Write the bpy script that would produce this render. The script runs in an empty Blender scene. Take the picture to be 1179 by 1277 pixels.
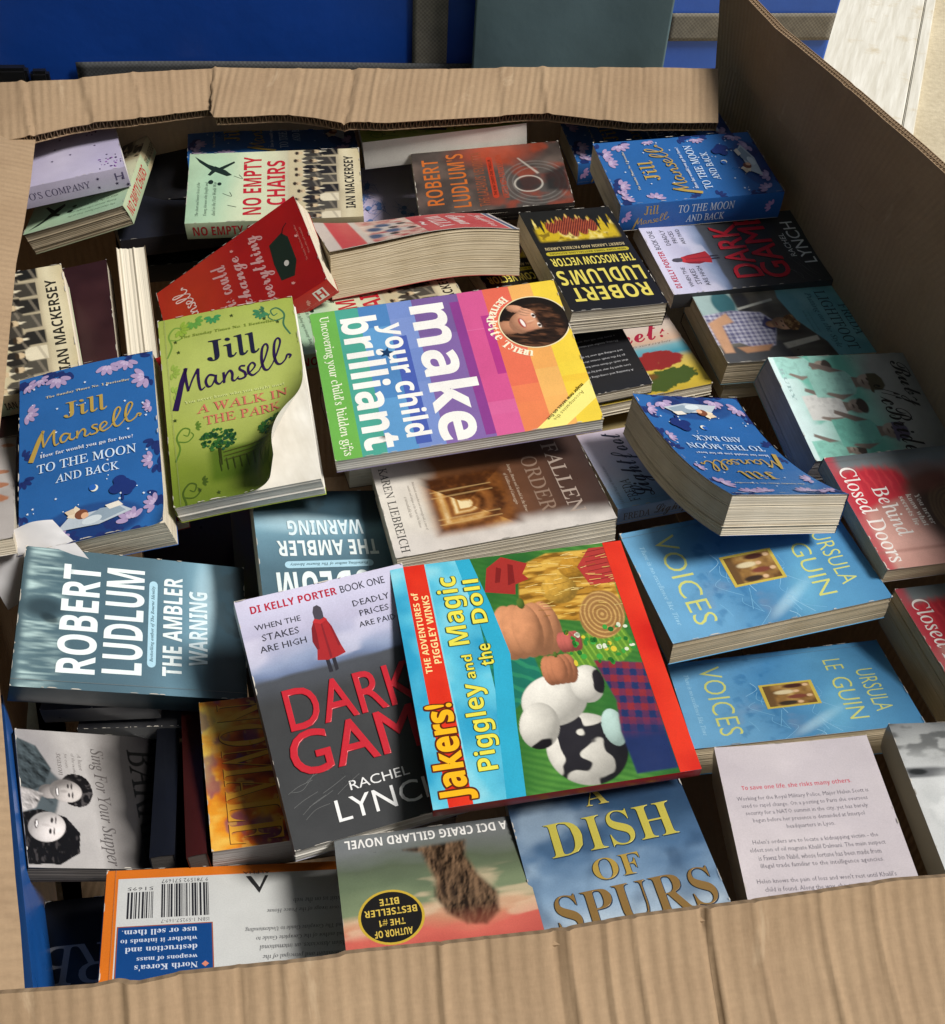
import bpy, bmesh, math, random
import numpy as np
from mathutils import Matrix, Vector
from mathutils.geometry import tessellate_polygon

random.seed(7)
RNG = np.random.default_rng(7)
scene = bpy.context.scene
COL = scene.collection
GZ = 0.62                      # height of the books' nominal level above the ground

# ------------------------------------------------------------------ camera
cam_data = bpy.data.cameras.new("camera")
cam = bpy.data.objects.new("camera", cam_data)
COL.objects.link(cam)
scene.camera = cam
cam_data.sensor_fit = 'HORIZONTAL'
cam_data.sensor_width = 36.0
cam_data.lens = 36.0 * 1450.0 / 1179.0
cam_data.clip_start = 0.02
cam_data.clip_end = 200.0
_p, _r = math.radians(45.0), math.radians(4.5)
_f = Vector((0, math.cos(_p), -math.sin(_p)))
_rt = Vector((1, 0, 0))
_up = _rt.cross(_f)
_R = _rt * math.cos(_r) + _up * math.sin(_r)
_U = -_rt * math.sin(_r) + _up * math.cos(_r)
_m = Matrix((_R, _U, -_f)).transposed().to_4x4()
_m.translation = Vector((0, 0, 0.75 + GZ))
cam.matrix_world = _m

# ------------------------------------------------------------------ light
SUN_EL, SUN_AZ = 54.0, -9.0            # azimuth measured from +X towards +Y
world = bpy.data.worlds.new("World")
scene.world = world
world.use_nodes = True
nt = world.node_tree
for n in list(nt.nodes):
    nt.nodes.remove(n)
w_out = nt.nodes.new("ShaderNodeOutputWorld")
w_bg = nt.nodes.new("ShaderNodeBackground")
w_sky = nt.nodes.new("ShaderNodeTexSky")
w_sky.sky_type = 'NISHITA'
w_sky.sun_disc = False
w_sky.sun_elevation = math.radians(SUN_EL)
w_sky.sun_rotation = math.radians(90.0 - SUN_AZ)
w_sky.air_density = 1.0
w_sky.dust_density = 2.5
w_bg.inputs["Strength"].default_value = 0.055
w_hsv = nt.nodes.new("ShaderNodeHueSaturation")     # thin high cloud: a paler sky
w_hsv.inputs["Saturation"].default_value = 0.35
nt.links.new(w_sky.outputs[0], w_hsv.inputs["Color"])
nt.links.new(w_hsv.outputs[0], w_bg.inputs[0])
nt.links.new(w_bg.outputs[0], w_out.inputs[0])
sun_data = bpy.data.lights.new("sun", 'SUN')
sun_data.energy = 4.3
sun_data.angle = math.radians(16.0)
sun_data.color = (1.0, 0.965, 0.91)
sun = bpy.data.objects.new("sun", sun_data)
COL.objects.link(sun)
_sd = Vector((math.cos(math.radians(SUN_EL)) * math.cos(math.radians(SUN_AZ)),
              math.cos(math.radians(SUN_EL)) * math.sin(math.radians(SUN_AZ)),
              math.sin(math.radians(SUN_EL))))
sun.rotation_euler = _sd.to_track_quat('Z', 'Y').to_euler()
sun.location = (1.5, 0.5, 3)
vs = scene.view_settings
vs.view_transform = 'Standard'
vs.look = 'None'
vs.exposure = -0.08
vs.gamma = 1.0
vs.use_curve_mapping = False

# ------------------------------------------------------------------ materials
def lin(hx):
    hx = hx.lstrip('#')
    v = np.array([int(hx[i:i + 2], 16) / 255.0 for i in (0, 2, 4)])
    return np.where(v <= 0.04045, v / 12.92, ((v + 0.055) / 1.055) ** 2.4)

def C(c):
    return lin(c) if isinstance(c, str) else np.asarray(c, float)

class NT:
    def __init__(s, name):
        s.m = bpy.data.materials.new(name)
        s.m.use_nodes = True
        s.t = s.m.node_tree
        s.b = s.t.nodes["Principled BSDF"]
    def n(s, kind, **kw):
        x = s.t.nodes.new(kind)
        for k, v in kw.items():
            setattr(x, k, v)
        return x
    def l(s, a, b):
        s.t.links.new(a, b)
    def val(s, x, name, v):
        x.inputs[name].default_value = v
    def math(s, op, a, b=None):
        x = s.n("ShaderNodeMath", operation=op)
        for i, q in enumerate((a, b)):
            if q is None: continue
            if isinstance(q, (int, float)): x.inputs[i].default_value = q
            else: s.l(q, x.inputs[i])
        return x.outputs[0]
    def mix(s, fac, a, b, blend='MIX'):
        x = s.n("ShaderNodeMix", data_type='RGBA', blend_type=blend)
        for i, q in ((0, fac), (6, a), (7, b)):
            if isinstance(q, (int, float)): x.inputs[i].default_value = q
            elif isinstance(q, (tuple, list, np.ndarray)): x.inputs[i].default_value = (*[float(z) for z in q[:3]], 1)
            else: s.l(q, x.inputs[i])
        return x.outputs[2]
    def noise(s, scale, detail=3, rough=.5, vec=None, dist=0.0):
        x = s.n("ShaderNodeTexNoise")
        s.val(x, "Scale", scale); s.val(x, "Detail", detail); s.val(x, "Roughness", rough); s.val(x, "Distortion", dist)
        if vec is not None: s.l(vec, x.inputs["Vector"])
        return x.outputs["Fac"]
    def ramp(s, fac, p0, p1, c0=(0, 0, 0, 1), c1=(1, 1, 1, 1)):
        x = s.n("ShaderNodeValToRGB")
        x.color_ramp.elements[0].position = p0; x.color_ramp.elements[1].position = p1
        x.color_ramp.elements[0].color = c0; x.color_ramp.elements[1].color = c1
        s.l(fac, x.inputs[0])
        return x.outputs[0]
    def mapping(s, vec, scale=(1, 1, 1), loc=(0, 0, 0), rot=(0, 0, 0)):
        x = s.n("ShaderNodeMapping")
        s.val(x, "Scale", scale); s.val(x, "Location", loc); s.val(x, "Rotation", rot)
        s.l(vec, x.inputs["Vector"])
        return x.outputs[0]
    def bump(s, h, strength, dist):
        x = s.n("ShaderNodeBump")
        s.val(x, "Strength", strength); s.val(x, "Distance", dist)
        s.l(h, x.inputs["Height"])
        s.l(x.outputs[0], s.b.inputs["Normal"])

def mat_ink():
    k = NT("printed_cover")
    a = k.n("ShaderNodeAttribute", attribute_name="ink")
    f = k.n("ShaderNodeAttribute", attribute_name="foil")
    tc = k.n("ShaderNodeTexCoord")
    oi = k.n("ShaderNodeObjectInfo")
    off = k.n("ShaderNodeVectorMath", operation='ADD')
    k.l(tc.outputs["Object"], off.inputs[0])
    rr = k.n("ShaderNodeVectorMath", operation='SCALE'); rr.inputs[0].default_value = (7.1, 3.3, 1.7)
    k.l(oi.outputs["Random"], rr.inputs["Scale"]); k.l(rr.outputs[0], off.inputs[1])
    v = off.outputs[0]
    grain = k.noise(900, 2, .6, v)
    g2 = k.ramp(grain, .25, .75, (.93, .93, .93, 1), (1.06, 1.06, 1.06, 1))
    c = k.mix(1.0, a.outputs["Color"], g2, 'MULTIPLY')
    blot = k.noise(26, 4, .6, v)
    c = k.mix(1.0, c, k.ramp(blot, .3, .7, (.94, .94, .94, 1), (1.05, 1.05, 1.05, 1)), 'MULTIPLY')
    # scuffs: thin pale scratches and rubbed specks
    sc = k.noise(60, 6, .75, k.mapping(v, (1, 9, 1), rot=(0, 0, .6)), .4)
    scm = k.ramp(sc, .70, .78)
    c = k.mix(k.math('MULTIPLY', scm, .16), c, (.6, .58, .55))
    k.l(c, k.b.inputs["Base Color"])
    k.l(k.math('MULTIPLY', f.outputs["Fac"], .3), k.b.inputs["Metallic"])
    rn = k.noise(40, 4, .6, v)
    k.l(k.math('ADD', k.math('MULTIPLY', rn, .22), .21), k.b.inputs["Roughness"])
    k.val(k.b, "Specular IOR Level", .42)
    wv = k.noise(14, 3, .5, v)
    k.bump(k.math('ADD', wv, k.math('MULTIPLY', sc, .02)), .25, .004)
    return k.m

def mat_pages(name, c0, c1):
    k = NT(name)
    tc = k.n("ShaderNodeTexCoord"); oi = k.n("ShaderNodeObjectInfo")
    off = k.n("ShaderNodeVectorMath", operation='ADD'); k.l(tc.outputs["Object"], off.inputs[0])
    rr = k.n("ShaderNodeVectorMath", operation='SCALE'); rr.inputs[0].default_value = (3.1, 5.3, 9.7)
    k.l(oi.outputs["Random"], rr.inputs["Scale"]); k.l(rr.outputs[0], off.inputs[1])
    v = off.outputs[0]
    l1 = k.noise(1, 5, .7, k.mapping(v, (11, 11, 900)))
    l2 = k.noise(1, 2, .5, k.mapping(v, (22, 22, 5200)))
    big = k.noise(30, 3, .5, v)
    fac = k.math('ADD', k.math('MULTIPLY', l1, .65), k.math('MULTIPLY', l2, .35))
    c = k.mix(k.ramp(fac, .32, .66), c1, c0)
    c = k.mix(1.0, c, k.ramp(big, .3, .7, (.88, .86, .82, 1), (1.04, 1.04, 1.04, 1)), 'MULTIPLY')
    k.l(c, k.b.inputs["Base Color"])
    k.val(k.b, "Roughness", .85); k.val(k.b, "Specular IOR Level", .15)
    k.bump(fac, .5, .0012)
    return k.m

def mat_kraft():
    k = NT("kraft_cardboard")
    uv = k.n("ShaderNodeUVMap", uv_map="uv")
    v = uv.outputs[0]                                   # metres along / across the flutes
    big = k.noise(7, 4, .6, v)
    fib = k.noise(1, 4, .7, k.mapping(v, (420, 160, 1)))
    fib2 = k.noise(1, 3, .6, k.mapping(v, (110, 420, 1)))
    wob = k.noise(12, 3, .5, v)
    sx = k.n("ShaderNodeSeparateXYZ"); k.l(v, sx.inputs[0])
    ph = k.math('ADD', k.math('MULTIPLY', sx.outputs[0], 2 * math.pi / .0094), k.math('MULTIPLY', wob, 1.2))
    flute = k.math('SINE', ph)
    amp = k.ramp(k.noise(9, 3, .6, k.mapping(v, (5, 1, 1))), .35, .7)
    c = k.mix(k.ramp(big, .3, .72), (.315, .213, .128), (.395, .278, .172))
    c = k.mix(1.0, c, k.ramp(fib, .3, .7, (.93, .925, .92, 1), (1.05, 1.05, 1.05, 1)), 'MULTIPLY')
    c = k.mix(1.0, c, k.ramp(fib2, .3, .7, (.95, .95, .945, 1), (1.04, 1.04, 1.04, 1)), 'MULTIPLY')
    sp = k.ramp(k.noise(420, 3, .8, v), .70, .78)
    c = k.mix(k.math('MULTIPLY', sp, .4), c, (.12, .075, .04))
    scr = k.ramp(k.noise(1, 5, .75, k.mapping(v, (26, 8, 1)), .8), .64, .74)      # rubbed, paler fibres
    c = k.mix(k.math('MULTIPLY', scr, .38), c, (.56, .43, .29))
    stn = k.ramp(k.noise(5, 4, .65, k.mapping(v, (1, 1, 1), (3, 7, 0))), .60, .72)
    c = k.mix(k.math('MULTIPLY', stn, .30), c, (.22, .14, .085))
    k.l(c, k.b.inputs["Base Color"])
    k.val(k.b, "Roughness", .82); k.val(k.b, "Specular IOR Level", .2)
    h = k.math('ADD', k.math('MULTIPLY', k.math('ADD', k.math('MULTIPLY', k.math('MULTIPLY', flute, amp), .8), k.math('MULTIPLY', flute, .22)), .5), k.math('MULTIPLY', fib, .12))
    h = k.math('ADD', h, k.math('MULTIPLY', k.noise(14, 3, .5, v), .4))
    k.bump(h, .6, .0013)
    return k.m

def mat_plain(name, col, rough=.6, noise_scale=40, amount=.15, spec=.3, bump=.2, bdist=.003, stretch=(1, 1, 1)):
    k = NT(name)
    tc = k.n("ShaderNodeTexCoord")
    v = k.mapping(tc.outputs["Object"], stretch)
    n1 = k.noise(noise_scale, 5, .6, v)
    n2 = k.noise(noise_scale * .17, 3, .5, v)
    c = np.asarray(C(col))
    cc = k.mix(k.ramp(n1, .3, .7), c * (1 - amount), np.minimum(c * (1 + amount), 1))
    cc = k.mix(1.0, cc, k.ramp(n2, .3, .7, (1 - amount,) * 3 + (1,), (1 + amount * .6,) * 3 + (1,)), 'MULTIPLY')
    k.l(cc, k.b.inputs["Base Color"])
    k.val(k.b, "Roughness", rough); k.val(k.b, "Specular IOR Level", spec)
    k.bump(k.math('ADD', n1, k.math('MULTIPLY', n2, 2.0)), bump, bdist)
    return k.m

def mat_webbing(name, col):
    k = NT(name)
    uv = k.n("ShaderNodeUVMap", uv_map="uv")
    w1 = k.n("ShaderNodeTexChecker"); k.val(w1, "Scale", 340.0); k.l(uv.outputs[0], w1.inputs["Vector"])
    n1 = k.noise(60, 4, .6, uv.outputs[0])
    c = np.asarray(C(col))
    cc = k.mix(w1.outputs["Fac"], c * .78, c * 1.12)
    cc = k.mix(1.0, cc, k.ramp(n1, .3, .7, (.8, .8, .8, 1), (1.12, 1.12, 1.12, 1)), 'MULTIPLY')
    k.l(cc, k.b.inputs["Base Color"]); k.val(k.b, "Roughness", .75)
    k.bump(w1.outputs["Fac"], .4, .0008)
    return k.m

M_INK = mat_ink()
M_PG = {'white': mat_pages("page_edges_white", (.76, .74, .69), (.60, .575, .52)),
        'cream': mat_pages("page_edges_cream", (.70, .64, .525), (.54, .475, .365)),
        'tan': mat_pages("page_edges_tan", (.60, .51, .37), (.43, .345, .225)),
        'dark': mat_pages("page_edges_deep_shade", (.10, .09, .085), (.05, .045, .04)),  # near-black paper: deep shade put into the page colour
        'grey': mat_pages("page_edges_grey", (.42, .40, .40), (.30, .285, .28))}  # greyed for page blocks lying in shade: the shade is in the colour
M_KRAFT = mat_kraft()

# ------------------------------------------------------------------ mesh helpers
def mesh_from(name, V, tris=None, quads=None, ink=None, foil=None, uv=None, smooth=True):
    me = bpy.data.meshes.new(name)
    V = np.asarray(V, np.float32)
    parts = [p for p in (tris, quads) if p is not None and len(p)]
    loops = np.concatenate([np.asarray(p, np.int32).ravel() for p in parts])
    sizes = np.concatenate([np.full(len(p), np.asarray(p).shape[1], np.int32) for p in parts])
    starts = np.concatenate([[0], np.cumsum(sizes)[:-1]]).astype(np.int32)
    me.vertices.add(len(V)); me.vertices.foreach_set("co", V.ravel())
    me.loops.add(len(loops)); me.loops.foreach_set("vertex_index", loops)
    me.polygons.add(len(sizes)); me.polygons.foreach_set("loop_start", starts)
    try: me.polygons.foreach_set("loop_total", sizes)
    except Exception: pass
    me.update(calc_edges=True)
    if ink is not None:
        a = me.attributes.new("ink", 'FLOAT_COLOR', 'POINT')
        q = np.ones((len(V), 4), np.float32); q[:, :3] = ink
        a.data.foreach_set("color", q.ravel())
        b = me.attributes.new("foil", 'FLOAT', 'POINT')
        b.data.foreach_set("value", np.asarray(foil if foil is not None else np.zeros(len(V)), np.float32))
    if uv is not None:
        l = me.uv_layers.new(name="uv")
        l.data.foreach_set("uv", np.asarray(uv, np.float32)[loops].ravel())
    me.polygons.foreach_set("use_smooth", np.full(len(sizes), smooth, bool))
    me.validate(clean_customdata=False)
    me.update()
    return me

def link(name, me, mat, parent=None):
    o = bpy.data.objects.new(name, me)
    if me is not None and mat is not None:
        for m in (mat if isinstance(mat, (list, tuple)) else [mat]):
            me.materials.append(m)
    COL.objects.link(o)
    if parent is not None: o.parent = parent
    return o

def tag(o, label=None, cat=None, group=None, kind=None):
    if label: o["label"] = label
    if cat: o["category"] = cat
    if group: o["group"] = group
    if kind: o["kind"] = kind
    return o

def grid_quads(nu, nv, off=0):
    i = np.arange(nu - 1)[:, None] * nv + np.arange(nv - 1)[None, :] + off
    return np.stack([i, i + nv, i + nv + 1, i + 1], -1).reshape(-1, 4)

# ------------------------------------------------------------------ lettering
_TXT = {}
def _map(s, style):
    base = {'serif': (0x1D400, 0x1D41A), 'serifl': (0x1D434, 0x1D44E), 'it': (0x1D434, 0x1D44E), 'bit': (0x1D468, 0x1D482),
            'scr': (0x1D4D0, 0x1D4EA), 'sansb': (0x1D5D4, 0x1D5EE)}.get(style)
    if base is None: return s
    o = ''
    for ch in s:
        if 'A' <= ch <= 'Z': o += chr(base[0] + ord(ch) - 65)
        elif 'a' <= ch <= 'z':
            q = base[1] + ord(ch) - 97
            o += '\u210e' if q == 0x1D455 else chr(q)
        elif '0' <= ch <= '9' and style in ('serif', 'bit'): o += chr(0x1D7CE + ord(ch) - 48)
        elif '0' <= ch <= '9' and style == 'sansb': o += chr(0x1D7EC + ord(ch) - 48)
        else: o += ch
    return o

def text_mesh(s, style, offset=0.0, res=3, depth=0.0, spacing=1.0):
    key = (s, style, offset, res, depth, spacing)
    if key in _TXT: return _TXT[key]
    cu = bpy.data.curves.new("t", 'FONT')
    cu.body = _map(s, style)
    cu.resolution_u = res
    cu.offset = offset + (.006 if style == 'serifl' else 0.0)
    if style == 'serifl': cu.space_character = spacing * 1.08
    cu.space_character = spacing
    if depth > 0:
        cu.extrude = .004; cu.bevel_depth = depth; cu.bevel_resolution = 1
    o = bpy.data.objects.new("t", cu)
    COL.objects.link(o)
    bpy.context.view_layer.update()
    me = o.evaluated_get(bpy.context.evaluated_depsgraph_get()).to_mesh()
    n = len(me.vertices)
    co = np.empty(n * 3, np.float64); me.vertices.foreach_get("co", co); co = co.reshape(-1, 3)
    me.calc_loop_triangles()
    tr = np.empty(len(me.loop_triangles) * 3, np.int32); me.loop_triangles.foreach_get("vertices", tr)
    tr = tr.reshape(-1, 3)
    if style == 'serifl': co[:, 0] -= co[:, 1] * .275      # light roman: the slanted cut set upright
    o.to_mesh_clear()
    bpy.data.objects.remove(o); bpy.data.curves.remove(cu)
    _TXT[key] = (co, tr)
    return co, tr

def vnoise(X, Y, sc, seed=0, octv=3):
    """smooth value noise, 0..1"""
    r = np.random.default_rng(seed)
    out = 0; amp = 1; tot = 0
    for _ in range(octv):
        T = r.random((64, 64))
        x = np.asarray(X) / sc; y = np.asarray(Y) / sc
        xi = np.floor(x).astype(int); yi = np.floor(y).astype(int)
        fx = x - xi; fy = y - yi
        fx = fx * fx * (3 - 2 * fx); fy = fy * fy * (3 - 2 * fy)
        g = lambda a, b: T[a % 64, b % 64]
        out = out + amp * ((g(xi, yi) * (1 - fx) + g(xi + 1, yi) * fx) * (1 - fy) + (g(xi, yi + 1) * (1 - fx) + g(xi + 1, yi + 1) * fx) * fy)
        tot += amp; amp *= .5; sc = sc / 2
    return out / tot

def smooth(x, a, b):
    t = np.clip((x - a) / (b - a), 0, 1)
    return t * t * (3 - 2 * t)

def ell(X, Y, cx, cy, rx, ry, rot=0.0, soft=.07):
    c, s = math.cos(math.radians(rot)), math.sin(math.radians(rot))
    dx, dy = X - cx, Y - cy
    a, b = (dx * c + dy * s) / rx, (-dx * s + dy * c) / ry
    return 1 - smooth(np.sqrt(a * a + b * b), 1 - soft, 1 + soft)

def pmask(X, Y, pts, soft=.6):
    """soft polygon mask"""
    P = np.asarray(pts, float)
    ins = np.zeros(X.shape, bool); d = np.full(X.shape, 1e9)
    for i in range(len(P)):
        a, b = P[i], P[(i + 1) % len(P)]
        e = b - a
        t = np.clip(((X - a[0]) * e[0] + (Y - a[1]) * e[1]) / (e @ e + 1e-12), 0, 1)
        d = np.minimum(d, np.hypot(X - a[0] - t * e[0], Y - a[1] - t * e[1]))
        cnd = (a[1] > Y) != (b[1] > Y)
        with np.errstate(divide='ignore', invalid='ignore'):
            xx = (b[0] - a[0]) * (Y - a[1]) / (b[1] - a[1]) + a[0]
        ins ^= cnd & (X < xx)
    sd = np.where(ins, d, -d)
    return smooth(sd, -soft, soft)

class Pic:
    """a small colour field that becomes a grid of coloured vertices"""
    def __init__(s, X, Y, base):
        s.X, s.Y = X, Y
        s.c = np.broadcast_to(C(base), X.shape + (3,)).copy()
    def put(s, mask, col):
        m = np.clip(mask, 0, 1)[..., None]
        s.c = s.c * (1 - m) + (C(col) if not (isinstance(col, np.ndarray) and col.ndim == 3) else col) * m
        return s
    def ramp(s, t, stops):
        ps = [p for p, _ in stops]; cs = np.array([C(c) for _, c in stops])
        s.c = np.stack([np.interp(t, ps, cs[:, i]) for i in range(3)], -1)
        return s
    def ball(s, cx, cy, rx, ry, col, rot=0.0, L=(-.45, -.55, .7), amb=.42, tex=0.0, ts=6, seed=1, edge=.05, col2=None):
        """a rounded, modelled form as a printed picture shows it"""
        c, sn = math.cos(math.radians(rot)), math.sin(math.radians(rot))
        dx, dy = s.X - cx, s.Y - cy
        a, b = (dx * c + dy * sn) / rx, (-dx * sn + dy * c) / ry
        d = np.sqrt(a * a + b * b)
        nz = np.sqrt(np.clip(1 - d * d, 0, 1))
        nx, ny = a * c - b * sn, a * sn + b * c
        l = np.array(L) / np.linalg.norm(L)
        lam = np.clip(nx * l[0] + ny * l[1] + nz * l[2], 0, 1)
        sh = amb + (1.12 - amb) * lam
        if tex: sh = sh * (1 + tex * (vnoise(s.X, s.Y, ts, seed, 3) - .5) * 2)
        base = np.broadcast_to(C(col), s.X.shape + (3,))
        if col2 is not None:
            m2 = smooth(vnoise(s.X, s.Y, ts * 2.2, seed + 3, 2), .52, .56)[..., None]
            base = base * (1 - m2) + C(col2) * m2
        return s.put(1 - smooth(d, 1 - edge, 1 + edge * .4), np.clip(base * sh[..., None], 0, 1))
    def relief(s, mask, col, sc=10, seed=1, k=1.6, octv=4, sx=1.0, sy=1.0):
        """rough surface modelled by its own relief"""
        h = vnoise(s.X * sx, s.Y * sy, sc, seed, octv)
        g0, g1 = np.gradient(h, axis=0), np.gradient(h, axis=1)
        st = max(abs(s.X[1, 0] - s.X[0, 0]), 1e-6)
        sh = np.clip(.75 + k * (g0 + g1) * sc / st * .5 + .5 * (h - .5), .12, 1.5)
        return s.put(mask, np.clip(C(col) * sh[..., None], 0, 1))
    def mul(s, f):
        s.c = s.c * np.asarray(f)[..., None]; return s
    def ell(s, cx, cy, rx, ry, col, rot=0, soft=.07, a=1.0):
        return s.put(a * ell(s.X, s.Y, cx, cy, rx, ry, rot, soft), col)
    def poly(s, pts, col, soft=.6, a=1.0):
        return s.put(a * pmask(s.X, s.Y, pts, soft), col)
    def n(s, sc, seed=0, octv=3):
        return vnoise(s.X, s.Y, sc, seed, octv)

class Art:
    def __init__(s, w, h, base=None):
        s.w, s.h = w, h
        s.flat, s.rast = [], []
        s.k = 0
        if base is not None: s.rect(0, 0, w, h, base)
    def _add(s, V, T, col, foil=0.0):
        V = np.asarray(V, float)
        if V.shape[1] == 2: V = np.column_stack([V, np.zeros(len(V))])
        col = np.asarray(col, float)
        if col.ndim == 1: col = np.broadcast_to(col, (len(V), 3))
        s.k += 1
        V = V.copy(); V[:, 2] += s.k * .02
        s.flat.append((V, np.asarray(T, int), col, np.full(len(V), foil)))
    def rect(s, x0, y0, x1, y1, c):
        s.poly([(x0, y0), (x1, y0), (x1, y1), (x0, y1)], c)
    def grad(s, x0, y0, x1, y1, c0, c1):
        s._add([(x0, y0), (x1, y0), (x1, y1), (x0, y1)], [(0, 1, 2), (0, 2, 3)], np.array([C(c0), C(c0), C(c1), C(c1)]))
    def poly(s, pts, c, foil=0.0):
        P = [Vector((float(x), float(y), 0)) for x, y in pts]
        T = tessellate_polygon([P])
        if T: s._add([(p.x, p.y) for p in P], T, C(c), foil)
    def ell(s, cx, cy, rx, ry, c, rot=0, n=28, foil=0.0):
        a = np.linspace(0, 2 * math.pi, n, endpoint=False); q = math.radians(rot)
        x, y = rx * np.cos(a), ry * np.sin(a)
        V = np.column_stack([cx + x * math.cos(q) - y * math.sin(q), cy + x * math.sin(q) + y * math.cos(q)])
        V = np.vstack([V, [[cx, cy]]])
        s._add(V, [(i, (i + 1) % n, n) for i in range(n)], C(c), foil)
    def line(s, pts, wd, c, foil=0.0, curve=True):
        P = np.asarray(pts, float)
        W = np.full(len(P), wd, float) if np.isscalar(wd) else np.asarray(wd, float)
        if curve and len(P) > 2:
            Q, w2 = [], []
            for i in range(len(P) - 1):
                p0, p1, p2, p3 = P[max(i - 1, 0)], P[i], P[i + 1], P[min(i + 2, len(P) - 1)]
                for t in np.linspace(0, 1, 6, endpoint=False):
                    Q.append(.5 * ((2 * p1) + (p2 - p0) * t + (2 * p0 - 5 * p1 + 4 * p2 - p3) * t * t + (3 * p1 - p0 - 3 * p2 + p3) * t ** 3))
                    w2.append(W[i] * (1 - t) + W[i + 1] * t)
            Q.append(P[-1]); w2.append(W[-1]); P, W = np.array(Q), np.array(w2)
        d = np.gradient(P, axis=0); d /= (np.linalg.norm(d, axis=1)[:, None] + 1e-9)
        nn = np.column_stack([-d[:, 1], d[:, 0]]) * W[:, None] / 2
        V = np.vstack([P + nn, P - nn]); m = len(P)
        T = []
        for i in range(m - 1): T += [(i, i + 1, m + i), (i + 1, m + i + 1, m + i)]
        s._add(V, T, C(c), foil)
    def star(s, cx, cy, r, c, n=5, rot=0, inner=.42):
        pts = []
        for i in range(2 * n):
            a = math.radians(rot - 90) + math.pi * i / n; q = r if i % 2 == 0 else r * inner
            pts.append((cx + q * math.cos(a), cy + q * math.sin(a)))
        s.poly(pts, c)
    def text(s, t, box, c, style='sans', foil=0.0, offset=0.0, depth=0.0, raised=.5, rot=0.0, keep=False, align='c', res=3, spacing=1.0, curve=None):
        """lettering fitted to box (x0, y0, x1, y1)"""
        co, tr = text_mesh(t, style, offset, res, depth, spacing)
        if len(tr) == 0: return
        x0, y0, x1, y1 = box
        mn, mx = co.min(0), co.max(0)
        sx, sy = (x1 - x0) / (mx[0] - mn[0]), (y1 - y0) / (mx[1] - mn[1])
        ox = 0
        if keep:
            q = min(sx, sy); tw = (mx[0] - mn[0]) * q
            ox = {'c': (x1 - x0 - tw) / 2, 'l': 0, 'r': x1 - x0 - tw}[align]; sx = q
            if q < sy: y0 += ((y1 - y0) - (mx[1] - mn[1]) * q) / 2
            sy = q
        V = np.zeros((len(co), 3))
        V[:, 0] = (co[:, 0] - mn[0]) * sx + x0 + ox
        V[:, 1] = (mx[1] - co[:, 1]) * sy + y0
        if depth > 0: V[:, 2] = (co[:, 2] - mn[2]) / max(mx[2] - mn[2], 1e-6) * raised
        if curve: V[:, 1] += curve(V[:, 0])
        if rot:
            a = math.radians(rot); cx, cy = (x0 + x1) / 2, (y0 + y1) / 2
            dx, dy = V[:, 0] - cx, V[:, 1] - cy
            V[:, 0] = cx + dx * math.cos(a) - dy * math.sin(a); V[:, 1] = cy + dx * math.sin(a) + dy * math.cos(a)
        s._add(V, tr, C(c), foil)
        if depth > 0: s.k += 2
    def lines(s, rows, x0, y0, x1, lh, c, style='sans', align='l', th=.72, offset=0.0):
        """a paragraph of small print: every row keeps its own width"""
        for i, r in enumerate(rows):
            if not r: continue
            s.text(r, (x0, y0 + i * lh, x1, y0 + i * lh + lh * th), c, style, keep=True, align=align, res=1, offset=offset)
            s.k -= 1
        s.k += 1
    def para(s, rows, x0, x1, y0, lh, cw, c, th=.66, align='l', style='sans'):
        """small print whose rows are as wide as their letters"""
        for i, r in enumerate(rows):
            if not r: continue
            w_ = len(r) * cw
            a0 = x0 if align == 'l' else ((x0 + x1 - w_) / 2 if align == 'c' else x1 - w_)
            s.text(r, (a0, y0 + i * lh, a0 + w_, y0 + i * lh + lh * th), c, style, res=1); s.k -= 1
        s.k += 1
    def pic(s, x0, y0, x1, y1, fn, base='#808080', step=1.0):
        step *= .62
        nx, ny = max(2, int(abs(x1 - x0) / step) + 1), max(2, int(abs(y1 - y0) / step) + 1)
        X, Y = np.meshgrid(np.linspace(x0, x1, nx), np.linspace(y0, y1, ny), indexing='ij')
        p = Pic(X, Y, base); fn(p)
        s.k += 1
        V = np.column_stack([X.ravel(), Y.ravel(), np.full(X.size, s.k * .02)])
        s.rast.append((V, grid_quads(nx, ny), np.clip(p.c.reshape(-1, 3), 0, 1), np.zeros(X.size)))

def clip_cut(V, T, colr, foil, lims, cutx, cuty):
    """clip flat art to the cover and slice it so that it can follow a bend"""
    me = mesh_from("c", V, tris=T, ink=colr, foil=foil)
    bm = bmesh.new(); bm.from_mesh(me)
    def cut(co, no, clear):
        bmesh.ops.bisect_plane(bm, geom=bm.verts[:] + bm.edges[:] + bm.faces[:], dist=1e-6, plane_co=co, plane_no=no, clear_outer=clear)
    x0, y0, x1, y1 = lims
    for co, no in (((x0, 0, 0), (-1, 0, 0)), ((x1, 0, 0), (1, 0, 0)), ((0, y0, 0), (0, -1, 0)), ((0, y1, 0), (0, 1, 0))):
        cut(co, no, True)
    for x in cutx: cut((x, 0, 0), (1, 0, 0), False)
    for y in cuty: cut((0, y, 0), (0, 1, 0), False)
    bmesh.ops.triangulate(bm, faces=bm.faces[:])
    bm.to_mesh(me); bm.free()
    n = len(me.vertices)
    co = np.empty(n * 3, np.float32); me.vertices.foreach_get("co", co)
    ink = np.empty(n * 4, np.float32); me.attributes["ink"].data.foreach_get("color", ink)
    fo = np.empty(n, np.float32); me.attributes["foil"].data.foreach_get("value", fo)
    tr = np.empty(len(me.loops), np.int32); me.loops.foreach_get("vertex_index", tr)
    bpy.data.meshes.remove(me)
    return co.reshape(-1, 3).astype(float), tr.reshape(-1, 3), ink.reshape(-1, 4)[:, :3], fo

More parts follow.
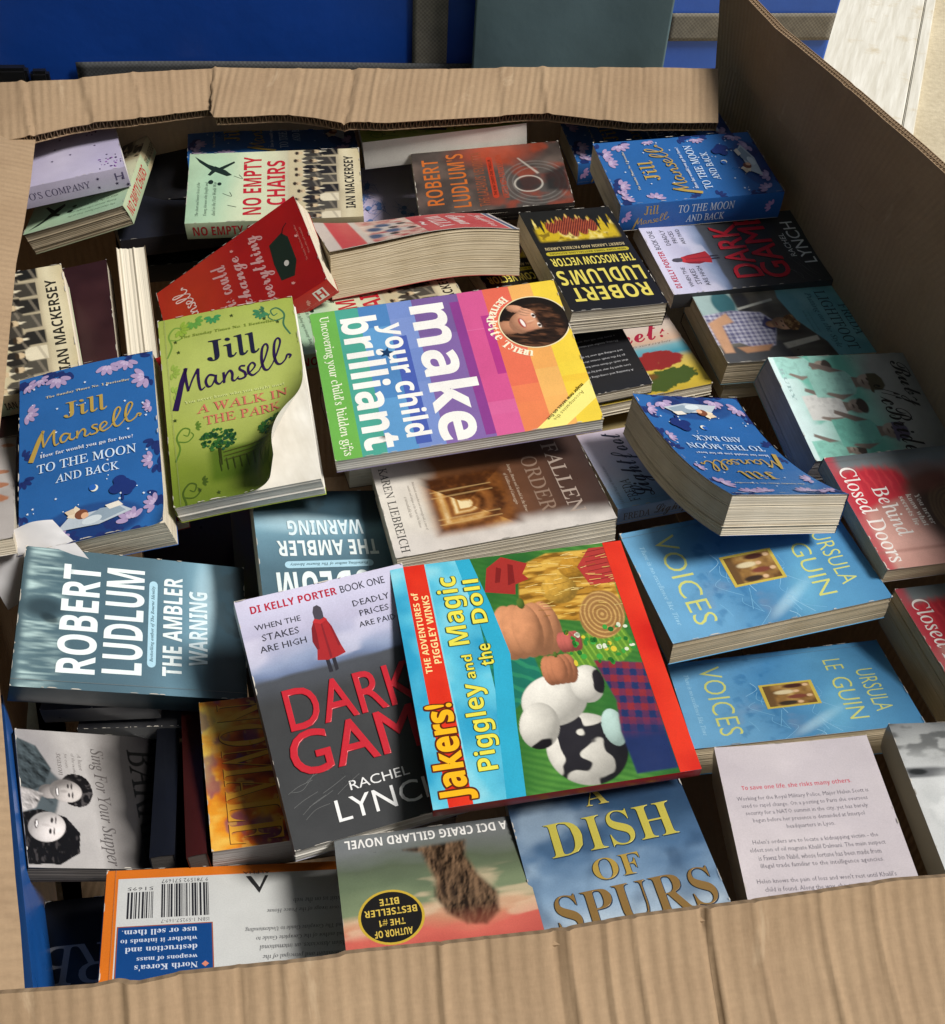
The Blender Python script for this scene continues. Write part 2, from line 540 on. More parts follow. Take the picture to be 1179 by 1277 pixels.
def art_arrays(art, lims, bent, step=8.0):
    Vs, Ts, Qs, Cs, Fs = [], [], [], [], []
    off = 0
    if art.flat:
        V = np.concatenate([f[0] for f in art.flat]); o = 0; T = []
        for f in art.flat: T.append(f[1] + o); o += len(f[0])
        T = np.concatenate(T); cl = np.concatenate([f[2] for f in art.flat]); fo = np.concatenate([f[3] for f in art.flat])
        # flat layers face up (art y points down, so counter-clockwise on the book is clockwise here)
        a, b, c = V[T[:, 0]], V[T[:, 1]], V[T[:, 2]]
        area = (b[:, 0] - a[:, 0]) * (c[:, 1] - a[:, 1]) - (b[:, 1] - a[:, 1]) * (c[:, 0] - a[:, 0])
        isflat = (np.abs(a[:, 2] - b[:, 2]) < 1e-9) & (np.abs(a[:, 2] - c[:, 2]) < 1e-9)
        fl = isflat & (area > 0)
        T[fl] = T[fl][:, ::-1]
        cx = np.arange(lims[0] + step, lims[2] - 1, step) if bent else []
        cy = np.arange(lims[1] + 10, lims[3] - 1, 10.0) if bent else []
        V, T, cl, fo = clip_cut(V, T, cl, fo, lims, cx, cy)
        Vs.append(V); Ts.append(T); Cs.append(cl); Fs.append(fo); off = len(V)
    for V, Q, cl, fo in art.rast:
        V = V.copy()
        V[:, 0] = np.clip(V[:, 0], lims[0], lims[2]); V[:, 1] = np.clip(V[:, 1], lims[1], lims[3])
        q = V[Q]
        keep = (np.ptp(q[:, :, 0], axis=1) > 1e-5) & (np.ptp(q[:, :, 1], axis=1) > 1e-5)
        Vs.append(V); Qs.append(Q[keep][:, ::-1] + off); Cs.append(cl); Fs.append(fo); off += len(V)
    return (np.concatenate(Vs), np.concatenate(Ts) if Ts else None, np.concatenate(Qs) if Qs else None,
            np.concatenate(Cs), np.concatenate(Fs))
MM = 0.001
# ------------------------------------------------------------------ measured placements (millimetres)
GROUP = 'second-hand books piled in the cardboard box'
FIT = {
    'brilliant': ([-30.61, 865.06, 76.59], [[0.26417, 0.96342, -0.0452], [-0.95544, 0.25501, -0.14866], [-0.1317, 0.08245, 0.98785]], 188.05, 243.81, 15.0),
    'jakers': ([56.67, 544.5, 50.01], [[-0.24171, -0.97021, -0.01632], [0.96932, -0.24065, -0.05013], [0.04471, -0.02794, 0.99861]], 215.64, 192.95, 9.0),
    'dg': ([-79.1, 514.71, 29.16], [[0.92634, -0.37193, 0.05977], [0.37595, 0.90276, -0.209], [0.02377, 0.21608, 0.97609]], 136.21, 202.74, 24.0),
    'ambler': ([-273.55, 606.2, -17.98], [[-0.20965, -0.92867, 0.30598], [0.97391, -0.22613, -0.01901], [0.08685, 0.29401, 0.95185]], 137.34, 184.61, 22.0),
    'ttmabL': ([-349.45, 763.14, 29.55], [[0.95275, -0.27118, -0.13682], [0.23912, 0.94741, -0.21267], [0.18729, 0.1699, 0.9675]], 127.84, 201.06, 36.0),
    'green': ([-224.57, 816.72, 57.92], [[0.96029, -0.26639, -0.08295], [0.23624, 0.93452, -0.26621], [0.14844, 0.23604, 0.96034]], 130.42, 211.93, 26.0),
    'amb2': ([-117.39, 670.21, -14.21], [[-0.95237, 0.26393, 0.15272], [-0.2727, -0.9613, -0.03927], [0.13645, -0.07905, 0.98749]], 123.85, 202.25, 22.0),
    'fallen': ([14.51, 756.75, 20.55], [[0.28809, 0.95448, -0.07726], [-0.95564, 0.29172, 0.04056], [0.06125, 0.06215, 0.99619]], 127.05, 197.88, 26.0),
    'ttmabR': ([237.18, 821.12, 46.73], [[-0.93188, 0.35016, 0.09483], [-0.31089, -0.90556, 0.28863], [0.18694, 0.23949, 0.95273]], 119.35, 199.63, 40.0),
    'voices1': ([252.28, 712.2, -1.63], [[0.3101, 0.94952, -0.04751], [-0.9507, 0.30965, -0.01673], [-0.00117, 0.05036, 0.99873]], 131.29, 204.31, 27.0),
    'voices2': ([286.4, 616.71, -57.25], [[0.09112, 0.98062, -0.17345], [-0.96294, 0.13117, 0.23568], [0.25387, 0.14555, 0.95623]], 115.34, 191.25, 27.0),
    'bcd1': ([441.1, 793.28, 20.49], [[0.27858, 0.95933, 0.04557], [-0.95706, 0.28125, -0.07024], [-0.0802, -0.02404, 0.99649]], 136.08, 199.58, 17.0),
    'bcd2': ([490.52, 666.22, -9.58], [[0.26146, 0.96504, 0.01815], [-0.96521, 0.26145, 0.00297], [-0.00188, -0.0183, 0.99983]], 128.24, 196.52, 45.0),
    'photo': ([413.25, 470.45, -0.03], [[0.99446, -0.07473, -0.07386], [0.08146, 0.99236, 0.09268], [0.06637, -0.09819, 0.99295]], 118.61, 190.24, 30.0),
    'page': ([272.13, 446.62, -9.24], [[0.98767, -0.02994, -0.15364], [0.05925, 0.98002, 0.18987], [0.14488, -0.19663, 0.96971]], 120.62, 199.48, 44.0),
    'wrapL': ([5.19, 333.12, 23.0], [[-0.97306, 0.22467, -0.05175], [-0.23049, -0.95312, 0.19605], [-0.00528, 0.20269, 0.97923]], 128.81, 194.14, 16.0),
    'wrapR': ([124.0, 376.48, 24.96], [[0.96321, -0.23825, -0.12438], [0.25132, 0.96244, 0.10269], [0.09524, -0.13017, 0.98691]], 127.27, 198.23, 16.0),
    'nk': ([-130.73, 314.75, -23.8], [[-0.9645, 0.25228, 0.07802], [-0.2138, -0.91944, 0.33003], [0.155, 0.30164, 0.94074]], 176.32, 220.17, 14.0),
    'flame': ([-101.19, 505.97, -44.0], [[0.28457, 0.95656, 0.06335], [-0.95834, 0.28215, 0.0444], [0.02459, -0.07334, 0.997]], 137.48, 185.26, 30.0),
    'supper': ([-254.28, 475.5, -76.8], [[0.39417, 0.82486, 0.40526], [-0.91566, 0.31469, 0.25008], [0.07875, -0.46965, 0.87933]], 133.6, 165.4, 14.0),
    'arb': ([-233.46, 319.02, -114.91], [[-0.9851, 0.15078, -0.08267], [-0.15278, -0.98809, 0.01829], [-0.07893, 0.03065, 0.99641]], 120.14, 198.03, 26.0),
    'mack': ([-502.96, 889.55, 40.65], [[-0.34924, -0.9351, 0.06017], [0.88422, -0.35012, -0.30914], [0.31014, -0.05476, 0.94911]], 142.18, 198.1, 34.0),
    'maroon': ([-439.99, 933.05, 6.85], [[0.953, -0.30285, -0.00854], [0.29205, 0.92578, -0.24007], [0.08061, 0.22629, 0.97072]], 126.92, 206.13, 24.0),
    'red': ([-267.28, 1028.29, 31.61], [[-0.37561, -0.80586, -0.45772], [0.91744, -0.25338, -0.30675], [0.13122, -0.53515, 0.8345]], 129.99, 191.09, 24.0),
    'moscow': ([108.25, 1114.71, 47.67], [[-0.94029, 0.33669, 0.04998], [-0.33886, -0.93981, -0.044], [0.03216, -0.05831, 0.99778]], 110.69, 181.99, 30.0),
    'lazarus': ([-9.77, 1303.27, 29.48], [[-0.1778, -0.98179, -0.06691], [0.97735, -0.16824, -0.12842], [0.11482, -0.08823, 0.98946]], 123.8, 187.34, 18.0),
    'nec1': ([-261.34, 1222.21, 43.17], [[-0.16378, -0.98629, -0.0202], [0.98053, -0.16051, -0.1131], [0.10831, -0.03833, 0.99338]], 131.46, 202.2, 22.0),
    'ttmabS': ([-295.62, 1385.93, 22.72], [[-0.21993, -0.97525, -0.02259], [0.97455, -0.22068, 0.0393], [-0.04331, -0.01337, 0.99897]], 126.22, 211.21, 24.0),
    'greenT': ([-85.99, 1422.82, 52.38], [[-0.22482, -0.96961, -0.09654], [0.97381, -0.22702, 0.0124], [-0.03394, -0.09123, 0.99525]], 129.04, 208.08, 36.0),
    'lilac': ([-109.08, 1352.45, -37.81], [[-0.17349, -0.98455, -0.02357], [0.96298, -0.16457, -0.21353], [0.20635, -0.05974, 0.97665]], 133.13, 170.35, 24.0),
    'ttmabT': ([226.58, 1307.51, 60.83], [[-0.24726, -0.96878, -0.01799], [0.96654, -0.24529, -0.07511], [0.06835, -0.03596, 0.99701]], 130.27, 202.74, 36.0),
    'ttmabU': ([187.38, 1452.43, 35.48], [[-0.23533, -0.96923, -0.07225], [0.97088, -0.23099, -0.06352], [0.04488, -0.0851, 0.99536]], 130.05, 213.33, 30.0),
    'dg2': ([285.87, 1204.57, 14.33], [[-0.29395, -0.9554, 0.02846], [0.95264, -0.29527, -0.07274], [0.0779, 0.00573, 0.99694]], 134.32, 206.27, 20.0),
    'lightft': ([333.08, 1092.01, -1.47], [[0.26655, 0.96287, 0.04276], [-0.96139, 0.26877, -0.05916], [-0.06846, -0.02534, 0.99733]], 125.1, 186.81, 30.0),
    'lightU': ([337.87, 1102.05, -32.37], [[0.28632, 0.95609, 0.06255], [-0.9526, 0.29107, -0.08846], [-0.10279, -0.03426, 0.99411]], 128.07, 191.41, 24.0),
    'teal': ([400.04, 934.01, 16.11], [[0.26473, 0.95574, 0.1284], [-0.94827, 0.2822, -0.14539], [-0.17519, -0.08327, 0.98101]], 135.4, 194.6, 40.0),
    'blackb': ([85.17, 1051.39, -13.29], [[-0.94102, 0.33568, -0.04232], [-0.33114, -0.93943, -0.08846], [-0.06945, -0.06923, 0.99518]], 131.23, 199.61, 14.0),
    'beach': ([150.98, 1078.24, -32.48], [[0.93665, -0.34736, -0.04506], [0.34555, 0.9374, -0.04332], [0.05729, 0.025, 0.99804]], 136.65, 201.04, 16.0),
    'freda': ([201.41, 878.51, -26.7], [[-0.3204, -0.94561, -0.05618], [0.94446, -0.32346, 0.058], [-0.07302, -0.03448, 0.99673]], 118.88, 173.8, 20.0),
    'twos': ([-543.78, 1246.77, 41.62], [[-0.37255, -0.92167, -0.10828], [0.92801, -0.37037, -0.04036], [-0.00291, -0.11552, 0.9933]], 127.24, 182.47, 26.0),
    'nec3': ([-502.78, 1276.19, 0.65], [[-0.93364, 0.09281, -0.34598], [-0.08882, -0.99567, -0.02742], [-0.34703, 0.00513, 0.93784]], 129.55, 198.36, 26.0),
    'nec4': ([-122.9, 1011.35, 33.97], [[-0.39262, -0.9197, -0.00048], [0.9197, -0.39262, 0.00153], [-0.00159, 0.00016, 1.0]], 128.96, 198.0, 18.0),
    'moscow2': ([38.45, 1122.4, 14.8], [[-0.91455, 0.403, 0.03454], [-0.40242, -0.91517, 0.02266], [0.04074, 0.00682, 0.99915]], 108.97, 178.0, 20.0),
    'white': ([-475.73, 718.16, 1.08], [[0.93601, -0.34372, -0.07579], [0.35181, 0.9071, 0.23107], [-0.01067, -0.24295, 0.96998]], 129.0, 193.94, 16.0),
    'white2': ([-534.67, 826.56, -48.52], [[0.98889, -0.12295, -0.08352], [0.12383, 0.99229, 0.00544], [0.08221, -0.01572, 0.99649]], 124.97, 198.01, 12.0),
    'redU': ([-345.22, 808.4, -11.44], [[0.94734, -0.27451, -0.16492], [0.23665, 0.94705, -0.21703], [0.21576, 0.16658, 0.96213]], 123.66, 206.03, 12.0),
    'dark1': ([-376.62, 1283.5, -28.88], [[-0.41163, -0.91084, 0.03046], [0.91127, -0.41094, 0.02669], [-0.0118, 0.03874, 0.99918]], 128.57, 205.38, 24.0),
    'dark2': ([-381.92, 1278.74, -67.22], [[-0.30488, -0.95234, 0.01023], [0.9523, -0.30498, -0.01067], [0.01328, 0.00649, 0.99989]], 129.01, 193.09, 24.0),
    'under': ([-35.7, 885.51, 0.91], [[0.32698, 0.94486, -0.01799], [-0.93845, 0.32689, 0.11157], [0.11129, -0.0196, 0.99359]], 144.4, 222.68, 22.0),
    'cream': ([-361.0, 975.74, 25.95], [[0.95089, -0.2913, 0.10467], [0.30787, 0.92508, -0.22237], [-0.03205, 0.24367, 0.96933]], 30.23, 188.26, 120.0),
    'blue': ([-306.1, 403.94, -3.79], [[0.9099, -0.41368, -0.03085], [0.41322, 0.89729, 0.15532], [-0.03658, -0.15407, 0.98738]], 6.16, 276.41, 200.0),
    'sflame': ([-202.05, 485.26, -54.06], [[0.95209, -0.26754, -0.14816], [0.28898, 0.9456, 0.14944], [0.10012, -0.18509, 0.97761]], 15.06, 153.31, 120.0),
    'sdark': ([-226.07, 488.31, -66.64], [[0.97327, -0.22059, -0.06398], [0.22897, 0.95373, 0.19486], [0.01803, -0.2043, 0.97874]], 18.23, 152.02, 120.0),
    'sgreen': ([-207.36, 719.85, -72.0], [[0.96576, -0.25569, -0.0439], [0.25895, 0.96039, 0.10295], [0.01584, -0.1108, 0.99372]], 20.2, 187.11, 120.0),
    'greyA': ([-299.81, 607.65, -53.17], [[-0.10168, -0.99321, -0.05662], [0.99473, -0.10076, -0.01883], [0.01299, -0.05823, 0.99822]], 129.01, 95.38, 18.0),
    'greyB': ([-272.84, 607.25, -77.01], [[-0.10008, -0.99385, -0.04732], [0.9949, -0.09937, -0.01716], [0.01235, -0.04879, 0.99873]], 129.0, 95.63, 18.0),
    'fillA': ([-252.48, 816.25, -113.61], [[-0.33177, -0.93352, 0.13591], [0.9359, -0.3438, -0.07679], [0.11841, 0.10172, 0.98774]], 135.98, 163.82, 24.0),
    'fillB': ([-534.04, 1434.64, 1.96], [[-0.55646, -0.82947, 0.04837], [0.83083, -0.55607, 0.02232], [0.00838, 0.05261, 0.99858]], 129.0, 195.18, 26.0),
    'fillC': ([-3.3, 1545.45, -14.65], [[-0.306, -0.95131, -0.03705], [0.95202, -0.30599, -0.00609], [-0.00554, -0.03714, 0.99929]], 129.0, 182.03, 24.0),
    'fillD': ([165.54, 1016.59, -78.5], [[-0.17078, -0.98275, -0.071], [0.98507, -0.17189, 0.00981], [-0.02184, -0.06826, 0.99743]], 128.32, 157.06, 20.0),
    'fillE': ([-472.34, 861.06, -75.67], [[0.96208, 0.01234, -0.27248], [-0.0035, 0.99945, 0.03293], [0.27274, -0.03073, 0.9616]], 119.14, 198.03, 20.0),
    'fillF': ([-400.13, 1351.82, -3.75], [[-0.18939, -0.98028, -0.05642], [0.92859, -0.16013, -0.33477], [0.31913, -0.11579, 0.94061]], 128.46, 137.26, 24.0),
    'pulp': ([-88.92, 1116.57, 68.58], [[0.30939, 0.94744, -0.08149], [-0.86733, 0.31629, 0.38432], [0.38989, -0.04823, 0.9196]], 115.0, 207.34, 50.0),
}
FAR_TOP = [[-732.1, 1258.0, 104.0], [-717.3, 1262.5, 104.0], [-702.4, 1266.9, 104.0], [-687.4, 1271.4, 104.0], [-672.4, 1275.9, 104.0], [-657.3, 1280.5, 104.0], [-642.3, 1285.5, 104.0], [-627.5, 1291.3, 104.0], [-612.5, 1297.1, 104.0], [-597.5, 1302.9, 104.0], [-581.9, 1307.2, 104.0], [-566.2, 1311.6, 104.0], [-550.5, 1316.0, 104.0], [-534.7, 1320.7, 104.0], [-518.9, 1325.4, 104.0], [-503.1, 1330.2, 104.0], [-487.9, 1337.6, 104.0], [-472.6, 1345.4, 104.0], [-457.1, 1352.5, 104.0], [-440.9, 1357.7, 104.0], [-424.7, 1363.0, 104.0], [-408.4, 1368.3, 104.0], [-391.9, 1373.7, 104.0], [-375.5, 1379.0, 104.0], [-365.9, 1382.2, 104.0], [-361.2, 1383.7, 104.0], [-358.8, 1384.1, 104.0], [-341.6, 1386.9, 104.0], [-324.4, 1389.8, 104.0], [-307.1, 1392.7, 104.0], [-289.7, 1395.6, 104.0], [-272.4, 1398.6, 104.0], [-255.0, 1401.7, 104.0], [-237.5, 1404.8, 104.0], [-220.0, 1408.0, 104.0], [-202.4, 1411.2, 104.0], [-191.3, 1413.2, 104.0], [-186.3, 1413.9, 104.0], [-184.8, 1414.1, 104.0], [-167.0, 1416.6, 104.0], [-149.3, 1419.1, 104.0], [-131.4, 1421.7, 104.0], [-113.6, 1425.2, 104.0], [-95.8, 1428.8, 104.0], [-77.9, 1432.4, 104.0], [-59.9, 1436.4, 104.0], [-41.9, 1440.6, 104.0], [-23.9, 1444.8, 104.0], [-5.7, 1449.0, 104.0], [12.5, 1452.7, 104.0], [30.8, 1456.4, 104.0], [49.2, 1460.1, 104.0], [67.6, 1463.1, 104.0], [86.1, 1466.2, 104.0], [104.6, 1469.2, 104.0], [123.2, 1472.3, 104.0], [141.9, 1475.7, 104.0], [160.6, 1479.0, 104.0], [179.4, 1482.4, 104.0], [198.2, 1485.7, 104.0], [217.1, 1488.6, 104.0], [236.0, 1491.4, 104.0], [254.9, 1494.3, 104.0], [274.0, 1497.2, 104.0]]
FAR_LOW = [[-687.5, 1134.7, 80.0], [-675.1, 1142.8, 80.0], [-662.5, 1150.9, 80.0], [-649.8, 1159.1, 80.0], [-637.0, 1167.4, 80.0], [-624.1, 1175.8, 80.0], [-610.9, 1183.9, 80.0], [-597.5, 1191.7, 80.0], [-584.0, 1199.5, 80.0], [-570.3, 1207.5, 80.0], [-556.8, 1216.3, 80.0], [-543.2, 1225.1, 80.0], [-529.7, 1235.0, 80.0], [-516.3, 1245.4, 80.0], [-502.7, 1255.9, 80.0], [-488.1, 1263.8, 80.0], [-472.8, 1269.8, 80.0], [-457.5, 1275.9, 80.0], [-442.1, 1282.0, 80.0], [-426.9, 1289.3, 80.0], [-411.5, 1296.6, 80.0], [-396.1, 1304.0, 80.0], [-380.5, 1311.5, 80.0], [-364.8, 1319.0, 80.0], [-355.7, 1323.3, 80.0], [-346.5, 1302.9, 80.0], [-344.1, 1303.6, 80.0], [-327.8, 1308.1, 80.0], [-311.3, 1312.6, 80.0], [-294.8, 1317.2, 80.0], [-278.2, 1321.8, 80.0], [-261.2, 1324.3, 80.0], [-243.7, 1323.9, 80.0], [-226.0, 1322.5, 80.0], [-208.0, 1318.6, 80.0], [-190.3, 1316.1, 80.0], [-179.6, 1319.1, 80.0], [-174.9, 1320.4, 80.0], [-173.5, 1320.6, 80.0], [-156.2, 1322.3, 80.0], [-139.1, 1324.9, 80.0], [-122.1, 1330.2, 80.0], [-105.1, 1335.5, 80.0], [-88.0, 1340.9, 80.0], [-70.7, 1346.2, 80.0], [-53.4, 1351.6, 80.0], [-36.0, 1357.0, 80.0], [-18.5, 1362.2, 80.0], [-0.9, 1367.4, 80.0], [16.8, 1372.7, 80.0], [34.6, 1378.0, 80.0], [52.5, 1380.4, 80.0], [70.4, 1380.3, 80.0], [88.4, 1379.6, 80.0], [106.3, 1378.4, 80.0], [124.2, 1377.2, 80.0], [142.1, 1376.0, 80.0], [159.9, 1374.8, 80.0], [178.0, 1377.5, 80.0], [196.1, 1380.5, 80.0], [214.2, 1383.6, 80.0], [232.5, 1386.6, 80.0], [250.7, 1389.7, 80.0], [269.0, 1392.7, 80.0]]
FAR_PX = [-160, -142, -124, -106, -88, -71, -53, -35, -17, 1, 19, 37, 55, 73, 91, 108, 126, 144, 162, 180, 198, 216, 234, 252, 262, 267, 270, 287, 305, 323, 341, 359, 377, 395, 413, 431, 442, 447, 449, 466, 484, 502, 520, 538, 556, 574, 592, 610, 628, 645, 663, 681, 699, 717, 735, 753, 771, 789, 807, 824, 842, 860, 878, 896]
FAR_FR = [0.0, 0.0149, 0.0299, 0.045, 0.0601, 0.0753, 0.0905, 0.1058, 0.1213, 0.1368, 0.1524, 0.1681, 0.1838, 0.1997, 0.2156, 0.2315, 0.2478, 0.2644, 0.2808, 0.2972, 0.3136, 0.3301, 0.3469, 0.3635, 0.3732, 0.378, 0.3803, 0.3971, 0.4139, 0.4308, 0.4478, 0.4648, 0.4818, 0.4989, 0.5161, 0.5333, 0.5442, 0.549, 0.5505, 0.5678, 0.585, 0.6025, 0.62, 0.6375, 0.6551, 0.6728, 0.6906, 0.7084, 0.7264, 0.7443, 0.7623, 0.7804, 0.7984, 0.8165, 0.8345, 0.8527, 0.871, 0.8893, 0.9077, 0.9261, 0.9445, 0.963, 0.9814, 1.0]
FRONT_RIM = [[-274.6, 229.0, 124.0], [-240.1, 237.6, 124.0], [-228.3, 240.2, 124.0], [-181.6, 247.3, 124.0], [-169.9, 251.2, 124.0], [-159.0, 250.8, 124.0], [-135.0, 258.3, 124.0], [-63.5, 272.0, 124.0], [-52.9, 274.6, 124.0], [-50.9, 276.1, 124.0], [1.3, 285.8, 124.0], [63.7, 297.9, 124.0], [114.0, 311.5, 124.0], [170.3, 323.4, 124.0], [238.1, 339.1, 124.0], [268.0, 346.6, 124.0], [297.1, 351.2, 124.0], [338.3, 360.4, 124.0], [380.1, 370.8, 124.0], [455.4, 389.1, 124.0], [521.9, 404.9, 124.0]]
FRONT_PX = [-120, -30, 0, 115, 145, 170, 230, 400, 425, 430, 550, 690, 800, 920, 1060, 1120, 1179, 1260, 1340, 1480, 1600]
FRONT_FR = [0.0, 0.0435, 0.0583, 0.1162, 0.1313, 0.1446, 0.1754, 0.2645, 0.2779, 0.2809, 0.3459, 0.4238, 0.4876, 0.558, 0.6432, 0.681, 0.717, 0.7687, 0.8214, 0.9163, 1.0]
RIGHT_RIM = [[272.4, 1613.9, 183.5], [299.5, 1523.1, 183.5], [322.0, 1437.1, 184.8], [345.4, 1361.2, 189.8], [374.1, 1262.8, 196.9], [398.1, 1173.6, 202.6], [417.7, 1109.1, 206.3], [434.0, 1050.2, 209.1], [486.8, 866.2, 212.1], [541.9, 674.0, 215.1], [610.8, 433.7, 218.1], [660.4, 260.6, 221.1]]
RIGHT_FOLD = [[282.1, 1565.7, 80.0], [294.7, 1521.7, 95.0], [319.2, 1436.3, 100.0], [341.1, 1359.9, 101.0], [369.3, 1261.4, 104.0], [394.8, 1172.7, 108.0], [413.3, 1107.8, 114.0], [430.2, 1049.1, 118.0], [482.9, 865.1, 120.0], [538.1, 672.9, 122.0], [607.0, 432.5, 122.0]]
LEFT_IN = [[-230.6, 250.0, 66.0], [-235.3, 261.7, 66.0], [-251.1, 300.8, 66.0], [-264.0, 330.7, 66.0], [-286.3, 384.8, 66.0], [-316.7, 458.0, 66.0], [-358.1, 557.0, 66.0], [-397.1, 676.0, 66.0], [-426.6, 787.7, 66.0], [-460.0, 906.2, 66.0], [-482.3, 986.9, 66.0], [-498.7, 1061.4, 66.0], [-518.3, 1142.5, 66.0], [-547.8, 1253.7, 66.0], [-556.7, 1287.1, 66.0]]
LEFT_OUT = [[-346.5, 218.9, 102.0], [-351.2, 230.6, 102.0], [-367.0, 269.7, 102.0], [-379.9, 299.6, 102.0], [-402.2, 353.8, 102.0], [-432.6, 426.9, 102.0], [-474.0, 525.9, 102.0], [-513.0, 645.0, 102.0], [-542.5, 756.7, 102.0], [-575.9, 875.1, 102.0], [-598.3, 955.9, 102.0], [-614.6, 1030.3, 102.0], [-634.2, 1111.4, 102.0], [-663.7, 1222.7, 102.0], [-672.6, 1256.1, 102.0]]
PAPER = [[-421.6, 657.5, -15.0], [-357.0, 677.1, 22.0], [-320.7, 654.5, 0.0], [-387.7, 619.2, -30.0]]
# ------------------------------------------------------------------ ground and the things behind the box
def V3(p): return np.array([p[0] * MM, p[1] * MM, p[2] * MM + GZ])

def mat_concrete():
    k = NT("sunlit_concrete")
    tc = k.n("ShaderNodeTexCoord"); v = tc.outputs["Object"]
    n1 = k.noise(3, 5, .6, v); n2 = k.noise(60, 5, .7, v); n3 = k.noise(240, 3, .6, v)
    c = k.mix(k.ramp(n1, .3, .7), (.50, .43, .30), (.62, .55, .40))
    c = k.mix(1.0, c, k.ramp(n2, .3, .7, (.82, .80, .76, 1), (1.12, 1.12, 1.12, 1)), 'MULTIPLY')
    c = k.mix(k.math('MULTIPLY', k.ramp(n3, .68, .76), .5), c, (.2, .16, .11))
    k.l(c, k.b.inputs["Base Color"]); k.val(k.b, "Roughness", .9)
    k.bump(k.math('ADD', n2, k.math('MULTIPLY', n3, .5)), .5, .004)
    return k.m

gs = 40.0
ground = link("ground", mesh_from("ground", [(-gs, -gs, 0), (gs, -gs, 0), (gs, gs, 0), (-gs, gs, 0)], quads=[(0, 1, 2, 3)]), mat_concrete())
tag(ground, kind="structure")

def box_part(name, mat, c, size, rotz=0.0, parent=None, bev=.004, seg=2, noise=0.0):
    bm = bmesh.new(); bmesh.ops.create_cube(bm, size=1)
    for v in bm.verts: v.co = Vector((v.co.x * size[0], v.co.y * size[1], v.co.z * size[2]))
    if bev: bmesh.ops.bevel(bm, geom=bm.edges[:], offset=bev, segments=seg, affect='EDGES')
    me = bpy.data.meshes.new(name); bm.to_mesh(me); bm.free()
    for p in me.polygons: p.use_smooth = False
    o = link(name, me, mat, parent)
    m = Matrix.Rotation(rotz, 4, 'Z'); m.translation = Vector(c)
    o.matrix_world = m if parent is None else m
    return o

def soft_sheet(name, mat, x0, x1, z0, z1, fn, parent, nx=60, nz=40, th=.003):
    """cloth-like sheet: fn(x, z) gives how far it stands out towards the viewer"""
    X, Z = np.meshgrid(np.linspace(x0, x1, nx), np.linspace(z0, z1, nz), indexing='ij')
    Yd = fn(X, Z)
    F_ = np.column_stack([X.ravel(), -Yd.ravel(), Z.ravel()]); B_ = F_ + [0, th, 0]
    q = grid_quads(nx, nz); n = nx * nz
    ring = [i * nz for i in range(nx)] + [(nx - 1) * nz + j for j in range(1, nz)] + [i * nz + nz - 1 for i in range(nx - 2, -1, -1)] + [j for j in range(nz - 2, 0, -1)]
    e = np.array([(ring[i], ring[i] + n, ring[(i + 1) % len(ring)] + n, ring[(i + 1) % len(ring)]) for i in range(len(ring))])
    uv = np.vstack([np.column_stack([X.ravel(), Z.ravel()])] * 2)
    return link(name, mesh_from(name, np.vstack([F_, B_]), quads=np.vstack([q, q[:, ::-1] + n, e]), uv=uv), mat, parent)

M_BLUE = mat_plain("blue_woven_plastic", '#1748a4', .36, 9, .08, .5, .25, .006)
M_BLUE2 = mat_plain("bright_blue_woven_plastic", '#2f62c4', .36, 9, .08, .5, .25, .006)
M_WEB = mat_webbing("grey_webbing", '#7b766a')
M_WEBD = mat_webbing("dark_grey_webbing", '#4a4b4c')
M_TEAL = mat_plain("grey_green_canvas", '#5c7278', .62, 10, .07, .3, .2, .006)
M_BLACK = mat_plain("black_plastic", '#141416', .4, 60, .2, .5)

def wrinkle(seed, amp=.012, sx=.5, sz=.35):
    def f(X, Z):
        return amp * (vnoise(X + 5, Z + 5, sx, seed, 3) - .5) * 2
    return f

def yaw_empty(name, p, rot):
    e = bpy.data.objects.new(name, None); COL.objects.link(e); e.empty_display_size = .05
    e.location = p; e.rotation_euler = (0, 0, rot)
    return e

YAW = math.radians(11)
def bag(label, org, x0, x1, z1, mat, seed, group=None):
    r = yaw_empty("tarpaulin_sky_screen", (org[0] * MM, org[1] * MM, 0.0), YAW)
    tag(r, label, "tarpaulin", group)
    w = wrinkle(seed, .014)
    soft_sheet("sheet", mat, x0, x1, .004, z1, lambda X, Z: w(X, Z), r, 80, 90)
    for xp in (x0 + .03, x1 - .03):
        o = box_part("pole", M_BLACK, (0, 0, 0), (.03, .03, z1), 0, None, .008, 2)
        o.parent = r; o.location = (xp, .05, z1 / 2)
    return r, w

# blue bag sheet with upright strap and dark hem, heightened to block sky light
b1, w1 = bag("deep blue tarpaulin screen with upright grey strap behind the cardboard box, heightened to block sky light", (0, 1640), -1.1, .20, 2.05, M_BLUE, 3, None)
soft_sheet("strap", M_WEB, -.139, -.090, GZ - .35, 2.0, lambda X, Z: w1(X, Z) + .004, b1, 8, 50, .0025)
soft_sheet("hem", M_WEBD, -.60, -.046, GZ - .01, GZ + .030, lambda X, Z: w1(X, Z) + .0075 + 0 * X, b1, 40, 6, .0025)
# grey-green canvas hanging over it, also run up tall against sky light
cv = yaw_empty("canvas_sheet", (0, 1.612, 0), YAW)
tag(cv, "dull grey green canvas sheet hanging between the two blue screens, run up tall against sky light", "sheet")
def canvas(X, Z):
    return .003 * np.sin(X * 26 + 2 * Z) + .010 * (vnoise(X + 3, Z * .4 + 2, .14, 8) - .5) + .006
soft_sheet("cloth", M_TEAL, -.052, .226, .05, 2.02, canvas, cv, 90, 40, .003)
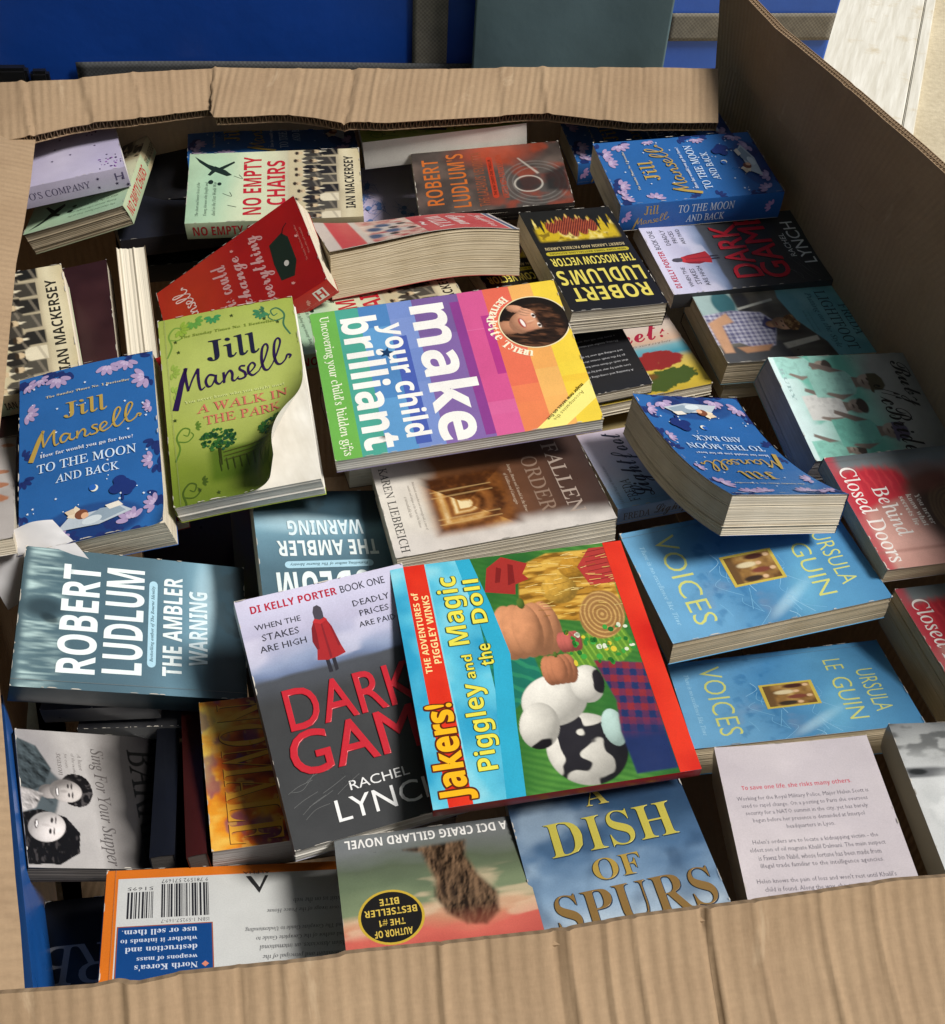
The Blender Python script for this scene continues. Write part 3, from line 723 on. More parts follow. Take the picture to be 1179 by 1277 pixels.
# brighter bag sheet on the right, likewise made tall to keep sky light out
b2, w2 = bag("brighter blue tarpaulin screen with level grey strap behind the raised box side, heightened to block sky light", (0, 1672), .232, .49, 2.05, M_BLUE2, 9, None)
soft_sheet("strap", M_WEB, .234, .488, GZ + .044, GZ + .084, lambda X, Z: w2(X, Z) + .004 + .0 * X, b2, 30, 8, .0025)
# unseen roof and side sheet added to cut sky light; sun enters at right
rf = yaw_empty("added_shade_canopy", (0, 0, 0), 0)
tag(rf, "unseen grey green canvas roof and side sheet added to shade the cardboard box", "added canopy")
_rx, _ry = np.meshgrid(np.linspace(-2.6, .42, 30), np.linspace(-1.9, 1.66, 30), indexing='ij')
_rz = 2.42 - .05 * (_rx + 1) ** 2 * .3 + .05 * (vnoise(_rx * 10 + 40, _ry * 10 + 40, 6, 3) - .5)
_rv = np.column_stack([_rx.ravel(), _ry.ravel(), _rz.ravel()])
_q = grid_quads(30, 30)
link("added_roof_sheet", mesh_from("added_roof_sheet", np.vstack([_rv, _rv + [0, 0, .002]]), quads=np.vstack([_q[:, ::-1], _q + len(_rv)])), M_TEAL, rf)
soft = soft_sheet("added_side_sheet", M_TEAL, -1.9, 1.35, .01, 2.35, lambda X, Z: .012 * np.sin(X * 9) + .02 * (vnoise(X + 9, Z + 4, .3, 5) - .5), rf, 60, 30)
soft.location = (-2.45, 0, 0); soft.rotation_euler = (0, 0, math.radians(90))
for px_, py_ in ((-2.58, -1.88), (-2.58, 1.64), (.40, 1.90)):
    o = box_part("pole", M_BLACK, (0, 0, 0), (.035, .035, 2.36), 0, None, .008, 2); o.parent = rf; o.location = (px_, py_, 1.18)
# black buckle lying at the foot of the blue bag
bk = yaw_empty("strap_buckle", (-.640, 1.452, GZ + .075), YAW)
bk.location = (-.655, 1.470, 0)
tag(bk, "black plastic buckle and strap end in front of the deep blue screen", "buckle")
for nm, c, s in (("buckle_body", (-.01, 0, GZ + .028), (.06, .018, .032)), ("strap_end", (.10, .006, GZ + .012), (.22, .006, .02)), ("clip", (.035, -.004, GZ + .03), (.024, .016, .022))):
    o = box_part(nm, M_BLACK, (0, 0, 0), s, 0, None, .004, 2)
    o.parent = bk; o.location = c
o = box_part("webbing_strap", M_BLACK, (0, 0, 0), (.03, .006, GZ + .02), 0, None, .002, 1); o.parent = bk; o.location = (-.01, .006, (GZ + .02) / 2)

# white painted board lying on the concrete
def mat_white_wood():
    k = NT("weathered_white_paint")
    tc = k.n("ShaderNodeTexCoord"); v = tc.outputs["Object"]
    gr = k.noise(1, 5, .65, k.mapping(v, (60, 4, 4)))
    pt = k.noise(9, 5, .7, v)
    c = k.mix(k.ramp(gr, .35, .68), (.62, .59, .50), (.80, .78, .70))
    c = k.mix(k.ramp(pt, .58, .70), c, (.60, .53, .39))
    sp = k.noise(70, 3, .7, v)
    c = k.mix(k.math('MULTIPLY', k.ramp(sp, .70, .76), .7), c, (.2, .15, .10))
    k.l(c, k.b.inputs["Base Color"]); k.val(k.b, "Roughness", .6)
    k.bump(gr, .4, .003)
    return k.m
wb = bpy.data.objects.new("wooden_board", None); COL.objects.link(wb)
tag(wb, "weathered white painted wooden board lying on sunlit concrete beside the box", "board")
_a, _b = np.array([.720, 2.84]), np.array([1.05, 3.98])
_dir = (_b - _a) / np.linalg.norm(_b - _a); _ang = math.atan2(_dir[1], _dir[0]) - math.pi / 2
wb.location = (.86, 3.22, 0); wb.rotation_euler = (0, 0, _ang)
M_WOOD = mat_white_wood()
for nm, x0, x1, z1 in (("plank", -.07, .250, .030), ("plank", .253, .283, .027)):
    o = box_part(nm, M_WOOD, (0, 0, 0), (x1 - x0, 2.6, z1 - .002), 0, None, .003, 2)
    o.parent = wb; o.location = ((x0 + x1) / 2, .55, z1 / 2 + .001)

# ------------------------------------------------------------------ the cardboard box
def creases(u_m, v, lst, rg):
    """ridges, dents and folds that run along the flutes; u in metres"""
    d = np.zeros_like(u_m)
    for u0, sl, amp, wd, kind in lst:
        wob = .0025 * (vnoise(v * 6 + u0 * 50, u0 * 30 + 0 * v, 1.0, 5, 2) - .5) * 2
        t = (u_m - u0 - sl * (v - .5) - wob) / wd
        if kind == 'ridge': d += amp * np.exp(-t * t)
        elif kind == 'step': d += amp * (1 / (1 + np.exp(-np.clip(t * 3, -30, 30))) - .5) * np.exp(-np.abs(u_m - u0) / (wd * 14))
        else: d += -amp * np.exp(-np.abs(t) * 1.6)
    return d

def board(name, P, th=.006, open_edges=('v1',), parent=None, layers=1, period=.0068, crease=(), rough=.0006, seed=1, flip=False, label=None):
    """corrugated sheet over a grid of points P[nu, nv, 3] (metres): two liners with fluting between them at the cut edge"""
    nu, nv, _ = P.shape
    du = np.concatenate([[0], np.cumsum(np.linalg.norm(np.diff(P[:, 0], axis=0), axis=1))])
    dv = np.concatenate([[0], np.cumsum(np.linalg.norm(np.diff(P[nu // 2], axis=0), axis=1))])
    N = np.cross(np.gradient(P, axis=0), np.gradient(P, axis=1)); N /= np.linalg.norm(N, axis=2)[..., None] + 1e-12
    if flip: N = -N
    U, Vv = np.meshgrid(du, np.linspace(0, 1, nv), indexing='ij')
    d = creases(U, Vv, crease, None) + rough * 2 * (vnoise(U * 1000 + 50, Vv * dv[-1] * 1000 + 50, 60, seed, 3) - .5)
    T = P + N * d[..., None]
    Bt = P + N * (d * .6 - th)[..., None]
    li = .0009
    V, Q, UV = [], [], []; off = 0
    def add(A, rev):
        nonlocal off
        a, b = A.shape[:2]
        V.append(A.reshape(-1, 3)); q = grid_quads(a, b, off)
        Q.append(q[:, ::-1] if rev else q); off += a * b
    uvg = np.stack(np.meshgrid(du, dv, indexing='ij'), -1)
    rev = flip
    add(T, rev); UV.append(uvg.reshape(-1, 2)); add(Bt, not rev); UV.append(uvg.reshape(-1, 2))
    def strip(a, b, uvs):
        nonlocal off
        n = len(a); V.append(np.vstack([a, b])); UV.append(np.vstack([uvs, uvs]))
        Q.append(np.array([(off + i, off + i + 1, off + n + i + 1, off + n + i) for i in range(n - 1)])); off += 2 * n
    edges = {'u0': (np.s_[0, :]), 'u1': (np.s_[-1, :]), 'v0': (np.s_[:, 0]), 'v1': (np.s_[:, -1])}
    for e, sl in edges.items():
        if e not in open_edges: strip(T[sl], Bt[sl], uvg[sl]); continue
        # liner thickness at the cut edge
        ins = {'v1': np.s_[:, -2], 'v0': np.s_[:, 1], 'u0': np.s_[1, :], 'u1': np.s_[-2, :]}[e]
        a, b, nn = T[sl], Bt[sl], N[sl]
        inward = T[ins] - a; inward /= np.linalg.norm(inward, axis=1)[:, None]
        lt = [a, a - nn * li]; lb = [b, b + nn * li]
        strip(lt[0], lt[1], uvg[sl]); strip(lb[0], lb[1], uvg[sl])
        strip(lt[1], lt[1] + inward * .014, uvg[sl]); strip(lb[1], lb[1] + inward * .014, uvg[sl])
        L = np.concatenate([[0], np.cumsum(np.linalg.norm(np.diff(a, axis=0), axis=1))])
        m = int(L[-1] / period * 8); s = np.linspace(0, L[-1], m)
        ip = lambda A: np.stack([np.interp(s, L, A[:, i]) for i in range(3)], -1)
        top_, bot_, inw = ip(lt[1]), ip(lb[1]), ip(inward)
        for k in range(layers):
            ph = 2 * np.pi * s / (period * (1.0 if k == 0 else .72)) + 1.1 * np.sin(s * 37) + k
            w = .5 + .5 * np.clip(1.25 * np.sin(ph), -1, 1)
            f0, f1 = k / layers, (k + 1) / layers
            f = f0 + (f1 - f0) * w
            c = top_ * (1 - f[:, None]) + bot_ * f[:, None] + inw * .0006
            t_ = ip(np.gradient(lt[1], axis=0)); t_ /= np.linalg.norm(t_, axis=1)[:, None]
            nrm = ip(nn)
            uvs = np.column_stack([s, np.zeros(m)])
            g = np.gradient(c, axis=0); side = np.cross(g, inw); side /= np.linalg.norm(side, axis=1)[:, None] + 1e-12
            h = .00028
            strip(c + side * h, c - side * h, uvs)                # cut edge of the fluting paper
            strip(c + side * h, c + side * h + inw * .014, uvs); strip(c - side * h, c - side * h + inw * .014, uvs)
            if k < layers - 1:
                cm = top_ * (1 - f1) + bot_ * f1
                strip(cm + nrm * .0003, cm - nrm * .0003, uvs); strip(cm, cm + inw * .014, uvs)
    me = mesh_from(name, np.vstack(V), quads=np.vstack(Q), uv=np.vstack(UV))
    o = link(name, me, M_KRAFT, parent)
    if label: o["label"] = label
    return o

carton = bpy.data.objects.new("cardboard_box", None); COL.objects.link(carton)
tag(carton, "big open brown corrugated cardboard box full of second-hand paperback books", "box")
def poly_interp(pts, n):
    A = np.array([V3(p) for p in pts]); L = np.concatenate([[0], np.cumsum(np.linalg.norm(np.diff(A, axis=0), axis=1))])
    s = np.linspace(0, L[-1], n)
    return np.stack([np.interp(s, L, A[:, i]) for i in range(3)], -1), s, L
def loft(A, B, nv):
    t = np.linspace(0, 1, nv)[None, :, None]
    return A[:, None, :] * (1 - t) + B[:, None, :] * t
NU = 420
ft, sft, _ = poly_interp(FAR_TOP, NU); fl_, _, _ = poly_interp(FAR_LOW, NU)
_x = lambda px: sft[-1] * (np.interp(px, FAR_PX, FAR_FR))
far_cr = [(_x(30), .004, .0030, .004, 'ridge'), (_x(37), .004, .0035, .003, 'dent'), (_x(106), .012, .005, .005, 'step'), (_x(170), .006, .0022, .004, 'ridge'),
          (_x(267), .001, .0034, .0022, 'step'), (_x(268), .001, .003, .002, 'ridge'), (_x(374), .001, .0016, .003, 'ridge'), (_x(442), .001, .005, .0018, 'dent'), (_x(447), .001, .003, .002, 'step'),
          (_x(472), .001, .0014, .003, 'ridge'), (_x(630), .014, .0028, .005, 'step'), (_x(684), .016, .0030, .005, 'ridge'), (_x(752), .016, .0024, .005, 'step'), (_x(806), .008, .0014, .004, 'dent'),
          (_x(215), .002, .0012, .003, 'ridge'), (_x(330), .001, .0012, .003, 'dent'), (_x(560), .001, .0012, .003, 'dent')]
board('flap', loft(ft, fl_, 26), open_edges=('v1',), parent=carton, crease=[(a, b, c * .7, d * .8, e) for a, b, c, d, e in far_cr], rough=.0008, seed=4, layers=1, period=.0076, flip=True, th=.0125, label="creased flap folded in over the books at the back")
# back wall below the fold
lo = ft.copy(); lo[:, 2] = .02
board('wall', loft(ft[::6] - [0, -.004, .004], lo[::6] - [0, -.004, 0], 12), open_edges=(), parent=carton, rough=.002, seed=8)
# right side: wall with its flap standing up
rt, srt, _ = poly_interp(RIGHT_RIM, 360); rm, _, _ = poly_interp(RIGHT_FOLD, 360); rb = rm.copy(); rb[:, 2] = .02
board('flap', loft(rm, rt, 22), open_edges=('v1', 'u0'), parent=carton, rough=.0016, seed=12, layers=2, th=.0125, period=.0066, crease=[(.3, .02, .002, .006, 'ridge'), (.72, .01, .002, .005, 'dent')], flip=False, label="side flap standing upright and throwing a shadow")
board('wall', loft(rb[::4], rm[::4] + [.001, 0, 0], 14), open_edges=(), parent=carton, rough=.003, seed=13, th=.0075)
# left flap folded in
lt_, _, _ = poly_interp(LEFT_IN, 300); lo_, _, _ = poly_interp(LEFT_OUT, 300)
board('flap', loft(lo_, lt_, 16), open_edges=('v1',), parent=carton, rough=.0018, seed=15, crease=[(.25, .0, .002, .004, 'ridge'), (.6, .0, .002, .004, 'dent')], label="narrow flap folded in along the side")
lb_ = lo_.copy(); lb_[:, 2] = .02
board('wall', loft(lo_[::4] - [.003, 0, .003], lb_[::4] - [.003, 0, 0], 12), open_edges=(), parent=carton, rough=.002, seed=16, flip=True)
# front: wall and the flap folded outwards towards the viewer
fr, sfr, _ = poly_interp(FRONT_RIM, NU)
out = fr + np.array([.20, -.95, -.40]) * .30
_y = lambda px: sfr[-1] * np.interp(px, FRONT_PX, FRONT_FR)
rgc = random.Random(12)
fcr = [(_y(163), .004, .0022, .0022, 'ridge'), (_y(228), .003, .0035, .003, 'dent'), (_y(300), .002, .0030, .003, 'dent'), (_y(358), .002, .0016, .003, 'ridge'), (_y(552), .005, .0028, .0025, 'ridge'), (_y(700), .006, .0042, .0035, 'dent'), (_y(716), .006, .0034, .003, 'ridge'),
       (_y(760), .006, .0022, .0025, 'ridge'), (_y(802), .012, .0022, .0025, 'ridge'), (_y(884), .008, .0040, .003, 'dent'), (_y(892), .008, .0032, .0025, 'ridge'), (_y(952), .010, .0024, .0025, 'ridge'), (_y(1032), .010, .0018, .003, 'ridge'), (_y(1100), .012, .0024, .0028, 'ridge'), (_y(465), .004, .0014, .003, 'dent'), (_y(610), .004, .0014, .003, 'dent')]
t2 = np.linspace(0, 1, 40)[None, :, None]
PF = loft(fr, out, 40)
PF = PF + np.array([0, 0, 1.0]) * (-.012 * (1 - np.exp(-(t2 * .30) / .02)) + 0)      # the fold rolls over
board('flap', PF, open_edges=('u1',), parent=carton, crease=[(a, b, c * .85, d * .7, e) for a, b, c, d, e in fcr], rough=.0007, seed=21, flip=True, th=.006, label="creased flap folded outwards along the front")
fb = fr.copy(); fb[:, 2] = .02
board('wall', loft(fr[::6] + [0, .001, -.006], fb[::6] + [0, .001, 0], 12), open_edges=(), parent=carton, rough=.002, seed=22)
# floor of the box
fp = [V3(p) for p in (FRONT_RIM[0], FRONT_RIM[-1], RIGHT_FOLD[-1], RIGHT_FOLD[0], FAR_TOP[0], LEFT_OUT[-1])]
fpts = np.array([[p[0], p[1], .024] for p in fp])
link('floor_panel', mesh_from('floor_panel', fpts, tris=[(0, 1, 2), (0, 2, 3), (0, 3, 4), (0, 4, 5)], uv=fpts[:, :2]), M_KRAFT, carton)
# ------------------------------------------------------------------ one book

def lift_bend(l0, l1, bow=0.0, p=2.2):
    """cover rising towards the fore-edge: l0 at the head, l1 at the tail; bow lifts the middle"""
    def f(u, v):
        dz = (l0 * (1 - v) + l1 * v) * np.clip(u, 0, 1) ** p + bow * 4 * v * (1 - v) * np.clip(u, 0, 1)
        return np.zeros_like(u), np.zeros_like(u), dz
    return f

def build_book(fit, label, art, paper='cream', spine='#555555', back='#777777', spine_art=None, hard=False, up='front',
               bend=None, pbend=None, crop=(0.0, 1.0), group=GROUP, name='paperback_book', inset=0.6, lab_parts=None, seed=None, cover_t=None, wear=True, fine=False):
    ce, M, W, H, T = fit
    rg = np.random.default_rng(abs(hash(label)) % 1000 if seed is None else seed)
    M = np.array(M); ce = np.array(ce)
    n = M[:, 2]
    base = ce - n * T
    root = bpy.data.objects.new(name, None)
    COL.objects.link(root)
    root.empty_display_size = .02
    mw = Matrix.Identity(4)
    for i in range(3):
        for j in range(3): mw[i][j] = M[i][j]
        mw[i][3] = base[i] * MM
    mw[2][3] += GZ
    root.matrix_world = mw
    tag(root, label, 'book', group)
    ct = cover_t or (2.4 if hard else .38)
    sgn = -1.0 if up == 'front' else 1.0            # side of the spine in the local frame
    zero = lambda u, v: (np.zeros_like(u), np.zeros_like(u), np.zeros_like(u))
    cb = bend or zero
    pb = pbend or (lambda u, v: tuple(q * .75 for q in cb(u, v)))
    bent = bend is not None
    v0, v1 = crop
    def place(u, v, z, fn):                         # u,v in 0..1 from the art's left / head
        uu = u if up == 'front' else 1 - u          # distance from the spine
        dx, dy, dz = fn(uu, v)
        return np.column_stack([((u - .5) * W - sgn * dx * 1.0), (.5 - v) * H + dy, z + dz]) * MM
    # --- printed top cover, with rubbed edges and the reading crease along the spine
    nflat = len(art.flat); k0 = art.k
    if wear:
        aw, ah = art.w, art.h
        art.k += 30
        xs = 6.5 * aw / W if up == 'front' else aw - 6.5 * aw / W
        if rg.random() < .45: art.line([(xs, 0), (xs + rg.uniform(-.3, .3), ah * .5), (xs, ah)], .22, '#77736c')
        art.k -= 1
        for i in range(rg.integers(22, 40)):
            e = rg.integers(0, 4); L = rg.uniform(1.5, 11); wd = rg.uniform(.2, .95); t0 = rg.random()
            cl = C('#d6cfc4') * rg.uniform(.55, 1.0)
            if e == 0: x = t0 * aw; P_ = [(x, v0 * ah), (x + L, v0 * ah), (x + L * .7, v0 * ah + wd), (x + L * .2, v0 * ah + wd)]
            elif e == 1: x = t0 * aw; P_ = [(x, v1 * ah), (x + L, v1 * ah), (x + L * .7, v1 * ah - wd), (x + L * .2, v1 * ah - wd)]
            elif e == 2: y = t0 * ah; P_ = [(0, y), (0, y + L), (wd, y + L * .7), (wd, y + L * .2)]
            else: y = t0 * ah; P_ = [(aw, y), (aw, y + L), (aw - wd, y + L * .7), (aw - wd, y + L * .2)]
            art.poly(P_, cl); art.k -= 1
        for cx, cy in ((0, v0 * ah), (aw, v0 * ah), (0, v1 * ah), (aw, v1 * ah)):
            q = rg.uniform(.8, 2.6); art.poly([(cx, cy), (cx + (q if cx == 0 else -q), cy), (cx, cy + (q if cy == v0 * ah else -q))], '#cfc8bc'); art.k -= 1
    V, tr, qd, ink, foil = art_arrays(art, (0, v0 * art.h, art.w, v1 * art.h), bent, 2.5 if fine else 8.0)
    del art.flat[nflat:]; art.k = k0
    P = place(V[:, 0] / art.w, V[:, 1] / art.h, T + V[:, 2], cb)
    nv = len(P)
    # card thickness: rim and underside
    k = 52 if fine else 14
    ring_u = np.concatenate([np.linspace(0, 1, k), np.ones(k), np.linspace(1, 0, k), np.zeros(k)])
    vv = np.linspace(v0, v1, k)
    ring_v = np.concatenate([np.full(k, v0), vv, np.full(k, v1), vv[::-1]])
    R0 = place(ring_u, ring_v, np.full(4 * k, T + .02), cb); R1 = place(ring_u, ring_v, np.full(4 * k, T - ct), cb)
    m = 4 * k
    rq = np.array([(nv + i, nv + m + i, nv + m + (i + 1) % m, nv + (i + 1) % m) for i in range(m)])
    gu, gv = np.meshgrid(np.linspace(0, 1, k), vv, indexing='ij')
    U0 = place(gu.ravel(), gv.ravel(), np.full(gu.size, T - ct), cb)
    uq = grid_quads(k, k, nv + 2 * m)
    rim = C('#d8d2c6') if not hard else C(back)
    inkall = np.vstack([ink, np.broadcast_to(rim, (2 * m, 3)), np.broadcast_to(C('#e2ddd2'), (len(U0), 3))])
    foall = np.concatenate([foil, np.zeros(2 * m + len(U0))])
    quads = [rq, uq] + ([qd] if qd is not None else [])
    top = mesh_from("cover", np.vstack([P, R0, R1, U0]), tris=tr, quads=np.vstack(quads), ink=inkall, foil=foall)
    link('front_cover' if up == 'front' else 'back_cover', top, M_INK, root)
    # --- bottom cover
    B = []
    for z in (0.0, ct):
        B.append(np.column_stack([((gu - .5) * W).ravel(), ((.5 - gv) * H).ravel(), np.full(gu.size, z)]) * MM)
    b0 = np.column_stack([(ring_u - .5) * W, (.5 - ring_v) * H, np.zeros(m)]) * MM
    b1 = b0.copy(); b1[:, 2] = ct * MM
    o2 = 2 * k * k
    bq = np.vstack([grid_quads(k, k, 0), grid_quads(k, k, k * k)[:, ::-1],
                    np.array([(o2 + i, o2 + (i + 1) % m, o2 + m + (i + 1) % m, o2 + m + i) for i in range(m)])])
    bme = mesh_from("cover", np.vstack(B + [b0, b1]), quads=bq, ink=np.broadcast_to(C(back), (o2 + 2 * m, 3)))
    link('back_cover' if up == 'front' else 'front_cover', bme, M_INK, root)
    # --- spine
    sa = spine_art or Art(H, T, spine)
    Vs, ts, qs, inks, fos = art_arrays(sa, (v0 * sa.w, 0, v1 * sa.w, sa.h), True)
    if up == 'front': vv_ = Vs[:, 0] / sa.w
    else: vv_ = Vs[:, 0] / sa.w
    f = Vs[:, 1] / sa.h
    dx, dy, dz = cb(np.zeros(len(f)), vv_)
    bul = (.9 if not hard else 1.6) * (1 - (2 * f - 1) ** 4) + Vs[:, 2]
    Ps = np.column_stack([sgn * (W / 2 + bul), (.5 - vv_) * H, (T + .1) * (1 - f) + dz * (1 - f)]) * MM
    if up == 'back' :
        if ts is not None: ts = ts[:, ::-1]
        if qs is not None: qs = qs[:, ::-1]
    link('spine', mesh_from("spine", Ps, tris=ts, quads=qs, ink=inks, foil=fos), M_INK, root)
    # --- page block
    ins = inset if not hard else 3.0
    nl = max(8, int(T / .7)); k2 = 18
    su = np.linspace(0, 1, k2)
    e_u = ins / W if True else 0; e_v = ins / H
    lo_u, hi_u = (.002, 1 - e_u) if up == 'front' else (e_u, .998)
    pv0, pv1 = max(v0, e_v), min(v1, 1 - e_v)
    ru = np.concatenate([lo_u + (hi_u - lo_u) * su, np.full(k2, hi_u), hi_u - (hi_u - lo_u) * su, np.full(k2, lo_u)])
    sv = pv0 + (pv1 - pv0) * su
    rv = np.concatenate([np.full(k2, pv0), sv, np.full(k2, pv1), sv[::-1]])
    mm = 4 * k2
    rows = []
    nx = np.concatenate([np.zeros(k2), np.ones(k2), np.zeros(k2), -np.ones(k2)])
    ny = np.concatenate([np.ones(k2), np.zeros(k2), -np.ones(k2), np.zeros(k2)])
    for i in range(nl + 1):
        t = i / nl
        dx, dy, dz = pb(ru if up == 'front' else 1 - ru, rv)
        j = rg.normal(0, .13) + (rg.normal(0, .4) if rg.random() < .12 else 0) + .3 * math.sin(t * 5 + rg.random() * .3)
        z = ct + (T - 2 * ct - .06) * t + dz * t
        rows.append(np.column_stack([(ru - .5) * W + nx * j - sgn * dx * t, (.5 - rv) * H + ny * j, z]) * MM)
    gu2, gv2 = np.meshgrid(lo_u + (hi_u - lo_u) * su, sv, indexing='ij')
    dx, dy, dz = pb(gu2.ravel() if up == 'front' else 1 - gu2.ravel(), gv2.ravel())
    top2 = np.column_stack([((gu2.ravel() - .5) * W - sgn * dx), (.5 - gv2.ravel()) * H, T - ct - .06 + dz]) * MM
    pq = []
    for i in range(nl):
        for q in range(mm):
            a = i * mm + q; b = i * mm + (q + 1) % mm
            pq.append((a, a + mm, b + mm, b))
    pq = np.vstack([np.array(pq), grid_quads(k2, k2, (nl + 1) * mm)[:, ::-1]])
    link('page_block', mesh_from("pages", np.vstack(rows + [top2]), quads=pq, smooth=False), M_PG[paper], root)
    return root

def stand_book(fit, label, paper, cover, top='spine', depth=120.0, spine_art=None, name='paperback_book', tilt=0.0):
    """a book standing on edge: the rectangle of the fit is its spine (or fore-edge) seen from above"""
    ce, M, W, H, T = fit
    M = np.array(M); ce = np.array(ce)
    root = bpy.data.objects.new(name, None); COL.objects.link(root); root.empty_display_size = .02
    n = M[:, 2]; base = ce - n * depth
    mw = Matrix.Identity(4)
    for i in range(3):
        for j in range(3): mw[i][j] = M[i][j]
        mw[i][3] = base[i] * MM
    mw[2][3] += GZ
    root.matrix_world = mw
    tag(root, label, 'book', GROUP)
    def box(nm, x0, x1, y0, y1, z0, z1, mat, ink=None, part=None):
        bm = bmesh.new(); bmesh.ops.create_cube(bm, size=1)
        for v in bm.verts:
            v.co = Vector(((x0 + x1) / 2 + v.co.x * (x1 - x0), (y0 + y1) / 2 + v.co.y * (y1 - y0), (z0 + z1) / 2 + v.co.z * (z1 - z0))) * MM
        bmesh.ops.bevel(bm, geom=bm.edges[:], offset=.25 * MM, segments=1, affect='EDGES')
        me = bpy.data.meshes.new(nm); bm.to_mesh(me); bm.free()
        if ink is not None:
            a = me.attributes.new("ink", 'FLOAT_COLOR', 'POINT')
            a.data.foreach_set("color", np.tile(np.append(C(ink), 1), len(me.vertices)).astype(np.float32))
            me.attributes.new("foil", 'FLOAT', 'POINT')
        return link(part or nm, me, mat, root)
    w, h = W / 2, H / 2
    box('front_cover', -w, -w + .5, -h, h, 0, depth, M_INK, cover)
    box('back_cover', w - .5, w, -h, h, 0, depth, M_INK, cover)
    if top == 'spine':
        # page block rotated inside, spine strip on top
        box('page_block', -w + .6, w - .6, -h + 1, h - 1, 1, depth - .8, M_PG[paper])
        sa = spine_art or Art(H, W, cover)
        V, ts, qs, inks, fos = art_arrays(sa, (0, 0, sa.w, sa.h), True)
        f = V[:, 1] / sa.h; v = V[:, 0] / sa.w
        P = np.column_stack([(w + .02) * (1 - 2 * f), (.5 - v) * H, depth + .1 + .8 * (1 - (2 * f - 1) ** 4) + V[:, 2]]) * MM
        link('spine', mesh_from("spine", P, tris=ts, quads=qs, ink=inks, foil=fos), M_INK, root)
    else:
        k = 16; nl = 16
        # fore-edge up: a slightly hollow block of leaves
        xs = np.linspace(-w + .6, w - .6, nl); ys = np.linspace(-h + 1, h - 1, k)
        X, Y = np.meshgrid(xs, ys, indexing='ij')
        rg = np.random.default_rng(3); jit = rg.normal(0, .5, nl)[:, None]
        Z = depth - 2.5 + 1.6 * (X / w) ** 2 + jit + 0 * Y
        top_ = np.column_stack([X.ravel(), Y.ravel(), Z.ravel()])
        V = [top_]; Q = [grid_quads(nl, k)]; off = len(top_)
        for sel in (np.s_[0, :], np.s_[-1, :], np.s_[:, 0], np.s_[:, -1]):
            a = np.column_stack([X[sel], Y[sel], Z[sel]]); b = a.copy(); b[:, 2] = 1
            V += [a, b]; m = len(a)
            Q.append(np.array([(off + i, off + i + 1, off + m + i + 1, off + m + i) for i in range(m - 1)])); off += 2 * m
        me = mesh_from("pages", np.vstack(V) * MM, quads=np.vstack(Q), smooth=False)
        link('page_block', me, M_PG_SIDE, root)
        box('spine', -w, w, -h, h, 0, .8, M_INK, cover)
    return root
# ------------------------------------------------------------------ cover art
GOLD = '#c4a552'

def script_name(a, box, c, foil=0.0, wd=1.0):
    """a brush-script surname drawn as strokes"""
    x0, y0, x1, y1 = box
    S = [([(2, 50), (5, 38), (9, 22), (13, 9)], [5.2, 5, 4.4, 2.6]),
         ([(12, 9), (12, 20), (13, 33)], [2.2, 2.4, 2]), ([(13, 33), (17, 22), (22, 12)], [1.2, 1.6, 2.2]),
         ([(22, 12), (21.5, 24), (22.5, 34), (26, 32)], [2.4, 2.4, 1.8, 1]),
         ([(34, 22.5), (30, 21), (27, 26), (28, 32), (31, 32), (34, 26), (35, 22)], [1.6, 2, 2.2, 2, 1.4, 1.4, 2]),
         ([(35, 22), (34.5, 29), (37, 32), (40, 29)], [2.2, 2.2, 1.6, .9]),
         ([(41, 21), (41, 27), (40.6, 32)], [2, 2.2, 2]), ([(40.8, 30), (43, 24), (46, 20.5), (47.6, 24), (47, 30), (49, 31.5), (52, 28)], [1, 1.6, 2, 2.2, 2, 1.4, .9]),
         ([(58, 18.5), (54.5, 18), (53.6, 21), (57, 25), (57, 29.5), (53, 31), (51, 29.5)], [1.6, 1.6, 2, 2.2, 2, 1.6, 1.2]),
         ([(58, 28), (62, 25), (65.5, 20), (63.6, 16.5), (60.4, 20), (60, 26), (63, 29.5), (68, 26)], [.9, 1.4, 1.6, 1.6, 2, 2.2, 1.8, 1]),
         ([(68, 26), (73, 16), (77, 4), (75.6, -.5), (72.6, 4), (71, 16), (72, 25), (75, 26.5), (79, 21)], [1, 1.4, 1.6, 1.6, 2, 2.4, 2.2, 1.6, 1]),
         ([(79, 21), (83, 12), (87, 0), (85.6, -4.5), (82.6, 0), (81, 12), (82, 21), (85, 23), (89, 19), (91, 14.5), (93.4, 15.6), (92, 18.4)], [1, 1.4, 1.6, 1.6, 2, 2.4, 2.2, 1.6, 1.4, 1.8, 2, 1.4])]
    sx, sy = (x1 - x0) / 94.0, (y1 - y0) / 55.0
    q = (sx + sy) / 2 * wd
    for pts, w in S:
        a.line([(x0 + px * sx, y0 + (py + 5) * sy) for px, py in pts], np.array(w) * q, c, foil)
        a.k -= 1
    a.k += 1

def leaf_sprig(a, x, y, r, ang, c, n=5):
    for i in range(n):
        q = ang + (i - (n - 1) / 2) * 34
        dx, dy = math.cos(math.radians(q)), math.sin(math.radians(q))
        a.ell(x + dx * r * .62, y + dy * r * .62, r * .42, r * .2, c, rot=q, n=12); a.k -= 1
    a.k += 1

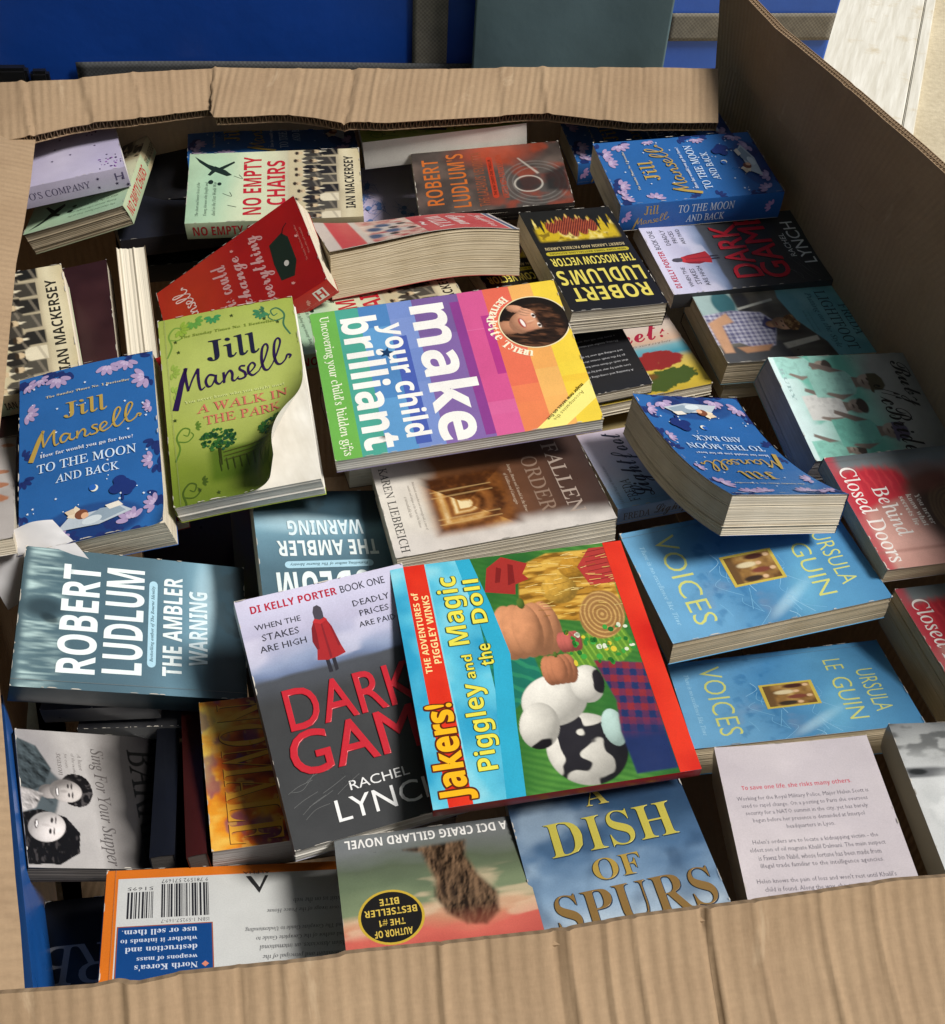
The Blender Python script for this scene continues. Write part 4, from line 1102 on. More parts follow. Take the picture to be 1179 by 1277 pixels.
def art_moon(base='#2b62a2', dark='#22326a', pink='#a893b8'):
    a = Art(129, 198)
    def f(p):
        p.ramp(p.Y / 198 + (p.n(60, 3) - .5) * .25, [(0, base), (.55, base), (1, base)])
        p.mul(.92 + .16 * p.n(40, 5))
        p.put(.55 * ell(p.X, p.Y, 64, 182, 48, 20, 0, .08), dark)
        p.put(.5 * ell(p.X, p.Y, 64, 186, 40, 14, 0, .1), '#14225a')
    a.pic(0, 0, 129, 198, f, step=2.6)
    rg = random.Random(4)
    for i in range(26):          # dark leaves round the border
        t = rg.random()
        s = i % 4
        x, y = ((3 + 123 * t, 3), (126, 3 + 192 * t), (3, 3 + 192 * t), (3 + 123 * t, 195))[s]
        leaf_sprig(a, x, y, rg.uniform(9, 14), rg.uniform(0, 360), dark, 4)
    for x, y, r, q in ((38, 9, 13, 90), (86, 7, 13, 80), (104, 6, 12, 100), (121, 30, 14, 160), (7, 44, 12, 20), (122, 128, 10, 180),
                       (8, 182, 12, -40), (34, 192, 12, -80), (100, 188, 13, -110), (122, 176, 11, 200), (20, 6, 9, 60), (8, 10, 9, 40), (124, 66, 8, 170)):
        leaf_sprig(a, x, y, r, q, pink, 5)
        leaf_sprig(a, x, y, r * .55, q + 20, '#bfaccb', 3)
    for i in range(34):
        x, y = rg.uniform(8, 121), rg.uniform(8, 170)
        if rg.random() < .35: a.star(x, y, 1.5, '#dfe8f4')
        else: a.ell(x, y, .6, .6, '#e6eefc', n=8)
        a.k -= 1
    a.k += 1
    a.text('The Sunday Times No. 1 Bestseller', (26, 29, 106, 32.6), '#cdbf98', 'serif', res=1)
    a.text('Jill', (43, 42, 84, 61), GOLD, 'serifl', foil=.7)
    script_name(a, (9, 58, 115, 102), GOLD, foil=.7)
    a.text('How far would you go for love?', (20, 96, 106, 101), '#d8dde8', 'serif', res=1)
    a.text('TO THE MOON', (17, 107, 108, 117), '#cfe0f2', 'serifl')
    a.text('AND BACK', (34, 123, 92, 132), '#cfe0f2', 'serifl')
    a.ell(69, 147, 3.6, 3.6, '#e8e8da'); a.ell(67.6, 146, 3.2, 3.2, '#2a62b4')
    for dx, dy, r in ((0, 0, 8), (-6, 4, 6), (6, 3, 6.5), (-2, -5, 6), (4, 8, 5)): a.ell(94 + dx, 149 + dy, r, r * .85, '#1f3270', n=16)
    a.rect(93, 155, 95, 166, '#1f3270')
    # two people lying on a blanket
    a.poly([(34, 184), (46, 172), (92, 171), (102, 178), (72, 186)], '#b9c3cc')
    a.poly([(44, 172), (52, 162), (56, 166), (51, 175)], '#e4d3b8'); a.poly([(42, 166), (50, 164), (52, 170), (45, 170)], '#d9c4a8')
    a.ell(57, 172, 6, 5, '#7c4a35'); a.ell(60, 174, 3.4, 3.2, '#e0b08c')
    a.poly([(60, 177), (74, 170), (90, 171), (96, 177), (76, 183)], '#8e9fae'); a.ell(66, 180, 9, 4, '#cfd9de', rot=-8)
    a.poly([(78, 168), (90, 166), (94, 171), (82, 173)], '#e3dcd0')
    return a

def art_park():
    a = Art(129, 198)
    def f(p):
        p.ramp(p.Y / 198, [(0, '#98a64c'), (.35, '#a6b25a'), (.62, '#9ca84a'), (.82, '#75862e'), (1, '#647628')])
        p.put(.55 * ell(p.X, p.Y, 64, 80, 55, 70, 0, .6), '#b2bc6a')
        p.put(.8 * smooth(p.Y, 146, 152) * (1 - smooth(p.Y, 176, 186)) * (1 - smooth(p.X, 110, 122)) * smooth(p.X, 30, 40), '#3f5a12')
        p.mul(.93 + .14 * p.n(30, 9))
    a.pic(0, 0, 129, 198, f, step=2.6)
    dk, mid = '#41551c', '#5b7a2c'
    for x, y, s, c in ((6, 10, 1, '#6f8f3a'), (122, 8, -1, '#3c6a4c'), (5, 120, 1, mid), (6, 176, 1, dk), (122, 188, -1, dk)):
        a.line([(x, y + 34), (x + 5 * s, y + 22), (x + 3 * s, y + 10), (x + 9 * s, y + 2), (x + 15 * s, y + 4), (x + 13 * s, y + 10), (x + 9 * s, y + 8)], [1.6, 1.8, 1.8, 1.6, 1.4, 1.2, .8], c)
        a.line([(x + 3 * s, y + 14), (x + 12 * s, y + 16), (x + 18 * s, y + 11), (x + 16 * s, y + 7)], [1.4, 1.3, 1.2, .8], c)
        leaf_sprig(a, x + 20 * s, y + 2, 6, 0 if s > 0 else 180, c, 4)
    for x, y, r, q, c in ((34, 8, 9, 60, '#5f9440'), (52, 7, 8, 90, '#3f8a52'), (20, 14, 9, 30, '#86a23a'), (98, 12, 8, 120, '#3f7d55'), (9, 60, 8, 10, '#90a948'), (9, 84, 8, -10, '#94ad4c')):
        leaf_sprig(a, x, y, r, q, c, 6)
    for x, y in ((15, 28), (70, 10), (100, 20), (112, 26), (8, 112), (24, 186), (40, 192), (17, 40)): a.star(x, y, 2.2, '#37451f'); 
    a.text('The Sunday Times No. 1 Bestseller', (20, 22, 110, 26), '#7d8f36', 'serif', res=1)
    a.text('Jill', (43, 33, 92, 57), '#20203a', 'serifl')
    script_name(a, (7, 44, 120, 102), '#2a1846', wd=.95)
    a.text('You never know who you might meet', (18, 94, 110, 98), '#cdd68c', 'serif', res=1)
    a.text('A WALK IN', (28, 101, 112, 110), '#c8705e', 'serifl')
    a.text('THE PARK', (34, 114, 104, 123), '#c8705e', 'serifl')
    rg = random.Random(3)
    for cx, cy, R in ((45, 140, 15), (97, 138, 14)):
        a.rect(cx - 1.2, cy + 6, cx + 1.2, cy + 26, '#2c3410')
        for i in range(110):
            q, rr = rg.uniform(0, 6.3), R * math.sqrt(rg.random())
            a.ell(cx + rr * math.cos(q) * 1.1, cy + rr * math.sin(q) * .72, rg.uniform(.9, 2.4), rg.uniform(.8, 1.9), rg.choice(['#1f4a24', '#2b5d2c', '#244f38', '#3a6a2c']), n=9); a.k -= 1
        a.k += 2
    for y in (150, 154, 158): a.line([(48, y + 4), (96, y - 1)], .7, '#4a4a20', curve=False)
    for x in range(44, 92, 6): a.line([(x, 160), (x + 1, 172)], .8, '#39451a', curve=False); a.k -= 1
    return a

def coat_figure(a, x, y, s, coat='#a5282c'):
    """a person in a red coat seen from behind"""
    q = lambda *P: [(x + px * s, y + py * s) for px, py in P]
    a.poly(q((-4, 40), (-1, 40), (-.5, 56), (-3.6, 56)), '#2e2c34'); a.poly(q((1, 40), (4, 40), (4.2, 55), (1.4, 56)), '#2e2c34')
    a.poly(q((-5, 8), (0, 6), (5, 8), (8, 16), (11, 34), (13, 42), (6, 44), (-2, 45), (-10, 43), (-8, 34), (-10, 26), (-8, 14)), coat)
    a.poly(q((-5, 9), (-8, 14), (-10, 26), (-8, 34), (-6, 34), (-5, 20)), '#7d1f26')
    a.poly(q((0, 10), (1.2, 10), (2, 43), (0, 44)), '#86222a'); a.poly(q((6, 12), (8, 16), (11, 34), (9, 35)), '#8a222a')
    a.poly(q((-6, 9), (0, 12), (6, 9), (3, 5), (-3, 5)), '#bb3034')
    a.poly(q((-3.6, 6), (-3.8, 0), (-2, -5), (1, -6), (3.6, -3), (4, 2), (3.6, 7), (0, 8)), '#4a4650')

def art_red_title():
    a = Art(129, 198)
    def f(p):
        t = p.Y + (p.n(50, 2) - .5) * 16
        p.ramp(t, [(0, '#cfcbe2'), (14, '#c8c6de'), (34, '#b9b6cf'), (50, '#a9adc8'), (60, '#8f9cba'), (67, '#707fa0'), (72, '#5a6070'), (84, '#444648'), (198, '#3b3c3e')])
        st = p.n(34, 7) * smooth(p.Y, 20, 40) * (1 - smooth(p.Y, 62, 68))
        p.put(.45 * smooth(st, .45, .7), '#ded9ea')
        p.put(smooth(p.Y, 68 + 3 * p.n(30, 4) - .03 * p.X, 71 + 3 * p.n(30, 4) - .03 * p.X), '#4b4e55')
        p.put(smooth(p.Y, 74, 92), '#3d3e40')
        p.mul(.93 + .14 * p.n(22, 12))
    a.pic(0, 0, 129, 198, f, step=2.2)
    coat_figure(a, 57, 24, .92)
    a.text('DI KELLY PORTER', (10, 7, 75, 13.6), '#b3243c', 'sansb')
    a.text('BOOK ONE', (78, 7, 112, 13.4), '#3a3a46', 'sans')
    a.lines(['WHEN THE', 'STAKES', 'ARE HIGH'], 10, 23, 44, 9.4, '#34343e', 'sans', 'c', .62)
    a.lines(['DEADLY', 'PRICES', 'ARE PAID'], 84, 22, 112, 9.4, '#34343e', 'sans', 'c', .56)
    a.text('DARK', (17, 81, 112, 114), '#c12634', 'sans', depth=.010, raised=.9, offset=.0, res=4)
    a.text('GAME', (12, 115, 127, 149), '#c12634', 'sans', depth=.010, raised=.9, offset=.0, res=4)
    a.text('RACHEL', (46, 160, 88, 167), '#e6e6e6', 'sans')
    a.text('LYNCH', (33, 171, 108, 187), '#ececec', 'sans')
    rg = random.Random(8)
    for i in range(9):
        x, y = rg.uniform(4, 40), rg.uniform(150, 180)
        a.line([(x, y), (x + 8, y - 3 + rg.uniform(-3, 3)), (x + 18, y - 8 + rg.uniform(-3, 3))], .35, '#6b6c6c')
    return a

def art_warning():
    a = Art(129, 198)
    def f(p):
        p.ramp(p.Y, [(0, '#3c5058'), (6, '#587078'), (30, '#4a636d'), (70, '#496370'), (110, '#4f6b79'), (140, '#628495'), (158, '#7aa2b4'), (170, '#33464f'), (198, '#141e24')])  # foot: dark printed cliff, deepened further to stand for shade falling there
        # falling water at the head: streaks that run down the picture
        s = .6 * vnoise(p.X, p.Y * .12, 5, 4, 3) + .4 * vnoise(p.X, p.Y * .1, 1.8, 6, 2)
        p.put(.9 * smooth(s, .38, .72) * smooth(p.Y, 2, 9) * (1 - smooth(p.Y, 26, 46)) * (1 - ell(p.X, p.Y, 72, 20, 12, 20)), '#bcd6d4')
        p.put(.8 * ell(p.X, p.Y, 72, 20, 9, 17, 0, .5), '#22323a')
        p.put(.8 * ell(p.X, p.Y, 62, 26, 4, 8, 20, .4), '#1c2a30')
        p.put(.6 * smooth(p.Y, 160, 170) * smooth(p.n(14, 6), .45, .6), '#2d4450')
        p.put(.8 * ell(p.X, p.Y, 20, 178, 24, 22, 0, .4), '#22343c')
        p.put(.5 * ell(p.X, p.Y, 90, 160, 34, 9, 0, .6), '#b7d4e0')
        p.mul(.92 + .16 * p.n(26, 11))
    a.pic(0, 0, 129, 198, f, step=2.2)
    W = '#dfe9ea'
    a.text('ROBERT', (14, 34, 115, 67), W, 'sansb', depth=.006, raised=.45)
    a.text('LUDLUM', (16, 72, 115, 106), W, 'sansb', depth=.006, raised=.45)
    pill(a, 24, 110, 106, 117.5, '#a9cfe0')
    a.text('Bestselling author of The Bourne Identity', (29, 112, 101, 115.8), '#23404e', 'bit', res=1)
    a.text('THE AMBLER', (17, 123, 111, 140), W, 'sansb', depth=.006, raised=.4)
    a.text('WARNING', (28, 146, 99, 163), '#d6e6ec', 'sansb', depth=.006, raised=.4)
    return a

def pill(a, x0, y0, x1, y1, c):
    r = (y1 - y0) / 2
    pts = [(x1 - r + r * math.sin(t), y0 + r - r * math.cos(t)) for t in np.linspace(0, math.pi, 9)]
    pts += [(x0 + r - r * math.sin(t), y0 + r + r * math.cos(t)) for t in np.linspace(0, math.pi, 9)]
    a.poly(pts, c)

def art_farm():
    """a children's picture book: title bands at the head, a plain farm scene of soft round shapes below"""
    w, h = 218, 195
    a = Art(w, h, '#3fb4d6')
    def f(p):
        X, Y = p.X, p.Y
        p.ramp(p.n(50, 3, 4), [(.2, '#1f5a2a'), (.5, '#3b7430'), (.8, '#5d9840')])
        bl = np.sin((X * 1.2 + Y * .5) * .9 + 5 * p.n(20, 6)) * .5 + .5
        p.put(.55 * bl, '#2a6428')
        p.put(pmask(X, Y, [(60, 60), (150, 60), (128, 96), (92, 100)], .8), '#1d6e5c'); p.put(.8 * pmask(X, Y, [(60, 60), (150, 60), (128, 96), (92, 100)], .8) * smooth(np.sin(X * .5 + Y * .3 + 4 * p.n(16, 9)), .2, .8), '#2f8a64')
        p.put(pmask(X, Y, [(100, 128), (126, 120), (134, 172), (112, 178), (96, 160)], 1), '#5d8c2e'); p.put(.8 * pmask(X, Y, [(100, 128), (126, 120), (134, 172), (112, 178), (96, 160)], 1) * smooth(np.sin(Y * 1.4 + X * .4), .3, .8), '#86b23e')
        # straw stack
        m = pmask(X, Y, [(150, 112), (170, 98), (204, 104), (214, 130), (212, 178), (150, 178), (140, 150)], 1)
        st = vnoise(X * 2.0, Y * .35, 6, 4, 3)
        p.put(m, '#b4822c'); p.put(m * smooth(st, .45, .65), '#d8ac4c'); p.put(m * smooth(1 - st, .58, .75), '#7c5618')
        m = ell(X, Y, 146, 160, 24, 18, 20, .04); p.put(m, '#9a7040'); p.put(m * smooth(np.sin(np.hypot(X - 146, (Y - 160) * 1.3) * 1.5), .2, .8), '#c8a060')
        # smooth pebbles heaped in the grass: white with black patches
        Lf = (.55, -.5, .7)
        p.ball(30, 118, 30, 30, '#dcd8ce', 10, Lf, .5, .06, 8, 4, .03, '#26242a')
        p.ball(74, 104, 22, 26, '#e2ded4', -20, Lf, .5, .06, 8, 9, .03)
        p.ball(54, 88, 20, 15, '#d8d4ca', 15, Lf, .5, .06, 8, 6, .03, '#221f24')
        p.ball(84, 132, 17, 13, '#e0dcd2', 10, Lf, .5, .06, 8, 12, .03, '#2a262c'); p.ball(44, 142, 16, 9, '#b4cfc8', 0, Lf, .55, .05, 8, 3, .03)
        # dark check rug
        m = pmask(X, Y, [(4, 148), (40, 146), (66, 150), (104, 142), (96, 179), (4, 179)], 1)
        p.put(m, '#1f2f5e'); ck = (np.sign(np.sin(X * .5 + Y * .1)) * .5 + .5) * .6 + (np.sign(np.sin(Y * .6 - X * .1)) * .5 + .5) * .4
        p.put(m * ck * smooth(X, 30, 60), '#8a2a34')
        # pumpkins, modelled
        for cx, cy, R, cl in ((140, 98, 27, '#cf8f66'), (100, 114, 14, '#c07c58'), (124, 128, 10, '#bd6258')):
            for o_ in (-.62, .62, -.32, .32, 0):
                p.ball(cx, cy + o_ * R * .9, R * .98, R * .44, C(cl), 0, Lf, .42, .10, 5, 3, .04)
            p.ball(cx + R * .98, cy, R * .2, R * .12, '#56702c', 0, Lf, .5)
        p.ball(176, 132, 15, 15, '#c79a3e', 0, Lf, .45, .3, 2.2, 6, .05); p.ball(196, 150, 12, 14, '#b8862c', 0, Lf, .45, .3, 2.2, 8, .05)
        p.mul(.90 + .2 * p.n(9, 21))
    a.pic(0, 58, w, h - 16, f, step=1.2)
    # a red cloth, a little barn and clover: crisp printed shapes
    a.poly([(182, 72), (206, 78), (216, 92), (206, 112), (196, 106), (190, 110), (186, 98), (176, 96)], '#a3302a'); a.poly([(190, 82), (206, 86), (204, 90), (190, 86)], '#7c1f1e'); a.poly([(186, 92), (208, 96), (206, 100), (188, 98)], '#7c1f1e')
    a.poly([(176, 158), (196, 152), (214, 166), (214, 179), (176, 179)], '#b03a34')
    for x in range(180, 214, 5): a.line([(x, 160), (x + 2, 179)], .7, '#7e2422', curve=False); a.k -= 1
    rg = random.Random(11)
    for i in range(46):
        x, y = rg.uniform(100, 134), rg.uniform(126, 176)
        a.ell(x, y, rg.uniform(1.4, 3), rg.uniform(1.2, 2.6), rg.choice(['#2f8a34', '#3fa040', '#1f6a2a', '#d8c23a', '#d8e0c8']), n=9); a.k -= 1
    a.k += 1
    for i in range(70):
        x, y = rg.uniform(150, 212), rg.uniform(104, 176)
        a.line([(x, y), (x + rg.uniform(-2, 2), y + rg.uniform(5, 12))], .45, rg.choice(['#e6c870', '#8a6020', '#f0d890']), curve=False); a.k -= 1
    a.k += 1
    def sea(p):
        p.ramp(p.n(30, 5), [(.25, '#2f9cc4'), (.6, '#5fc0da'), (.8, '#8fd4e2')])
    a.pic(0, 0, w, 12, sea, step=2.5); a.pic(0, 28, w, 62, sea, step=2.5)
    a.poly([(0, 52), (60, 58), (120, 66), (170, 60), (218, 54), (218, 66), (170, 74), (120, 80), (60, 72), (0, 66)], '#2fa6c8')
    def red(p): p.ramp(p.n(40, 8), [(.2, '#c81f16'), (.8, '#e23a22')])
    a.pic(0, 11, w, 29, red, step=3); a.pic(0, 179, w, 195, red, step=3)
    a.rect(0, 28.4, w, 29.6, '#7fd0e0')
    a.text('THE ADVENTURES of', (112, 13, 190, 18.4), '#f2dc9a', 'sansb')
    a.text('PIGGLEY WINKS', (120, 21, 186, 26.6), '#f2dc9a', 'sansb')
    for dx, dy in ((-1.1, 0), (1.1, 0), (0, -1.1), (0, 1.2), (.9, .9), (-.9, .9), (.9, -.9), (-.9, -.9)):
        a.text('Jakers!', (4 + dx, 5 + dy, 84 + dx, 33 + dy), '#5d2410', 'sansb', offset=.03)
    a.text('Jakers!', (4, 5, 84, 33), '#f2b51e', 'sansb', offset=.02)
    Y2, O = '#e6dc50', '#33502a'
    for t, b in (('Piggley', (24, 36, 98, 56)), ('and', (102, 42, 124, 50)), ('Magic', (134, 34, 202, 56)), ('the', (112, 55, 132, 66)), ('Doll', (152, 56, 196, 69))):
        for dx, dy in ((-.6, 0), (.6, 0), (0, -.6), (0, .7)): a.text(t, (b[0] + dx, b[1] + dy, b[2] + dx, b[3] + dy), O, 'sansb')
        a.text(t, b, Y2, 'sansb')
    return a

def art_rainbow():
    w, h = 182, 240
    a = Art(w, h)
    rows = [(0, 24, '#f2d21a', '#f0c400'), (24, 46, '#ee9a3c', '#f0b254'), (46, 72, '#e2503a', '#ea7a3c'), (72, 97, '#d23c86', '#e06aa6'),
            (97, 142, '#6a4590', '#7d5aa6'), (142, 166, '#5f7ec4', '#7a92d0'), (166, 194, '#2f77b8', '#4f95cc'), (194, 216, '#2a9a86', '#3fb09a'), (216, 240, '#5aa62e', '#62b034')]
    rg = random.Random(5)
    for y0, y1, c0, c1 in rows:
        nb = 5 if y1 < 216 else 1
        xs = [0] + sorted(rg.uniform(.12, .88) * w for _ in range(nb - 1)) + [w]
        for i in range(len(xs) - 1):
            t = rg.random()
            a.rect(xs[i], y0, xs[i + 1], y1, (C(c0) * t + C(c1) * (1 - t)) * .9 + .05); a.k -= 1
    a.k += 1
    for y, c in ((72, '#b23a86'), (97, '#8a3f8c'), (154, '#4a5fae')):
        a.rect(rg.uniform(0, 60), y, rg.uniform(110, 182), y + rg.uniform(8, 14), c)
    Wt = '#f1efea'
    a.text('make', (9, 100, 180, 146), Wt, 'sansb', offset=.012)
    a.text('your child', (27, 152, 168, 182), Wt, 'sansb', offset=.005)
    a.text('brilliant', (13, 178, 176, 213), Wt, 'sansb', offset=.012)
    a.star(64, 176, 7, '#1d3a5e')
    a.text("Uncovering your child's hidden gifts", (6, 222, 178, 234), '#eef0da', 'serifl')
    # round author photograph
    cx, cy, r = 52, 32, 33
    a.ell(cx, cy, r + 1.3, r + 1.3, '#e9d9b0', n=48)
    pts = []
    def face(p):
        X, Y = p.X, p.Y
        p.c[:] = C('#1d1511')
        hr = vnoise(X * 1.6 + Y * .5, Y * .35, 3.2, 6, 3)
        Lp = (-.4, -.5, .8)
        def hair(m): p.put(m, '#2c1c14'); p.put(m * smooth(hr, .5, .75) * .8, '#6b4630'); p.put(m * smooth(1 - hr, .6, .75) * .8, '#120c09')
        hair(ell(X, Y, cx + 8, cy + 2, 27, 29, 0, .12))
        p.ball(cx + 3, cy + 26, 9, 14, '#b98263', 10, Lp, .4)
        p.ball(cx - 1, cy + 4, 16.5, 20.5, '#d79b79', -14, Lp, .45, .04, 4, 3, .03)
        p.put(.35 * ell(X, Y, cx - 9, cy + 8, 5, 4, -14, .8), '#e8a58a'); p.put(.3 * ell(X, Y, cx + 8, cy + 6, 4.4, 4, -14, .8), '#d88a70')
        m = ell(X, Y, cx + 1, cy - 14, 22, 10, -16, .2); hair(m); hair(ell(X, Y, cx + 17, cy + 4, 6, 22, -10, .3)); hair(ell(X, Y, cx - 18, cy - 6, 4.6, 14, 12, .3))
        for ex, ey in ((-8.2, -1), (5.2, -4)):
            p.ell(cx + ex, cy + ey, 3.4, 1.7, '#efe4da', -14, .25); p.ell(cx + ex + .2, cy + ey, 1.6, 1.6, '#2a1a14', 0, .2)
            p.put(.9 * (ell(X, Y, cx + ex, cy + ey - .9, 3.8, 1.6, -14, .2) - ell(X, Y, cx + ex, cy + ey, 3.6, 1.7, -14, .2)).clip(0, 1), '#2a1a14')
            p.ell(cx + ex, cy + ey - 4.6, 4.2, .8, '#45291d', -18, .4)
        p.put(.5 * ell(X, Y, cx + .6, cy + 4.4, 1.7, 3.6, -14, .6), '#b4745a'); p.put(.5 * ell(X, Y, cx - 1.2, cy + 3, 1.0, 4, -14, .7), '#f0c4a6')
        p.ell(cx - .4, cy + 11.5, 6.6, 3.0, '#a23f38', -13, .18); p.ell(cx - .4, cy + 11, 5.4, 1.5, '#f4ebe4', -13, .2)
        p.ball(cx - 20, cy + 14, 5, 9, '#d49a7a', 24, Lp, .5)
        for i in range(3): p.ball(cx - 17 + i * 2.6, cy + 4 + i * 2.2, 1.7, 6, '#d8a080', 30, Lp, .5)
        p.mul(.94 + .12 * p.n(4, 3))
    # the photo as a disc of coloured vertices
    n1, n2 = 64, 150
    R_, A_ = np.meshgrid(np.linspace(0, r, n1), np.linspace(0, 2 * math.pi, n2), indexing='ij')
    p = Pic(cx + R_ * np.cos(A_), cy + R_ * np.sin(A_), '#000000'); face(p)
    a.k += 1
    V = np.column_stack([p.X.ravel(), p.Y.ravel(), np.full(p.X.size, a.k * .02)])
    a.rast.append((V, grid_quads(n1, n2), np.clip(p.c.reshape(-1, 3), 0, 1), np.zeros(p.X.size)))
    # author's name round the photograph
    co_name = 'Bernadette Tynan'
    for i, ch in enumerate(co_name):
        if ch == ' ': continue
        q = math.radians(146 - i * 8.4)
        x, y = cx + (r + 8) * math.cos(q), cy + (r + 7) * math.sin(q)
        hh = 10.4 if ch in 'BTdtb' else 7.2
        a.text(ch, (x - 3.8, y - hh / 2, x + 3.8, y + hh / 2), '#f4ecd0', 'serif', rot=math.degrees(q) - 90, keep=True); a.k -= 1
    a.k += 1
    # diagonal ribbon
    a.poly([(133, 0), (156, 0), (182, 34), (182, 62)], '#f3e884')
    a.text('Accompanies the', (138, 24, 182, 29), '#6a5a1c', 'sans', rot=50, res=1)
    a.text('major new series on five', (128, 26, 182, 31), '#3a3210', 'sansb', rot=50, res=1)
    return a
def art_arch():
    """cream and brown history cover with an old photograph of a vaulted passage"""
    a = Art(129, 198)
    def f(p):
        X, Y = p.X, p.Y
        p.ramp(Y + (p.n(40, 2) - .5) * 14, [(0, '#3f2f2a'), (30, '#4d3830'), (80, '#6b4630'), (140, '#8a5a38'), (156, '#cfc3b4'), (170, '#dcd5ca'), (198, '#e0dad0')])
        p.put(.9 * smooth(X + (p.n(40, 5) - .5) * 18 + .05 * Y, 98, 122), '#d9d2cb')
        m = pmask(X, Y, [(30, 82), (110, 82), (110, 156), (30, 156)], 7)
        ux, uy = (X - 74) / 36, (Y - 124) / 36
        r = np.maximum(np.abs(ux), np.abs(uy) * 1.05) + 1e-3
        arch = np.where(uy < 0, np.sqrt(ux ** 2 + uy ** 2), r) + 1e-3
        bays = .5 + .5 * np.sin(9.0 * np.log(arch))
        side = np.where(np.abs(ux) > np.abs(uy), .5 + .5 * np.sign(ux) * .7, np.where(uy > 0, .95, .42))
        tone = np.clip(.18 + .75 * side * (.35 + .65 * bays) * (1.15 - .35 * arch), 0, 1)
        tone = np.clip(tone + .9 * np.exp(-(arch / .16) ** 2) + .22 * (vnoise(X, Y, 4, 5, 3) - .5), 0, 1)
        stops = [(0, '#1e0f08'), (.25, '#4a2812'), (.5, '#8a5428'), (.75, '#c2904e'), (1, '#ecd8a8')]
        col = np.stack([np.interp(tone, [q for q, _ in stops], [C(c)[k_] for _, c in stops]) for k_ in range(3)], -1)
        p.put(m, col)
        for x_ in (52, 60, 90, 97): p.put(.55 * m * smooth(1.2 - np.abs(X - x_ - (Y - 124) * .02), 0, 1) * (np.abs(uy) < .8), '#d8b478')
        p.mul(.86 + .28 * p.n(16, 9))
    a.pic(0, 0, 129, 198, f, step=1.8)
    a.text('KAREN LIEBREICH', (6, 184, 124, 192), '#3a3734', 'serifl')
    a.lines(['Meticulously researched and stunningly told, a story of', 'scandal and intrigue at the heart of the Vatican', 'a remarkable tale'], 10, 163, 122, 5, '#6a5c50', 'it', 'c', .6)
    a.text('FALLEN', (10, 22, 112, 37), '#a9988c', 'serifl'); a.text('ORDER', (24, 46, 104, 61), '#8d7565', 'serifl')
    a.lines(['Intrigue, Heresy and Scandal in the Rome', 'of Galileo and Caravaggio'], 6, 72, 124, 6, '#cdb8a2', 'it', 'c', .66)
    return a

def art_voices():
    a = Art(129, 198)
    def f(p):
        X, Y = p.X, p.Y
        p.ramp(Y + (p.n(60, 2) - .5) * 40, [(0, '#4d8ab8'), (60, '#5c9ac2'), (110, '#4a86b4'), (150, '#669fc8'), (198, '#6fa9d0')])
        t = X * .5 + Y * 1.0
        p.put(.55 * smooth(p.n(20, 4), .5, .75) * ell(X, Y, 100, 124, 40, 26, 30, .8), '#8a93a8')
        p.put(.5 * smooth(vnoise(X * .3 + Y, Y * .3 - X, 8, 7), .55, .75) * ell(X, Y, 70, 130, 90, 26, 10, .7), '#2c6a9c')
        p.put(.5 * ell(X, Y, 108, 84, 26, 5, 56, .7), '#bfe0ee'); p.put(.4 * ell(X, Y, 96, 66, 30, 12, 20, .8), '#79c0de')
        p.mul(.92 + .16 * p.n(18, 11))
    a.pic(0, 0, 129, 198, f, step=2.2)
    rg = random.Random(3)
    for i in range(26):
        x, y = rg.uniform(40, 122), rg.uniform(60, 150)
        a.line([(x, y), (x + rg.uniform(4, 12), y + rg.uniform(-8, 8)), (x + rg.uniform(12, 24), y + rg.uniform(-14, 10))], rg.uniform(.25, .5), rg.choice(['#8fc4e2', '#a9d4ea', '#7ab4d8'])); a.k -= 1
    a.k += 1
    Yw = '#d3d67a'
    a.text('VOICES', (12, 152, 116, 172), Yw, 'sans', offset=-.008, foil=.2)
    a.text('There is no excellence like Time', (20, 182, 112, 186.5), '#a8d4ea', 'it', res=1)
    a.text('URSULA', (42, 18, 105, 34), Yw, 'sans', offset=-.008, foil=.2); a.text('LE', (22, 42, 38, 58), Yw, 'sans', offset=-.008, foil=.2); a.text('GUIN', (50, 42, 112, 59), Yw, 'sans', offset=-.008, foil=.2)
    a.rect(49, 76, 85, 124, '#c8b24e')
    def g(p):
        X, Y = p.X, p.Y
        p.ramp(p.n(9, 5), [(.2, '#6a4a2a'), (.5, '#9a7440'), (.8, '#c4a262')])
        for i in range(4):
            p.ell(55 + i * 8, 94 + (i % 2) * 10, 3, 9, ('#4a2a22', '#d8c8a0', '#7c4434', '#3c3026')[i], 0, .3); p.ell(55 + i * 8, 83 + (i % 2) * 10, 2, 2.6, '#d9b48c', 0, .3)
        p.put(smooth(Y, 112, 116), '#6c5030')
    a.pic(51.5, 79, 82.5, 121, g, step=1.1)
    return a

